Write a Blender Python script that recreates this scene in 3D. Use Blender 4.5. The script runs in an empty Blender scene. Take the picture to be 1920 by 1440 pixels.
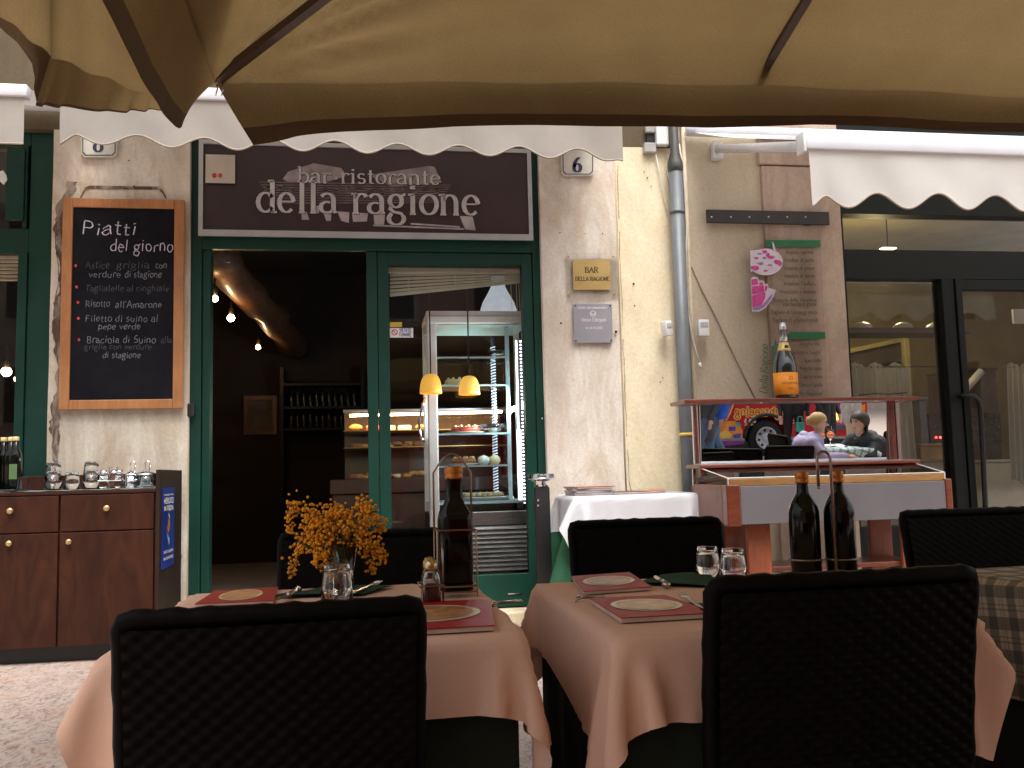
import bpy, bmesh, math, random
import numpy as np
from mathutils import Vector, Matrix
random.seed(7); rng = np.random.default_rng(7)
S = bpy.context.scene
COL = S.collection
R = math.radians
# ------------------------------------------------------------------ camera
ZC, FPX, CX, CY = 1.04, 1734.0, 960.0, 720.0      # eye height, focal length in photo pixels
YAW, PITCH, ROLL = R(9.0), R(5.5), R(-1.45)
FWD = Vector((math.sin(YAW)*math.cos(PITCH), math.cos(YAW)*math.cos(PITCH), math.sin(PITCH)))
RT0 = Vector((math.cos(YAW), -math.sin(YAW), 0)); UP0 = RT0.cross(FWD)
RT = RT0*math.cos(ROLL) + UP0*math.sin(ROLL); UP = UP0*math.cos(ROLL) - RT0*math.sin(ROLL)
CAMP = Vector((0, 0, ZC))
cd = bpy.data.cameras.new('camera'); cam = bpy.data.objects.new('camera', cd); COL.objects.link(cam)
cam.matrix_world = Matrix(((RT.x, UP.x, -FWD.x, 0), (RT.y, UP.y, -FWD.y, 0), (RT.z, UP.z, -FWD.z, ZC), (0, 0, 0, 1)))
cd.sensor_width = 36; cd.lens = FPX/1920*36; cd.clip_start = .05; cd.clip_end = 500
S.camera = cam
# ------------------------------------------------------------------ daylight: overcast
W = bpy.data.worlds.new('World'); S.world = W; W.use_nodes = True
nt = W.node_tree; nt.nodes.clear()
SUN_EL, SUN_AZ = R(64), R(172)        # azimuth clockwise from +Y: high, behind the viewer to the right
sky = nt.nodes.new('ShaderNodeTexSky'); sky.sky_type = 'NISHITA'; sky.sun_disc = False
sky.sun_elevation = SUN_EL; sky.sun_rotation = SUN_AZ; sky.air_density = 1.5; sky.dust_density = 6; sky.ozone_density = .6
hs = nt.nodes.new('ShaderNodeHueSaturation'); hs.inputs['Saturation'].default_value = .5
bg = nt.nodes.new('ShaderNodeBackground'); bg.inputs[1].default_value = .15
wo = nt.nodes.new('ShaderNodeOutputWorld')
nt.links.new(sky.outputs[0], hs.inputs['Color']); nt.links.new(hs.outputs[0], bg.inputs[0]); nt.links.new(bg.outputs[0], wo.inputs[0])
sl = bpy.data.lights.new('sun', 'SUN'); sl.energy = 1.5; sl.angle = R(30); sl.color = (1, .985, .965)
so = bpy.data.objects.new('sun', sl); COL.objects.link(so)
sd = Vector((math.sin(SUN_AZ)*math.cos(SUN_EL), math.cos(SUN_AZ)*math.cos(SUN_EL), math.sin(SUN_EL)))
so.rotation_euler = (-sd).to_track_quat('-Z', 'Y').to_euler(); so.location = (0, -5, 12)
S.view_settings.view_transform = 'Standard'; S.view_settings.look = 'None'
S.view_settings.gamma = 1; S.view_settings.exposure = .76; S.view_settings.use_curve_mapping = False
S.cycles.use_denoising = True
S.cycles.max_bounces = 10; S.cycles.transparent_max_bounces = 24; S.cycles.transmission_bounces = 10
S.cycles.sample_clamp_indirect = 6
# ------------------------------------------------------------------ photo pixel -> point on a real plane
def ray(x, y): return RT*((x-CX)/FPX) - UP*((y-CY)/FPX) + FWD
def PY(x, y, Y): d = ray(x, y); return CAMP + d*(Y/d.y)
def PX_(x, y, X): d = ray(x, y); return CAMP + d*(X/d.x)
def PZ(x, y, Z): d = ray(x, y); return CAMP + d*((Z-ZC)/d.z)
# ------------------------------------------------------------------ mesh collector
class MB:
    def __init__(s): s.v = []; s.f = []; s.uv = None
    def add(s, vs, fs):
        n = len(s.v); s.v += [tuple(v) for v in vs]; s.f += [tuple(i+n for i in f) for f in fs]; return s
    def box(s, x0, x1, y0, y1, z0, z1, m=None):
        vs = [Vector((x, y, z)) for z in (z0, z1) for y in (y0, y1) for x in (x0, x1)]
        if m: vs = [m @ v for v in vs]
        return s.add(vs, [(0, 2, 3, 1), (4, 5, 7, 6), (0, 1, 5, 4), (2, 6, 7, 3), (0, 4, 6, 2), (1, 3, 7, 5)])
    def hexa(s, p):          # 8 points: bottom ring then top ring
        return s.add(p, [(3, 2, 1, 0), (4, 5, 6, 7), (0, 1, 5, 4), (1, 2, 6, 5), (2, 3, 7, 6), (3, 0, 4, 7)])
    def tube(s, pts, r, n=8, caps=True, closed=False):
        pts = [Vector(p) for p in pts]; m = len(pts)
        rs = r if isinstance(r, (list, tuple)) else [r]*m
        rings = []; prev = None
        for i, p in enumerate(pts):
            if closed: t = pts[(i+1) % m] - pts[i-1]
            else: t = pts[min(i+1, m-1)] - pts[max(i-1, 0)]
            if t.length < 1e-9: t = Vector((0, 0, 1))
            t.normalize()
            if prev is None:
                a = Vector((0, 0, 1)) if abs(t.z) < .9 else Vector((1, 0, 0)); u = t.cross(a).normalized()
            else:
                u = prev - t*prev.dot(t)
                u = u.normalized() if u.length > 1e-6 else t.orthogonal().normalized()
            prev = u; w = t.cross(u)
            rings.append([p + (u*math.cos(2*math.pi*k/n) + w*math.sin(2*math.pi*k/n))*rs[i] for k in range(n)])
        vs = [v for rg in rings for v in rg]; fs = []
        for i in range(m if closed else m-1):
            j = (i+1) % m
            for k in range(n): fs.append((i*n+k, i*n+(k+1) % n, j*n+(k+1) % n, j*n+k))
        if caps and not closed: fs.append(tuple(range(n-1, -1, -1))); fs.append(tuple((m-1)*n+k for k in range(n)))
        return s.add(vs, fs)
    def lathe(s, prof, o=(0, 0, 0), n=24, m=None, sq=None):   # prof: (radius, z)
        vs = []; fs = []
        for r, z in prof:
            for k in range(n):
                a = 2*math.pi*(k+.5)/n; c, d = math.cos(a), math.sin(a)
                if sq: q = (abs(c)**sq + abs(d)**sq)**(-1/sq); c *= q; d *= q
                v = Vector((r*c, r*d, z)); v = (m @ v) if m else v
                vs.append(v + Vector(o))
        for i in range(len(prof)-1):
            for k in range(n): fs.append((i*n+k, i*n+(k+1) % n, (i+1)*n+(k+1) % n, (i+1)*n+k))
        if prof[0][0] > 1e-5: fs.append(tuple(range(n-1, -1, -1)))
        if prof[-1][0] > 1e-5: fs.append(tuple((len(prof)-1)*n+k for k in range(n)))
        return s.add(vs, fs)
    def grid(s, f, nu, nv, closed_u=False):
        vs = [f(i/nu, j/nv) for j in range(nv+1) for i in range(nu+1)]; w = nu+1
        return s.add(vs, [(j*w+i, j*w+i+1, (j+1)*w+i+1, (j+1)*w+i) for j in range(nv) for i in range(nu)])
    def ball(s, c, r, nu=8, nv=6, sc=(1, 1, 1)):
        c = Vector(c); prof = [(math.sin(math.pi*j/nv)*r, -math.cos(math.pi*j/nv)*r) for j in range(nv+1)]
        vs = []; fs = []
        for q, z in prof:
            for k in range(nu):
                a = 2*math.pi*k/nu; vs.append(c + Vector((q*math.cos(a)*sc[0], q*math.sin(a)*sc[1], z*sc[2])))
        for i in range(nv):
            for k in range(nu): fs.append((i*nu+k, i*nu+(k+1) % nu, (i+1)*nu+(k+1) % nu, (i+1)*nu+k))
        return s.add(vs, fs)
    def slab(s, poly, off):   # polygon (list of points) thickened along vector off
        poly = [Vector(p) for p in poly]; off = Vector(off); n = len(poly)
        vs = poly + [p+off for p in poly]
        return s.add(vs, [tuple(range(n)), tuple(range(2*n-1, n-1, -1))] + [(i, (i+1) % n, n+(i+1) % n, n+i) for i in range(n)])
    def bevbox(s, x0, x1, y0, y1, z0, z1, b=.01, seg=2, m=None):
        bm = bmesh.new(); bmesh.ops.create_cube(bm, size=1)
        for v in bm.verts: v.co = Vector(((x0+x1)/2+v.co.x*(x1-x0), (y0+y1)/2+v.co.y*(y1-y0), (z0+z1)/2+v.co.z*(z1-z0)))
        bmesh.ops.bevel(bm, geom=list(bm.edges), offset=b, segments=seg, profile=.5, affect='EDGES')
        bm.verts.index_update()
        s.add([(m @ v.co) if m else v.co for v in bm.verts], [tuple(v.index for v in f.verts) for f in bm.faces]); bm.free(); return s
def sgn_area(f, v): return 0
ORG = {}
def link(o, parent=None):
    COL.objects.link(o)
    if parent is not None: o.parent = parent
    return o
def tag(o, label=None, cat=None, group=None, kind=None):
    if label: o['label'] = label
    if cat: o['category'] = cat
    if group: o['group'] = group
    if kind: o['kind'] = kind
    return o
def thing(name, label, cat, loc=(0, 0, 0), group=None):
    o = bpy.data.objects.new(name, None); o.location = loc; o.empty_display_size = .1
    link(o); ORG[o.name] = Vector(loc); return tag(o, label, cat, group)
def build(mb, name, mat, parent=None, smooth=False, kind=None, label=None, fix=True):
    me = bpy.data.meshes.new(name)
    org = ORG.get(parent.name, Vector()) if parent is not None else Vector()
    me.from_pydata([tuple(Vector(v)-org) for v in mb.v], [], mb.f)
    if fix:
        bm = bmesh.new(); bm.from_mesh(me); bmesh.ops.recalc_face_normals(bm, faces=bm.faces); bm.to_mesh(me); bm.free()
    for m in (mat if isinstance(mat, (list, tuple)) else [mat]): me.materials.append(m)
    if smooth is True: me.polygons.foreach_set('use_smooth', [True]*len(me.polygons))
    me.update()
    if smooth == 'auto': me.shade_smooth() if hasattr(me, 'shade_smooth') else None; me.set_sharp_from_angle(angle=R(35))
    o = bpy.data.objects.new(name, me); link(o, parent); ORG[o.name] = org
    if kind: o['kind'] = kind
    if label: o['label'] = label
    return o
def solo(mb, name, mat, label, cat, smooth=False, group=None, kind=None):
    o = build(mb, name, mat, None, smooth); return tag(o, label, cat, group, kind)
def copy_tree(o, loc=None, rot=None, label=None, scale=None, parent=None):
    c = o.copy(); link(c); c.parent = parent
    if parent is not None: c.matrix_parent_inverse = o.matrix_parent_inverse.copy()
    ORG[c.name] = ORG.get(o.name, Vector())
    if loc is not None: c.location = loc
    if rot is not None: c.rotation_euler = rot
    if scale is not None: c.scale = scale
    if label: c['label'] = label
    for ch in list(KIDS(o)): copy_tree(ch, parent=c)
    return c
def KIDS(o): return [x for x in bpy.data.objects if x.parent == o]
# ------------------------------------------------------------------ materials
def nodes(name):
    m = bpy.data.materials.new(name); m.use_nodes = True; t = m.node_tree
    return m, t, t.nodes['Principled BSDF'], t.nodes, t.links
def coords(N, L, scale=1.0, vec=(1, 1, 1)):
    tc = N.new('ShaderNodeTexCoord'); mp = N.new('ShaderNodeMapping')
    mp.inputs['Scale'].default_value = [scale*a for a in vec]; L.new(tc.outputs['Object'], mp.inputs[0]); return mp.outputs[0]
def ramp(N, L, src, stops):
    r = N.new('ShaderNodeValToRGB'); e = r.color_ramp.elements
    while len(e) < len(stops): e.new(.5)
    for el, (p, c) in zip(e, stops): el.position = p; el.color = (*c, 1) if len(c) == 3 else c
    L.new(src, r.inputs[0]); return r.outputs[0]
def noise(N, L, vec, scale, detail=6, rough=.6, dist=0):
    n = N.new('ShaderNodeTexNoise'); n.inputs['Scale'].default_value = scale; n.inputs['Detail'].default_value = detail
    n.inputs['Roughness'].default_value = rough; n.inputs['Distortion'].default_value = dist
    L.new(vec, n.inputs['Vector']); return n.outputs[0]
def mixc(N, L, fac, a, b, mode='MIX'):
    m = N.new('ShaderNodeMix'); m.data_type = 'RGBA'; m.blend_type = mode
    for inp, v in ((m.inputs[0], fac), (m.inputs[6], a), (m.inputs[7], b)):
        if isinstance(v, (int, float)): inp.default_value = v
        elif isinstance(v, tuple): inp.default_value = (*v, 1)
        else: L.new(v, inp)
    return m.outputs[2]
def bump(N, L, h, P, strength=.3, dist=.01):
    b = N.new('ShaderNodeBump'); b.inputs['Strength'].default_value = strength; b.inputs['Distance'].default_value = dist
    L.new(h, b.inputs['Height']); L.new(b.outputs[0], P.inputs['Normal'])
def dim(c, k): return tuple(min(1, a*k) for a in c)
def M(name, col, rough=.6, metal=0, var=.25, scale=6, bmp=.15, bscale=60, vec=(1, 1, 1), emit=0, ecol=None, coat=0, spec=.5):
    m, t, P, N, L = nodes(name); P.inputs['Specular IOR Level'].default_value = spec
    P.inputs['Roughness'].default_value = rough; P.inputs['Metallic'].default_value = metal
    if coat: P.inputs['Coat Weight'].default_value = coat; P.inputs['Coat Roughness'].default_value = .15
    v = coords(N, L, 1, vec)
    if var:
        c = ramp(N, L, noise(N, L, v, scale), [(.3, dim(col, 1-var)), (.7, dim(col, 1+var))]); L.new(c, P.inputs['Base Color'])
        rr = N.new('ShaderNodeMapRange'); rr.inputs[3].default_value = max(.03, rough-.1); rr.inputs[4].default_value = min(1, rough+.12)
        L.new(noise(N, L, v, scale*2.3), rr.inputs[0]); L.new(rr.outputs[0], P.inputs['Roughness'])
    else: P.inputs['Base Color'].default_value = (*col, 1)
    if bmp: bump(N, L, noise(N, L, v, bscale, 3), P, bmp, .004)
    if emit: P.inputs['Emission Color'].default_value = (*(ecol or col), 1); P.inputs['Emission Strength'].default_value = emit
    return m
def EM(name, col, s):
    m, t, P, N, L = nodes(name); N.remove(P); e = N.new('ShaderNodeEmission'); e.inputs[0].default_value = (*col, 1); e.inputs[1].default_value = s
    L.new(e.outputs[0], N['Material Output'].inputs[0]); return m
def WOOD(name, a, b, rough=.4, vec=(6, 6, .6), wear=None, coat=.2, spec=.5):
    m, t, P, N, L = nodes(name); P.inputs['Specular IOR Level'].default_value = spec; v = coords(N, L, 1, vec)
    c = ramp(N, L, noise(N, L, v, 5, 8, .65, 1.2), [(.3, a), (.7, b)])
    v2 = coords(N, L)
    c = mixc(N, L, ramp(N, L, noise(N, L, v2, 3, 4), [(.45, (0, 0, 0)), (.7, (.5, .5, .5))]), c, dim(a, .6))
    if wear:
        c = mixc(N, L, ramp(N, L, noise(N, L, v2, 17, 7, .75), [(.66, (0, 0, 0)), (.7, (1, 1, 1))]), c, wear)
    L.new(c, P.inputs['Base Color']); P.inputs['Roughness'].default_value = rough; P.inputs['Coat Weight'].default_value = coat
    bump(N, L, noise(N, L, v, 9, 6), P, .15, .003); return m
def GLASS(name, tint=(1, 1, 1), rough=.02, ior=1.45):
    m, t, P, N, L = nodes(name); N.remove(P)
    f = N.new('ShaderNodeFresnel'); f.inputs[0].default_value = ior
    g = N.new('ShaderNodeBsdfGlossy'); g.inputs['Roughness'].default_value = rough
    tr = N.new('ShaderNodeBsdfTransparent'); tr.inputs[0].default_value = (*tint, 1)
    mx = N.new('ShaderNodeMixShader'); L.new(f.outputs[0], mx.inputs[0]); L.new(tr.outputs[0], mx.inputs[1]); L.new(g.outputs[0], mx.inputs[2])
    L.new(mx.outputs[0], N['Material Output'].inputs[0]); return m
def SOLIDGLASS(name, col=(1, 1, 1), rough=.02, ior=1.45):
    m, t, P, N, L = nodes(name); P.inputs['Base Color'].default_value = (*col, 1); P.inputs['Roughness'].default_value = rough
    P.inputs['Transmission Weight'].default_value = 1; P.inputs['IOR'].default_value = ior; return m
def CLOTH(name, col, trans=0, weave=700, var=.12, col2=None, big=1.2, stain=None):
    m, t, P, N, L = nodes(name); v = coords(N, L)
    c = ramp(N, L, noise(N, L, v, big, 5), [(.3, dim(col, 1-var)), (.7, dim(col2 or col, 1+var))])
    if stain: c = mixc(N, L, ramp(N, L, noise(N, L, v, 2.4, 8, .7, .5), [(.52, (0, 0, 0)), (.75, (.7, .7, .7))]), c, stain)
    nz = noise(N, L, v, weave, 2)
    c = mixc(N, L, .18, c, ramp(N, L, nz, [(.35, (.3, .3, .3)), (.65, (1, 1, 1))]), 'MULTIPLY')
    L.new(c, P.inputs['Base Color']); P.inputs['Roughness'].default_value = .9; P.inputs['Specular IOR Level'].default_value = .15
    hh = mixc(N, L, .25, noise(N, L, v, 9, 4, .6, .8), nz)
    bump(N, L, hh, P, .35, .006)
    if trans:
        tl = N.new('ShaderNodeBsdfTranslucent'); L.new(c, tl.inputs[0]); mx = N.new('ShaderNodeMixShader'); mx.inputs[0].default_value = trans
        L.new(P.outputs[0], mx.inputs[1]); L.new(tl.outputs[0], mx.inputs[2]); L.new(mx.outputs[0], N['Material Output'].inputs[0])
    return m
def STONE(name, base, light, dark, stain, pits=True, vs=1.0, stripe=None):
    m, t, P, N, L = nodes(name); v = coords(N, L, vs); vv = coords(N, L, vs, (1, 1, .35))
    c = ramp(N, L, noise(N, L, vv, 2.2, 9, .68, .6), [(.34, dark), (.5, base), (.66, light)])
    c = mixc(N, L, ramp(N, L, noise(N, L, vv, 5, 9, .72, 1.0), [(.50, (0, 0, 0)), (.68, (.8, .8, .8))]), c, stain)
    c = mixc(N, L, .3, c, ramp(N, L, noise(N, L, v, 45, 6, .7), [(.35, (.62, .6, .58)), (.6, (1, 1, 1))]), 'MULTIPLY')
    h = noise(N, L, v, 30, 8, .7)
    if pits:
        vo = N.new('ShaderNodeTexVoronoi'); vo.inputs['Scale'].default_value = 26; L.new(noise_vec(N, L, v), vo.inputs['Vector'])
        c = mixc(N, L, ramp(N, L, vo.outputs[0], [(.03, (.7, .7, .7)), (.09, (0, 0, 0))]), c, dim(dark, .45))
    L.new(c, P.inputs['Base Color']); P.inputs['Roughness'].default_value = .85
    bump(N, L, h, P, .45, .008); return m
def noise_vec(N, L, v):
    n = N.new('ShaderNodeTexNoise'); n.inputs['Scale'].default_value = 6; L.new(v, n.inputs['Vector'])
    a = N.new('ShaderNodeVectorMath'); a.operation = 'MULTIPLY_ADD'; L.new(n.outputs[1], a.inputs[0]); a.inputs[1].default_value = (.6, .6, .6); L.new(v, a.inputs[2]); return a.outputs[0]
# ------------------------------------------------------------------ a small pen-stroke alphabet (x height = 1, baseline 0)
def AR(cx, cy, rx, ry, a0, a1, n=12):
    return [(cx+rx*math.cos(R(a0+(a1-a0)*i/n)), cy+ry*math.sin(R(a0+(a1-a0)*i/n))) for i in range(n+1)]
H, D_ = 1.62, -.62
G = {   # char: (advance, strokes, serifs)
 'a': (.95, [AR(.38, .68, .34, .32, 150, 0)+[(.72, .2), (.78, .04), (.9, .03)], AR(.38, .28, .34, .28, 60, 330)], []),
 'b': (1.0, [[(.14, H), (.14, 0)], AR(.5, .5, .38, .5, 150, -150)], [(.06, H)]),
 'c': (.88, [AR(.5, .5, .42, .5, 45, 315)], []),
 'd': (1.02, [[(.84, H), (.84, 0)], AR(.48, .5, .4, .5, 30, 330)], [(.76, H), (.92, 0)]),
 'e': (.95, [[(.1, .55), (.84, .55)]+AR(.47, .5, .38, .5, 8, 318)], []),
 'f': (.62, [AR(.48, 1.32, .24, .3, 60, 180)+[(.24, 0)], [(.02, .95), (.5, .95)]], [(.24, 0)]),
 'g': (.98, [AR(.42, .66, .32, .33, 0, 360, 18), [(.66, .9), (.92, 1.02)], [(.2, .4), (.12, .25), (.3, .1), (.7, .02), (.85, -.2)]+AR(.45, -.25, .4, .32, 0, -200)+[(.2, .02)]], []),
 'h': (1.06, [[(.16, H), (.16, 0)], AR(.5, .6, .34, .4, 160, 0)+[(.84, 0)]], [(.08, H), (.16, 0), (.84, 0)]),
 'i': (.5, [[(.24, 1), (.24, 0)], AR(.24, 1.38, .05, .05, 0, 360, 8)], [(.16, 1), (.24, 0)]),
 'j': (.5, [[(.3, 1), (.3, -.3)]+AR(.1, -.3, .2, .3, 0, -90), AR(.3, 1.38, .05, .05, 0, 360, 8)], [(.22, 1)]),
 'k': (1.0, [[(.16, H), (.16, 0)], [(.78, 1), (.2, .42)], [(.4, .6), (.88, 0)]], [(.08, H), (.16, 0), (.86, 0)]),
 'l': (.5, [[(.24, H), (.24, 0)]], [(.16, H), (.24, 0)]),
 'm': (1.6, [[(.16, 1), (.16, 0)], AR(.47, .62, .3, .38, 160, 0)+[(.77, 0)], AR(1.08, .62, .3, .38, 160, 0)+[(1.38, 0)]], [(.08, 1), (.16, 0), (.77, 0), (1.38, 0)]),
 'n': (1.06, [[(.16, 1), (.16, 0)], AR(.5, .6, .34, .4, 160, 0)+[(.84, 0)]], [(.08, 1), (.16, 0), (.84, 0)]),
 'o': (1.0, [AR(.5, .5, .41, .5, 90, 450, 22)], []),
 'p': (1.02, [[(.16, 1), (.16, D_)], AR(.52, .5, .38, .5, 150, -150)], [(.08, 1), (.16, D_)]),
 'q': (1.02, [[(.84, 1), (.84, D_)], AR(.48, .5, .38, .5, 30, 330)], [(.84, D_)]),
 'r': (.76, [[(.2, 1), (.2, 0)], AR(.52, .66, .3, .34, 165, 50)+[(.74, .84)]], [(.12, 1), (.22, 0)]),
 's': (.8, [AR(.4, .74, .28, .26, 30, 250)+AR(.4, .25, .3, .26, 80, -150)], []),
 't': (.66, [[(.3, 1.38), (.3, .22)]+AR(.48, .2, .18, .19, 180, 310), [(.05, .97), (.58, .97)]], []),
 'u': (1.06, [[(.16, 1), (.16, .35)]+AR(.5, .36, .34, .36, 180, 350), [(.86, 1), (.86, 0)]], [(.1, 1), (.8, 1), (.92, 0)]),
 'v': (.92, [[(.08, 1), (.46, 0), (.84, 1)]], [(.08, 1), (.84, 1)]),
 'w': (1.3, [[(.08, 1), (.36, 0), (.65, .8), (.94, 0), (1.22, 1)]], [(.08, 1), (1.22, 1)]),
 'x': (.95, [[(.1, 1), (.85, 0)], [(.85, 1), (.1, 0)]], []),
 'y': (.95, [[(.1, 1), (.48, .05)], [(.86, 1), (.36, -.4), (.1, -.58)]], [(.1, 1), (.86, 1)]),
 'z': (.85, [[(.1, 1), (.76, 1), (.08, 0), (.8, 0)]], []),
 'A': (1.3, [[(.05, 0), (.62, 1.5), (1.2, 0)], [(.27, .55), (.97, .55)]], [(.05, 0), (1.2, 0)]),
 'B': (1.1, [[(.16, 1.5), (.16, 0)], [(.16, 1.5)]+AR(.5, 1.14, .36, .36, 90, -90)+[(.16, .78)], [(.16, .78)]+AR(.52, .39, .44, .39, 90, -90)+[(.16, 0)]], [(.1, 1.5), (.1, 0)]),
 'C': (1.2, [AR(.66, .75, .56, .75, 45, 315, 16)], []),
 'D': (1.3, [[(.16, 1.5), (.16, 0)], [(.16, 1.5)]+AR(.5, .75, .66, .75, 90, -90, 16)+[(.16, 0)]], [(.1, 1.5), (.1, 0)]),
 'E': (1.05, [[(.16, 1.5), (.16, 0)], [(.16, 1.5), (.9, 1.5), (.92, 1.36)], [(.16, .8), (.7, .8)], [(.16, 0), (.95, 0), (.97, .16)]], [(.1, 1.5), (.1, 0)]),
 'F': (1.0, [[(.16, 1.5), (.16, 0)], [(.16, 1.5), (.9, 1.5)], [(.16, .8), (.7, .8)]], [(.16, 0)]),
 'G': (1.3, [AR(.66, .75, .56, .75, 45, 350, 16)+[(1.2, .6), (.8, .6)]], []),
 'H': (1.3, [[(.16, 1.5), (.16, 0)], [(1.1, 1.5), (1.1, 0)], [(.16, .78), (1.1, .78)]], [(.16, 1.5), (.16, 0), (1.1, 1.5), (1.1, 0)]),
 'I': (.5, [[(.25, 1.5), (.25, 0)]], [(.25, 1.5), (.25, 0)]),
 'J': (.7, [[(.5, 1.5), (.5, .3)]+AR(.28, .3, .22, .3, 0, -150)], [(.5, 1.5)]),
 'L': (.98, [[(.16, 1.5), (.16, 0), (.9, 0), (.92, .18)]], [(.16, 1.5), (.1, 0)]),
 'M': (1.55, [[(.14, 0), (.2, 1.5), (.76, .1), (1.32, 1.5), (1.4, 0)]], [(.14, 0), (1.4, 0)]),
 'N': (1.35, [[(.16, 0), (.16, 1.5), (1.14, 0), (1.14, 1.5)]], [(.16, 0), (1.14, 1.5)]),
 'O': (1.4, [AR(.7, .75, .6, .75, 90, 450, 24)], []),
 'P': (1.1, [[(.16, 1.5), (.16, 0)], [(.16, 1.5)]+AR(.5, 1.1, .45, .4, 90, -90)+[(.16, .7)]], [(.1, 1.5), (.16, 0)]),
 'Q': (1.4, [AR(.7, .75, .6, .75, 90, 450, 24), [(.8, .3), (1.3, -.2)]], []),
 'R': (1.2, [[(.16, 1.5), (.16, 0)], [(.16, 1.5)]+AR(.5, 1.12, .42, .38, 90, -90)+[(.16, .74)], [(.5, .74), (1.1, 0)]], [(.1, 1.5), (.16, 0), (1.1, 0)]),
 'S': (1.0, [AR(.5, 1.12, .36, .38, 40, 260)+AR(.5, .38, .4, .38, 80, -150)], []),
 'T': (1.1, [[(.55, 1.5), (.55, 0)], [(.05, 1.32), (.06, 1.5), (1.04, 1.5), (1.05, 1.32)]], [(.55, 0)]),
 'U': (1.25, [[(.16, 1.5), (.16, .45)]+AR(.6, .45, .44, .45, 180, 360)+[(1.04, 1.5)]], [(.16, 1.5), (1.04, 1.5)]),
 'V': (1.2, [[(.06, 1.5), (.6, 0), (1.14, 1.5)]], [(.06, 1.5), (1.14, 1.5)]),
 'Z': (1.1, [[(.1, 1.5), (1, 1.5), (.08, 0), (1.04, 0)]], []),
 '6': (1.0, [[(.78, 1.45), (.5, 1.35), (.2, .9)]+AR(.5, .42, .36, .42, 170, 530, 20)], []),
 '8': (1.0, [AR(.5, 1.12, .3, .34, 90, 450, 18), AR(.5, .4, .38, .4, 90, 450, 18)], []),
 '5': (1.0, [[(.85, 1.5), (.25, 1.5), (.2, .85)]+AR(.48, .45, .38, .45, 110, -150)], []),
 '.': (.4, [AR(.2, .06, .05, .05, 0, 360, 8)], []), '*': (.7, [AR(.35, .5, .1, .1, 0, 360, 8), AR(.35, .5, .04, .04, 0, 360, 8)], []),
 "'": (.3, [[(.15, 1.5), (.12, 1.2)]], []), ' ': (.55, [], []), '-': (.6, [[(.1, .5), (.5, .5)]], [])}
def glyph_strokes(txt, gap=.08):
    out = []; ser = []; x = 0
    for ch in txt:
        adv, st, se = G.get(ch, G[' '])
        out += [[(x+p[0], p[1]) for p in s] for s in st]; ser += [(x+a, b) for a, b in se]; x += adv+gap
    return out, ser, x-gap
def ribbon(mb, pts, mapf, thick, thin, slant=0, close_eps=1e-4):
    # broad-nib stroke: thick where it runs vertically, thin where it runs sideways
    p = [np.array(q, float) for q in pts]
    q = [p[0]]
    for a in p[1:]:
        if np.linalg.norm(a-q[-1]) > 1e-4: q.append(a)
    if len(q) < 2: return
    fine = []
    for a, b in zip(q[:-1], q[1:]):
        n = max(1, int(np.linalg.norm(b-a)/.4))
        fine += [a+(b-a)*i/n for i in range(n)]
    fine.append(q[-1]); q = fine; L_ = []; Rr = []
    for i in range(len(q)):
        t = q[min(i+1, len(q)-1)]-q[max(i-1, 0)]; t = t/(np.linalg.norm(t)+1e-9)
        w = thin+(thick-thin)*abs(t[1])**1.3; n = np.array([-t[1], t[0]])*w/2
        L_.append(q[i]+n); Rr.append(q[i]-n)
    k = len(mb.v)
    for a, b in zip(L_, Rr): mb.v.append(tuple(mapf(*a))); mb.v.append(tuple(mapf(*b)))
    for i in range(len(q)-1): mb.f.append((k+2*i, k+2*i+1, k+2*i+3, k+2*i+2))
def text_px(mb, txt, x0, x1, yb, xh, plane, thick=.2, thin=.08, serif=0, slant=0, y1=None, jit=0, gap=.08, wob=0):
    # writes txt between photo columns x0..x1 on a real plane; plane maps a photo pixel to a point on the surface
    st, se, w = glyph_strokes(txt, gap); sx = (x1-x0)/w; y1 = yb if y1 is None else y1
    def mp(u, v):
        if wob: v = v*(1+wob*math.sin(u*1.9+x0))+wob*math.sin(u*2.7+yb)
        x = x0+(u+slant*v)*sx; return plane(x, yb+(y1-yb)*(u/w)-v*xh)
    for s in st:
        if jit: s = [(a+random.uniform(-jit, jit), b+random.uniform(-jit, jit)) for a, b in s]
        ribbon(mb, s, mp, thick, thin)
    if serif:
        for a, b in se: ribbon(mb, [(a-serif, b), (a+serif, b)], mp, thin*1.3, thin*1.3)
    return mb
def on_y(Y): return lambda x, y: PY(x, y, Y)
def poly_px(mb, pts, plane): mb.add([plane(*p) for p in pts], [tuple(range(len(pts)))]); return mb
# ------------------------------------------------------------------ palette
m_green = M('green_paint', (.0020, .040, .027), .45, var=.2, scale=3, bmp=.08, spec=.35)
m_dgreen = M('dark_green_paint', (.0025, .0055, .0048), .45, spec=.3, var=.2, scale=3, bmp=.05)
m_pier = STONE('pier_stone', (.66, .59, .49), (.82, .77, .68), (.45, .36, .27), (.50, .37, .25))
m_pierR = STONE('pale_pier_stone', (.67, .60, .51), (.84, .80, .73), (.50, .42, .34), (.58, .46, .34))
m_dirt = STONE('peeling_brown_render', (.13, .075, .055), (.45, .38, .31), (.07, .04, .03), (.55, .48, .40), vs=2.5)
m_cream = STONE('cream_plaster', (.78, .68, .47), (.84, .75, .55), (.70, .59, .39), (.72, .62, .43), pits=False)
m_tan = STONE('tan_plaster', (.56, .48, .36), (.61, .53, .41), (.50, .42, .31), (.52, .44, .33), pits=False)
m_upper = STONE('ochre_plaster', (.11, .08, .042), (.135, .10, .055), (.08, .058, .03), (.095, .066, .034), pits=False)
m_pil = STONE('brown_stone', (.46, .36, .29), (.56, .46, .38), (.33, .24, .19), (.40, .27, .21))
m_black = M('black_plastic', (.008, .008, .009), .4, var=.2)
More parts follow.
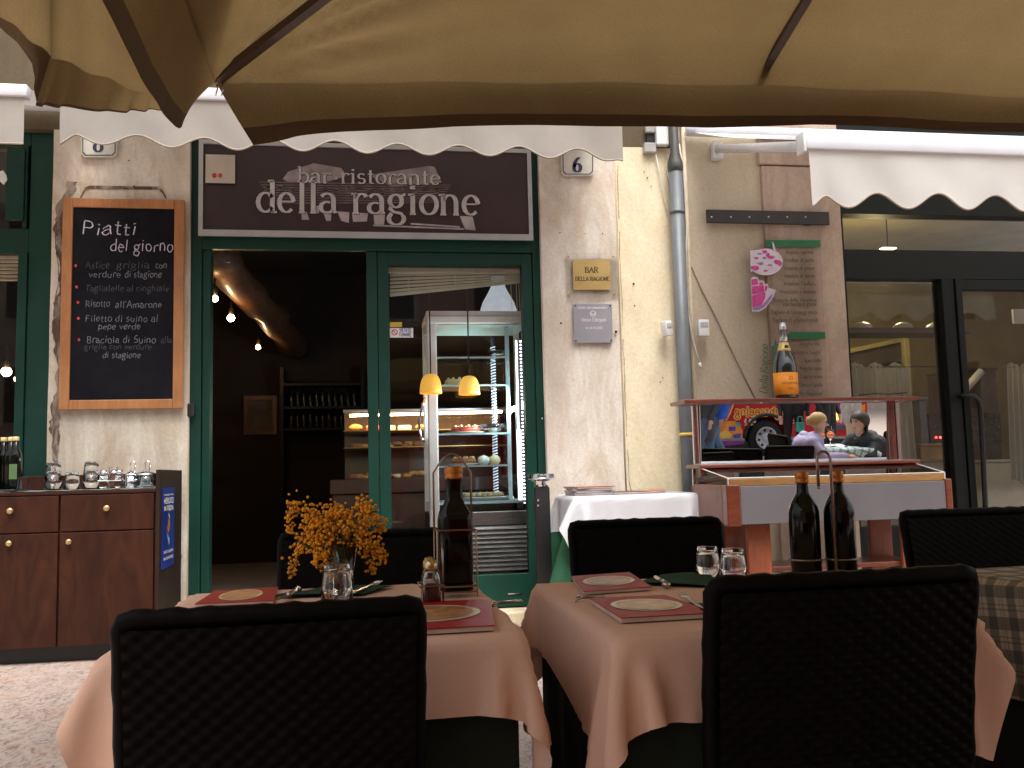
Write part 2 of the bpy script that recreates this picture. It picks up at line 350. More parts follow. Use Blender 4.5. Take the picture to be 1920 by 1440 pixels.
m_alu = M('aluminium', (.55, .55, .55), .28, 1, var=.08, bmp=.03)
m_steel = M('brushed_steel', (.52, .53, .54), .3, 1, var=.12, scale=14, vec=(1, 1, 8), bmp=.04)
m_chrome = M('chrome', (.75, .75, .76), .12, 1, var=.05, bmp=0)
m_wire = M('wire_metal', (.35, .27, .22), .28, 1, var=.1, bmp=0)
m_white = M('white_paint', (.75, .75, .74), .45, var=.06, bmp=.04)
m_pane = GLASS('window_glass')
m_glass = SOLIDGLASS('clear_glass')
m_iron = M('dark_iron', (.035, .03, .03), .5, .6, var=.3)
def rect_frame(mb, x0, x1, z0, z1, y0, y1, w, wb=None, wt=None):
    wb = w if wb is None else wb; wt = w if wt is None else wt
    mb.box(x0, x0+w, y0, y1, z0, z1); mb.box(x1-w, x1, y0, y1, z0, z1)
    mb.box(x0+w, x1-w, y0, y1, z1-wt, z1); mb.box(x0+w, x1-w, y0, y1, z0, z0+wb); return mb
# ================================================================== ground
def ground():
    m, t, P, N, L = nodes('pink_marble_paving'); v = coords(N, L); vv = coords(N, L, 1, (1, .55, 1))
    c = ramp(N, L, noise(N, L, vv, 7, 9, .7, .8), [(.32, (.36, .25, .21)), (.5, (.46, .38, .33)), (.68, (.40, .24, .17))])
    c = mixc(N, L, ramp(N, L, noise(N, L, vv, 26, 9, .75, 1.5), [(.50, (0, 0, 0)), (.60, (.9, .9, .9))]), c, (.17, .125, .11))
    c = mixc(N, L, ramp(N, L, noise(N, L, v, 2.2, 6, .6), [(.55, (0, 0, 0)), (.75, (.6, .6, .6))]), c, (.45, .26, .16))
    L.new(c, P.inputs['Base Color']); P.inputs['Roughness'].default_value = .6
    bump(N, L, noise(N, L, vv, 24, 8, .75), P, .4, .006)
    b = MB(); n = 40
    b.add([(-90, -120, 0), (90, -120, 0), (90, 40, 0), (-90, 40, 0)], [(0, 1, 2, 3)])
    tag(build(b, 'ground', m), kind='structure')
ground()
# ================================================================== the building
YF = 6.65
XL1 = -2.13; XP0, XP1 = -1.22, 1.30; XR1, XC1, XT1, XS1 = 1.89, 2.36, 3.06, 3.70
ZL = 3.50
bld = thing('building', 'cream plastered building front with stone piers, green shopfronts and a grey rain pipe', 'building', (0, YF, 0))
def wall(name, x0, x1, z0, z1, mat, y0=YF, y1=YF+.32): return build(MB().box(x0, x1, y0, y1, z0, z1), name, mat, bld)
# left pier: weathered stone with a band of bare brown render along its edge
mb = MB()
def lpf(u, v):
    x = XL1+(XP0-XL1)*u; z = ZL*v
    return (x, YF+.004*math.sin(z*9+x*7)*math.sin(x*11), z)
mb.grid(lpf, 24, 60); mb.box(XL1, XP0, YF+.012, YF+.32, 0, ZL)
build(mb, 'stone_pier', m_pier, bld, True, fix=False)
mb = MB()
pts = []; zz = 1.12
for i in range(90):
    z = .95+i*.0245; wob = math.sin(i*.9)*.008+random.uniform(-.009, .009)
    xl = PY(100, 600, YF).x+.015+wob+.02*math.sin(i*.23); xr = PY(116, 600, YF).x+wob*.6
    if z > 2.95: xr += .13*(z-2.95)/.3+random.uniform(-.015, .02); xl += .25*max(0, z-2.95)
    pts.append((xl, xr, z))
for (a, b, z), (c, d, y) in zip(pts[:-1], pts[1:]): mb.add([(a, YF-.006, z), (b, YF-.006, z), (d, YF-.006, y), (c, YF-.006, y)], [(0, 1, 2, 3)])
build(mb, 'bare_render_strip', m_dirt, bld, fix=False)
# outline left on the pier by a plaque that was taken down
mb = MB()
ol = [(150, 372), (160, 354), (168, 351), (298, 353), (305, 360), (311, 371)]
for (a, b), (c, d) in zip(ol[:-1], ol[1:]):
    p = PY(a, b, YF-.006); q = PY(c, d, YF-.006); mb.add([p+Vector((0, 0, .012)), p-Vector((0, 0, .012)), q-Vector((0, 0, .012)), q+Vector((0, 0, .012))], [(0, 1, 2, 3)])
build(mb, 'old_plaque_outline', m_dirt, bld)
mb = MB(); mb.grid(lambda u, v: (XP1+(XR1-.012-XP1)*u, YF+.004*math.sin(v*31+u*7)*math.sin(u*5), ZL*v), 20, 60); mb.box(XP1, XR1-.012, YF+.012, YF+.32, 0, ZL)
build(mb, 'stone_pier', m_pierR, bld, True, fix=False)
mb = MB(); mb.grid(lambda u, v: (XR1+(XC1-XR1)*u, YF-.008+.004*math.sin(v*40)*math.sin(u*9+v*13), ZL*v), 14, 60); mb.box(XR1, XC1, YF+.004, YF+.32, 0, ZL)
build(mb, 'plaster_wall', m_cream, bld, True, fix=False)
mb = MB(); mb.grid(lambda u, v: (XC1+(XT1-XC1)*u, YF+.003+.003*math.sin(v*37)*math.sin(u*8+v*11), ZL+.55-(ZL+.55)*(1-v)), 14, 60); mb.box(XC1, XT1, YF+.012, YF+.32, 0, ZL+.55)
build(mb, 'plaster_wall', m_tan, bld, True, fix=False)
# brown stone pilaster in two blocks
p = PY(1440, 312, YF).z
build(MB().bevbox(XT1, XS1, YF-.03, YF+.32, 0, p-.004, .008), 'pilaster_block', m_pil, bld)
build(MB().bevbox(XT1-.02, XS1, YF-.045, YF+.32, p+.004, ZL+.55, .008), 'pilaster_block', m_pil, bld)
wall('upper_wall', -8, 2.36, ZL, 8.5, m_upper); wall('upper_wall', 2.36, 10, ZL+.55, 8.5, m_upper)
wall('side_wall', -8, -5.2, 0, ZL, m_pier); wall('side_wall', 7.2, 10, 0, ZL+.55, m_tan)
for x in (-4, -.6, 2.9, 6):
    f = build(rect_frame(MB(), x-.55, x+.55, 5.1, 6.9, YF-.05, YF+.02, .1), 'window_surround', m_pier, bld)
    build(MB().box(x-.45, x+.45, YF-.02, YF-.01, 5.2, 6.8), 'shutter', m_dgreen, f)
build(MB().bevbox(-1.3, 1.36, YF-.12, YF+.3, -.02, .07, .012), 'doorstep', m_cream, bld)
# cable-hole dots and rusty fixings in the piers
mb = MB()
for x, y, s in ((1050, 436, 2), (1097, 438, 1.4), (1130, 438, 2), (1052, 606, 3), (1188, 532, 3), (1190, 573, 2), (1208, 322, 1.6), (1214, 333, 2.2), (1221, 349, 1.6), (242, 301, 2), (251, 348, 2), (1155, 622, 4), (1076, 712, 1.2), (1243, 708, 1.5), (1238, 716, 1.8)):
    q = PY(x, y, YF-.014); k = s*.0026; mb.ball(q, k, 7, 5)
build(mb, 'fixing_hole', m_iron, bld)
# hairline cracks
m_crack = M('dark_crack', (.10, .07, .05), .9)
def crack(pts, w=.004):
    mb = MB(); q = []
    for (a, b), (c, d) in zip(pts[:-1], pts[1:]):
        for i in range(8): q.append((a+(c-a)*i/8+random.uniform(-1.1, 1.1), b+(d-b)*i/8))
    q.append(pts[-1])
    P3 = [PY(x, y, YF-.011) for x, y in q]
    for i in range(len(P3)-1):
        a, b = P3[i], P3[i+1]; k = random.uniform(.4, 1)*w/2; t = (b-a).normalized(); n = Vector((-t.z, 0, t.x))*k
        mb.add([a+n, a-n, b-n, b+n], [(0, 1, 2, 3)])
    build(mb, 'crack', m_crack, bld)
crack([(1158, 310), (1163, 480), (1168, 640), (1173, 760), (1181, 905), (1184, 925)], .005)
crack([(104, 440), (110, 520), (100, 590), (108, 680)], .006)
crack([(1250, 318), (1262, 420), (1285, 480)], .003)
crack([(336, 1000), (340, 1050), (332, 1090), (338, 1110)], .006)
# ---------------------------------------------- main shopfront frame (green) with sliding leaf
YD = 6.74
def X(px, Y=YD, y=700): return PY(px, y, Y).x
def Z(py, Y=YD, x=700): return PY(x, py, Y).z
fr = build(MB(), 'door_frame', m_green, bld)
z_lt, z_lb = Z(449), Z(472)
mb = MB()
mb.bevbox(XP0, X(378), YD-.03, YD+.14, 0, ZL, .006); mb.bevbox(X(379), X(394), YD-.005, YD+.12, 0, z_lb, .004)
mb.bevbox(X(1003), XP1, YD-.03, YD+.14, 0, ZL, .006)
mb.bevbox(X(378), X(1003), YD-.03, YD+.02, z_lb, z_lt, .005); mb.box(X(378), X(1003), YD+.05, YD+.14, z_lt, ZL)
o = build(mb, 'door_jambs', m_green, bld); bpy.data.objects.remove(fr)
mb = MB(); xs0, xs1, xe0, xe1 = X(689), X(731), X(983), X(1002)
zb, zt = .08, z_lb-.004; zg0, zg1 = Z(1076, x=950), Z(496, x=850)
mb.bevbox(xs0, xs0+.075, YD-.022, YD+.09, zb, zt, .005); mb.bevbox(xs0+.079, xs1, YD-.014, YD+.08, zb, zt, .005)
mb.bevbox(xe0, xe1, YD-.015, YD+.08, zb, zt, .005)
mb.bevbox(xs1, xe0, YD-.012, YD+.078, zg1, zt, .004); mb.bevbox(xs1, xe0, YD-.012, YD+.078, zb, zg0, .004)
leaf = build(mb, 'sliding_door', m_green, bld)
build(MB().box(xs1, xe0, YD+.03, YD+.036, zg0, zg1), 'glass_pane', m_pane, leaf)
build(MB().box(X(942), X(968), YD-.018, YD-.012, Z(1114, x=955), Z(1112, x=955)), 'floor_bolt', m_chrome, leaf)
build(MB().ball((X(1015, y=785), YD-.035, Z(785, x=1015)), .008), 'screw', m_chrome, o)
build(MB().bevbox(X(355, y=765), X(367, y=765), YD-.09, YD-.03, Z(783, x=360), Z(758, x=360), .008), 'door_sensor', m_iron, o)
# stickers on the glass
m_stick = M('white_sticker', (.78, .76, .8), .4, var=.03); m_stick_r = M('sticker_red', (.5, .02, .03), .4, var=0); m_stick_b = M('sticker_blue', (.05, .06, .2), .4, var=0)
st = tag(build(MB().box(X(731, y=622), X(775, y=622), YD+.0262, YD+.0272, Z(632, x=750), Z(614, x=750)), 'sticker', m_stick), 'white no smoking sticker on the door glass', 'sticker')
pl = on_y(YD+.0235); mb = MB(); text_px(mb, 'VIETATO', 749, 771, 622, 4.6, pl, .3, .24); text_px(mb, 'FUMARE', 749, 771, 630.5, 4.6, pl, .3, .24); build(mb, 'lettering', m_stick_b, st)
mb = MB(); ribbon(mb, AR(0, 0, 1, 1, 0, 360, 20), lambda u, v: pl(740+u*5, 623-v*5), .3, .3); ribbon(mb, [(-.7, .7), (.7, -.7)], lambda u, v: pl(740+u*5, 623-v*5), .3, .3); build(mb, 'prohibition_ring', m_stick_r, st)
solo(MB().box(X(731, y=607), X(754, y=607), YD+.0262, YD+.0272, Z(612, x=740), Z(603, x=740)), 'sticker', M('yellow_sticker', (.7, .5, .05), .4), 'small yellow sticker above the no smoking sign', 'sticker')
# ---------------------------------------------- left shopfront
mb = MB(); YL = YD
mb.bevbox(X(52, YL, 600), XL1, YL-.02, YL+.14, 0, ZL, .006)
zt_, zm1, zm0 = Z(275, YL, 40), Z(430, YL, 40), Z(475, YL, 40)
mb.bevbox(-5.2, X(52, YL, 600), YL-.02, YL+.12, zt_, ZL, .005); mb.bevbox(-5.2, X(52, YL, 600), YL-.02, YL+.12, zm0, zm1, .005)
mb.bevbox(-5.2, X(52, YL, 600), YL-.02, YL+.12, 0, .9, .005); mb.bevbox(-3.9, -3.78, YL-.02, YL+.12, .9, ZL, .005)
sf = build(mb, 'shopfront_frame', m_green, bld)
build(MB().bevbox(X(16, YL, 350), X(50, YL, 350), YL-.05, YL-.02, zm1+.05, zt_-.02, .006), 'upper_casement', m_green, sf); build(MB().box(X(46, YL, 350), X(54, YL, 350), YL-.03, YL+.1, zm1, zt_), 'casement_post', m_green, sf)
mb = MB(); mb.bevbox(X(34, YL, 600), X(52, YL, 600)-.002, YL-.035, YL+.05, .9, zm0, .006); build(mb, 'casement_stile', m_green, sf)
build(MB().box(-5.2, X(36, YL, 600), YL+.02, YL+.026, .9, zm0), 'glass_pane', m_pane, sf)
build(MB().box(-5.2, X(17, YL, 350), YL+.02, YL+.026, zm1, zt_), 'glass_pane', m_pane, sf)
for k in range(7): build(MB().box(-3.7, X(34, YL, 600), YL+.075, YL+.10, zm0-.02-.026*k, zm0-.006-.026*k), 'blind_slat', M('cream_slat', (.5, .48, .38), .5) if k == 0 else bpy.data.materials['cream_slat'], sf)
# white cut-out heart hung behind the upper left pane
mb = MB(); mb.slab([PY(a, b, YL-.055) for a, b in ((0, 322), (6, 320), (12, 328), (14, 338), (7, 347), (0, 340))], (0, -.006, 0)); solo(mb, 'paper_heart', m_white, 'white paper heart in the upper left shop window', 'decoration')
# ---------------------------------------------- right shopfront (very dark green)
YR = 6.78
XR = lambda px, py=600: PY(px, py, YR).x
ZR = lambda py, px=1680: PY(px, py, YR).z
ztop, z1, z0_ = ZR(404), ZR(470), ZR(524)
mb = MB()
mb.bevbox(XS1, XR(1588), YR-.03, YR+.12, 0, ZL+.5, .005)
mb.bevbox(XR(1588), 7.2, YR-.03, YR+.12, z0_, z1, .005); mb.bevbox(XR(1588), 7.2, YR-.03, YR+.12, ztop, ztop+.25, .005)
mb.bevbox(XR(1588), 7.2, YR-.02, YR+.1, ztop+.25, ZL+.55, .005)
mb.bevbox(XR(1766), XR(1789), YR-.03, YR+.12, .02, z0_, .006); mb.bevbox(XR(1790), XR(1802), YR-.045, YR+.06, .02, z0_, .006)
mb.bevbox(XR(1588), XR(1766), YR-.02, YR+.1, 0, .55, .005); mb.bevbox(XR(1802), 7.2, YR-.02, YR+.06, 0, .2, .005); mb.bevbox(6.0, 6.12, YR-.03, YR+.1, .2, z0_, .005)
mb.bevbox(XR(1802), 6.0, YR-.035, YR+.05, z0_-.085, z0_-.003, .005)
rs = build(mb, 'shopfront_frame', m_dgreen, bld)
build(MB().box(XR(1588), XR(1766), YR+.03, YR+.036, .55, z0_), 'glass_pane', m_pane, rs)
build(MB().box(XR(1588), 7.2, YR+.03, YR+.036, z1, ztop), 'glass_pane', m_pane, rs)
build(MB().box(XR(1802), 6.0, YR+.01, YR+.016, .2, z0_-.085), 'glass_pane', m_pane, rs)
pts = [PY(1806, 743, YR-.06)+Vector((0, .06, 0))] + [PY(a, b, YR-.1) for a, b in ((1808, 742), (1826, 742), (1836, 752), (1839, 770), (1842, 830), (1848, 960), (1854, 1080))]
build(MB().tube(pts, .02, 10), 'door_handle', m_black, rs, True)
# ================================================================== bar interior
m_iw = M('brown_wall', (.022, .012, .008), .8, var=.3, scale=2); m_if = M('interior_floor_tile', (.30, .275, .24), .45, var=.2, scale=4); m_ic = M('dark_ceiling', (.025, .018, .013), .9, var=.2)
def inter(name, x0, x1, y0, y1, z0, z1, m): return build(MB().box(x0, x1, y0, y1, z0, z1), name, m, bld)
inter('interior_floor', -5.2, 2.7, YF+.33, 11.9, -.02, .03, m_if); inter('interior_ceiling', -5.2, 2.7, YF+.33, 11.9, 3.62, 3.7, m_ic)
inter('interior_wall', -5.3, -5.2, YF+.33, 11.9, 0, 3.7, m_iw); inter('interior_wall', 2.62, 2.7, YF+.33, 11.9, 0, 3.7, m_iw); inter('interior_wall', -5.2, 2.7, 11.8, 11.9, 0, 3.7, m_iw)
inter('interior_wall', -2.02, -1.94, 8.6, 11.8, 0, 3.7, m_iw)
# rough-hewn log beam under the ceiling
m_beam = WOOD('rough_beam', (.03, .013, .006), (.14, .06, .022), .6, (3, .8, 3))
b0, b1 = PY(395, 488, 7.6), PY(560, 655, 11.6); b0 = b0 + Vector((.0, 0, .08)); pts = []; rs_ = []
for i in range(13):
    t = i/12; p = b0.lerp(b1, t); pts.append(p+Vector((random.uniform(-.03, .03), 0, random.uniform(-.02, .02)))); rs_.append(.15+random.uniform(-.02, .03))
build(MB().tube(pts, rs_, 12), 'ceiling_beam', m_beam, bld, True)
bpy.context.view_layer.update()
# lit bulbs on the beam
m_bulb = EM('warm_bulb', (1, .62, .28), 45); m_hold = M('lamp_holder', (.02, .015, .012), .4)
def spot(px, py, Y, label, w=1.8, r=.026):
    c = PY(px, py, Y); t = thing('bulb_lamp', label, 'lamp', c, 'bare bulbs in the bar')
    build(MB().ball(c, r, 14, 10), 'bulb', m_bulb, t, True); build(MB().lathe([(.012, .02), (.022, .03), (.022, .08), (.006, .1), (.006, .22)], c, 12), 'holder', m_hold, t, True)
    l = bpy.data.lights.new('bulb_light', 'POINT'); l.energy = w; l.color = (1, .55, .25); l.shadow_soft_size = .04
    lo = bpy.data.objects.new('bulb_light', l); link(lo, t); lo.location = (0, -.06, -.02)
spot(403, 560, 7.9, 'leftmost glowing bulb under the beam inside the open door'); spot(433, 596, 8.7, 'brightest middle bulb below the log beam', 2.4, .034); spot(484, 651, 10.4, 'lowest, farthest glowing bulb in the dark bar'); 
spot(12, 697, 8.4, 'round glowing bulb behind the left shop window', 2.5, .04); spot(33, 711, 9.6, 'small glowing bulb at the edge of the left shop window', 2, .03)
# framed picture, back bar with bottles
pc = PY(488, 777, 11.75); t = thing('framed_picture', 'framed picture on the dark wall inside the bar', 'picture', pc)
z0p, z1p, x0p, x1p = PY(488, 815, 11.75).z, PY(488, 742, 11.75).z, PY(457, 777, 11.75).x, PY(519, 777, 11.75).x
build(rect_frame(MB(), x0p, x1p, z0p, z1p, 11.74, 11.79, .05), 'frame', WOOD('reddish_frame', (.09, .035, .018), (.14, .06, .03)), t); build(rect_frame(MB(), x0p+.05, x1p-.05, z0p+.05, z1p-.05, 11.765, 11.785, .06), 'mount', M('picture_mount', (.10, .075, .045), .8), t); build(MB().box(x0p+.1, x1p-.1, 11.78, 11.79, z0p+.1, z1p-.1), 'print', M('picture_print', (.07, .06, .05), .6, var=.6, scale=5), t)
sh = thing('bottle_shelf', 'dark back-bar shelves along the rear wall of the bar', 'shelf', PY(600, 800, 11.6)); m_dk = WOOD('dark_shelf_wood', (.008, .005, .003), (.018, .010, .006), coat=0, spec=.2)
sx0, sx1 = PY(530, 750, 11.5).x, PY(680, 750, 11.5).x
for py in (722, 765, 805): z = PY(600, py, 11.5).z; build(MB().box(sx0, sx1, 11.4, 11.78, z-.015, z+.015), 'shelf_board', m_dk, sh)
for x in (sx0, sx1): build(MB().box(x-.02, x+.02, 11.38, 11.79, .03, PY(600, 690, 11.5).z), 'upright', m_dk, sh)
m_btl = SOLIDGLASS('dark_bottle_glass', (.02, .04, .015), .05); m_btl2 = M('dark_bottle', (.006, .008, .005), .25, var=.2)
for py in (765, 805):
    z = PY(600, py, 11.5).z+.015
    for i in range(11):
        x = sx0+.1+i*(sx1-sx0-.2)/10; h = random.uniform(.22, .28)
        solo(MB().lathe([(.035, 0), (.037, .01), (.037, h*.6), (.014, h*.78), (.013, h), (0, h)], (x, 11.55, z), 10), 'bottle', m_btl2, 'dark bottle standing on the %s back-bar shelf' % ('upper' if py == 765 else 'lower'), 'bottle', True, 'bottles on the back bar, %s shelf' % ('upper' if py == 765 else 'lower'))
# table and chairs indoors are placed later with the chair copies
# pastry counter: glass case with warm tube light and food
YC0 = 8.7
def XC(px, py=830, Y=YC0): return PY(px, py, Y).x
def ZC_(py, px=700, Y=YC0): return PY(px, py, Y).z
ct = thing('pastry_counter', 'lit glass pastry counter inside the bar', 'counter', (XC(700), YC0, .03))
m_cw = WOOD('counter_wood', (.03, .014, .008), (.07, .03, .015)); xc0, xc1 = XC(622), XC(960)
zc0, zc1 = ZC_(898), ZC_(768)
build(MB().bevbox(xc0, xc1, YC0, YC0+.8, .03, ZC_(925), .01), 'base', m_cw, ct); build(MB().bevbox(xc0-.02, xc1, YC0-.03, YC0+.8, ZC_(925), zc0, .008), 'worktop', m_cw, ct)
mb = MB(); mb.hexa([Vector(p) for p in ((xc0+.02, YC0, zc0), (xc1, YC0, zc0), (xc1, YC0+.006, zc0), (xc0+.02, YC0+.006, zc0), (xc0+.14, YC0+.25, zc1), (xc1, YC0+.25, zc1), (xc1, YC0+.256, zc1), (xc0+.14, YC0+.256, zc1))]); build(mb, 'front_glass', m_pane, ct)
for pz in (837, 805): build(MB().box(xc0+.1, xc1, YC0+.2, YC0+.75, ZC_(pz)-.008, ZC_(pz)), 'glass_shelf', M('shelf_edge_brass', (.5, .36, .12), .3, 1) if pz == 837 else bpy.data.materials['shelf_edge_brass'], ct)
build(MB().box(xc0+.1, xc1, YC0+.25, YC0+.78, zc1, zc1+.02), 'top', m_steel, ct)
build(MB().tube([(xc0+.16, YC0+.27, zc1-.035), (xc1-.05, YC0+.27, zc1-.02)], .012, 10), 'light_tube', EM('warm_tube', (1, .72, .42), 22), ct, True)
al = bpy.data.lights.new('tube_light', 'AREA'); al.shape = 'RECTANGLE'; al.size = xc1-xc0-.3; al.size_y = .03; al.energy = 5.5; al.color = (1, .7, .38); ao = bpy.data.objects.new('tube_light', al); link(ao, ct); ao.location = Vector(((xc0+xc1)/2, YC0+.3, zc1-.06))-ORG[ct.name]
build(MB().box(xc0+.1, xc1, YC0+.76, YC0+.78, zc0, zc1), 'back_panel', M('counter_back', (.10, .06, .028), .6), ct)
m_pas = [M('pastry_gold', (.55, .28, .07), .5, var=.4, scale=30), M('pastry_brown', (.30, .12, .04), .5, var=.4, scale=30), M('pastry_red', (.5, .07, .03), .4, var=.4, scale=30), M('cream_filling', (.75, .62, .35), .5)]
def pastry(x, y, z, k, name='pastry', kind=0, r=.04, tier=''):
    mb = MB()
    if kind == 0:    # croissant
        pts = [(x+math.cos(a)*r*1.1, y, z+r*.45+math.sin(a)*r*.35) for a in np.linspace(0, math.pi, 9)]; mb.tube(pts, [r*(.12+.38*math.sin(math.pi*i/8)) for i in range(9)], 9)
    elif kind == 1: mb.lathe([(0, 0), (r*.8, 0), (r, r*.3), (r*.9, r*.55), (r*.5, r*.75), (0, r*.8)], (x, y, z), 12)
    else: mb.bevbox(x-r*1.2, x+r*1.2, y-r, y+r, z, z+r*.9, r*.2)
    return solo(mb, name, m_pas[k], ('golden', 'dark brown', 'red glazed', 'pale cream')[k]+' pastry on display in the lit counter'.replace('display', tier), 'pastry', True, 'pastries in the counter %d %s' % (k, tier))
for pz, n in ((898, 9), (837, 9), (805, 5)):
    z = (zc0 if pz == 898 else ZC_(pz))+.004
    for i in range(n):
        x = xc0+.22+i*(XC(800)-xc0-.26)/max(1, n-1); pastry(x+random.uniform(-.01, .01), YC0+.38+random.uniform(-.05, .05), z, random.choice((0, 0, 1, 2, 3)), kind=random.choice((0, 1, 2)), r=random.uniform(.04, .06), tier={898: 'the bottom', 837: 'the middle shelf', 805: 'the top shelf'}[pz])
# glass display refrigerator behind the fixed leaf
YG = 7.12
def XG(px, py=780): return PY(px, py, YG).x
def ZG(py, px=900): return PY(px, py, YG).z
fx0, fx1 = XG(803), XG(999); fz1 = ZG(595); fd = .62
fg = thing('display_fridge', 'tall glass display fridge with white light strips behind the door glass', 'fridge', ((fx0+fx1)/2, YG+.3, .03))
mb = MB()
mb.bevbox(fx0, fx0+.075, YG, YG+.07, .1, fz1, .01); mb.bevbox(fx1-.03, fx1, YG, YG+.07, .1, fz1, .01); mb.bevbox(fx0, fx1, YG-.01, YG+.08, fz1-.05, fz1+.015, .012); mb.bevbox(fx0+.075, fx1-.03, YG, YG+.07, ZG(975), ZG(960), .006)
mb.bevbox(fx0, fx0+.05, YG+fd-.05, YG+fd, .1, fz1, .008); mb.bevbox(fx1-.04, fx1, YG+fd-.05, YG+fd, .1, fz1, .008); mb.box(fx0, fx1, YG, YG+fd, fz1, fz1+.05)
build(mb, 'case_frame', M('fridge_aluminium', (.74, .73, .70), .4, .1, var=.08), fg)
m_cool = M('pale_blue_lining', (.45, .62, .64), .35, var=.08); fb = ZG(940)
build(MB().box(fx0+.01, fx1-.01, YG+.02, YG+fd, fb-.02, fb), 'case_floor', m_cool, fg); build(MB().box(fx0+.02, fx1-.02, YG+.02, YG+fd-.02, fz1-.055, fz1-.05), 'case_ceiling', m_cool, fg)
build(MB().box(fx0+.02, fx0+.075, YG+.08, YG+.12, fb, fz1-.06), 'shelf_track', m_cool, fg); build(MB().box(XG(955), XG(962), YG+.12, YG+.15, fb, fz1-.06), 'shelf_track', m_cool, fg)
build(MB().box(fx0+.076, fx1-.031, YG+.02, YG+.025, fb, fz1-.05), 'front_glass', m_pane, fg)
m_led = EM('cool_led', (.85, .95, 1), 4.5)
mb = MB()
for a, b, c, d in ((968, 640, 972, 806), (976, 640, 984, 942)):
    p = PY(a, b, YG+.1); q = PY(c, d, YG+.1)
    for i in range(46): s = p.lerp(q, i/45); mb.box(s.x-.006, s.x+.006, s.y, s.y+.01, s.z-.006, s.z+.006)
p = PY(972, 806, YG+.095); q = PY(977, 942, YG+.095); mb.box(p.x-.012, q.x+.014, YG+.095, YG+.102, q.z, p.z); build(mb, 'light_strip', m_led, fg)
fl = bpy.data.lights.new('fridge_light', 'AREA'); fl.shape = 'RECTANGLE'; fl.size = .05; fl.size_y = 1.3; fl.energy = 26; fl.color = (.85, .95, 1)
fo = bpy.data.objects.new('fridge_light', fl); link(fo, fg); fo.location = Vector((XG(968), YG+.2, (fb+fz1)/2))-ORG[fg.name]; fo.rotation_euler = (0, R(90), 0)
m_shelf = GLASS('greenish_glass', (.75, .9, .88))
shz = [ZG(p) for p in (666, 719, 811, 872)]
for z in shz:
    s_ = build(MB().bevbox(fx0+.08, XG(960), YG+.1, YG+fd-.06, z-.01, z, .003), 'glass_shelf', m_shelf, fg); build(MB().box(fx0+.08, XG(960), YG+.095, YG+.1, z-.012, z+.002), 'shelf_edge', m_cool, s_)
mb = MB(); xk = XG(940)  # striped coil stands in for a spiral reflection; its glow is added
for k in range(52):
    z = fb+.02+k*(fz1-fb-.2)/52; mb.tube([(xk+.018*math.cos(a), YG+.4+.018*math.sin(a), z+a*.004) for a in np.linspace(0, 6.28, 9)], .005, 5)
build(mb, 'spiral_reflection', m_led_b if False else M('spiral_white', (.7, .8, .9), .3, emit=.5), fg, True); build(MB().lathe([(.014, fb), (.014, fz1-.1)], (xk, YG+.4, 0), 10), 'reflection_core', M('reflection_blue', (.03, .06, .2), .3), fg)
build(MB().box(XG(833), fx1-.01, YG-.005, YG+.03, ZG(985), ZG(961), ), 'steel_panel', m_steel, fg)
gz0, gz1 = ZG(1072), ZG(986)
for k in range(10):
    z = gz1-(k+.5)*(gz1-gz0)/10; mb = MB(); mb.hexa([Vector(p) for p in ((fx0+.02, YG-.03, z-.012), (fx1-.01, YG-.03, z-.012), (fx1-.01, YG+.02, z+.006), (fx0+.02, YG+.02, z+.006), (fx0+.02, YG-.03, z-.004), (fx1-.01, YG-.03, z-.004), (fx1-.01, YG+.02, z+.014), (fx0+.02, YG+.02, z+.014))]); build(mb, 'louver', M('louver_white', (.82, .85, .86), .4) if 'louver_white' not in bpy.data.materials else bpy.data.materials['louver_white'], fg)
build(MB().box(fx0, fx1, YG+.03, YG+fd, .1, ZG(961)), 'plinth', m_black, fg)
mb = MB(); mb.tube([PY(a, b, YG-.06) for a, b in ((797, 745), (792, 760), (787, 785), (786, 805), (790, 822), (797, 829))], .01, 8); build(mb, 'door_handle', m_chrome, fg, True)
# things on its shelves
m_china = M('white_china', (.7, .72, .7), .2, var=.05); m_dish = SOLIDGLASS('pressed_glass', (.95, 1, .98), .08)
def xs(px, z): return PY(px, 780, YG+.3).x
def dish(px, z, r, h, label, mat, flare=1.0, n=24):
    mb = MB(); x = xs(px, z); mb.lathe([(r*.45, 0), (r*.5, .004), (r*.7, h*.5), (r*flare, h), (r*flare*.95, h), (r*.62, h*.5), (r*.4, .008), (0, .008)], (x, YG+.32, z+.002), n); return solo(mb, 'dish', mat, label, 'dish', True)
dish(939, shz[0], .1, .07, 'cut glass crown-shaped bowl on the top fridge shelf', m_dish, 1.0, 16); dish(926, shz[2], .13, .075, 'wide pressed glass bowl on the third fridge shelf', m_dish, 1, 20)
def cake(px, z, r, k, label):
    x = xs(px, z); t = thing('cake', label, 'cake', (x, YG+.3, z)); build(MB().lathe([(r*.7, 0), (r*1.25, .012), (r*1.25, .016), (0, .014)], (x, YG+.3, z+.002), 24), 'plate', m_china, t, True); build(MB().lathe([(r, .016), (r, .045), (r*.9, .055), (0, .058)], (x, YG+.3, z+.002), 20), 'sponge', m_pas[k], t, True)
    mb = MB()
    for i in range(9): a = i*.7; mb.ball((x+math.cos(a)*r*.75, YG+.3+math.sin(a)*r*.75, z+.062), .014, 7, 5)
    build(mb, 'topping', m_pas[3], t, True)
cake(858, shz[1], .1, 3, 'white cream cake on the second fridge shelf'); cake(872, shz[2], .12, 2, 'strawberry cake on the third fridge shelf'); cake(868, shz[3], .1, 1, 'dark chocolate cake on the fourth fridge shelf')
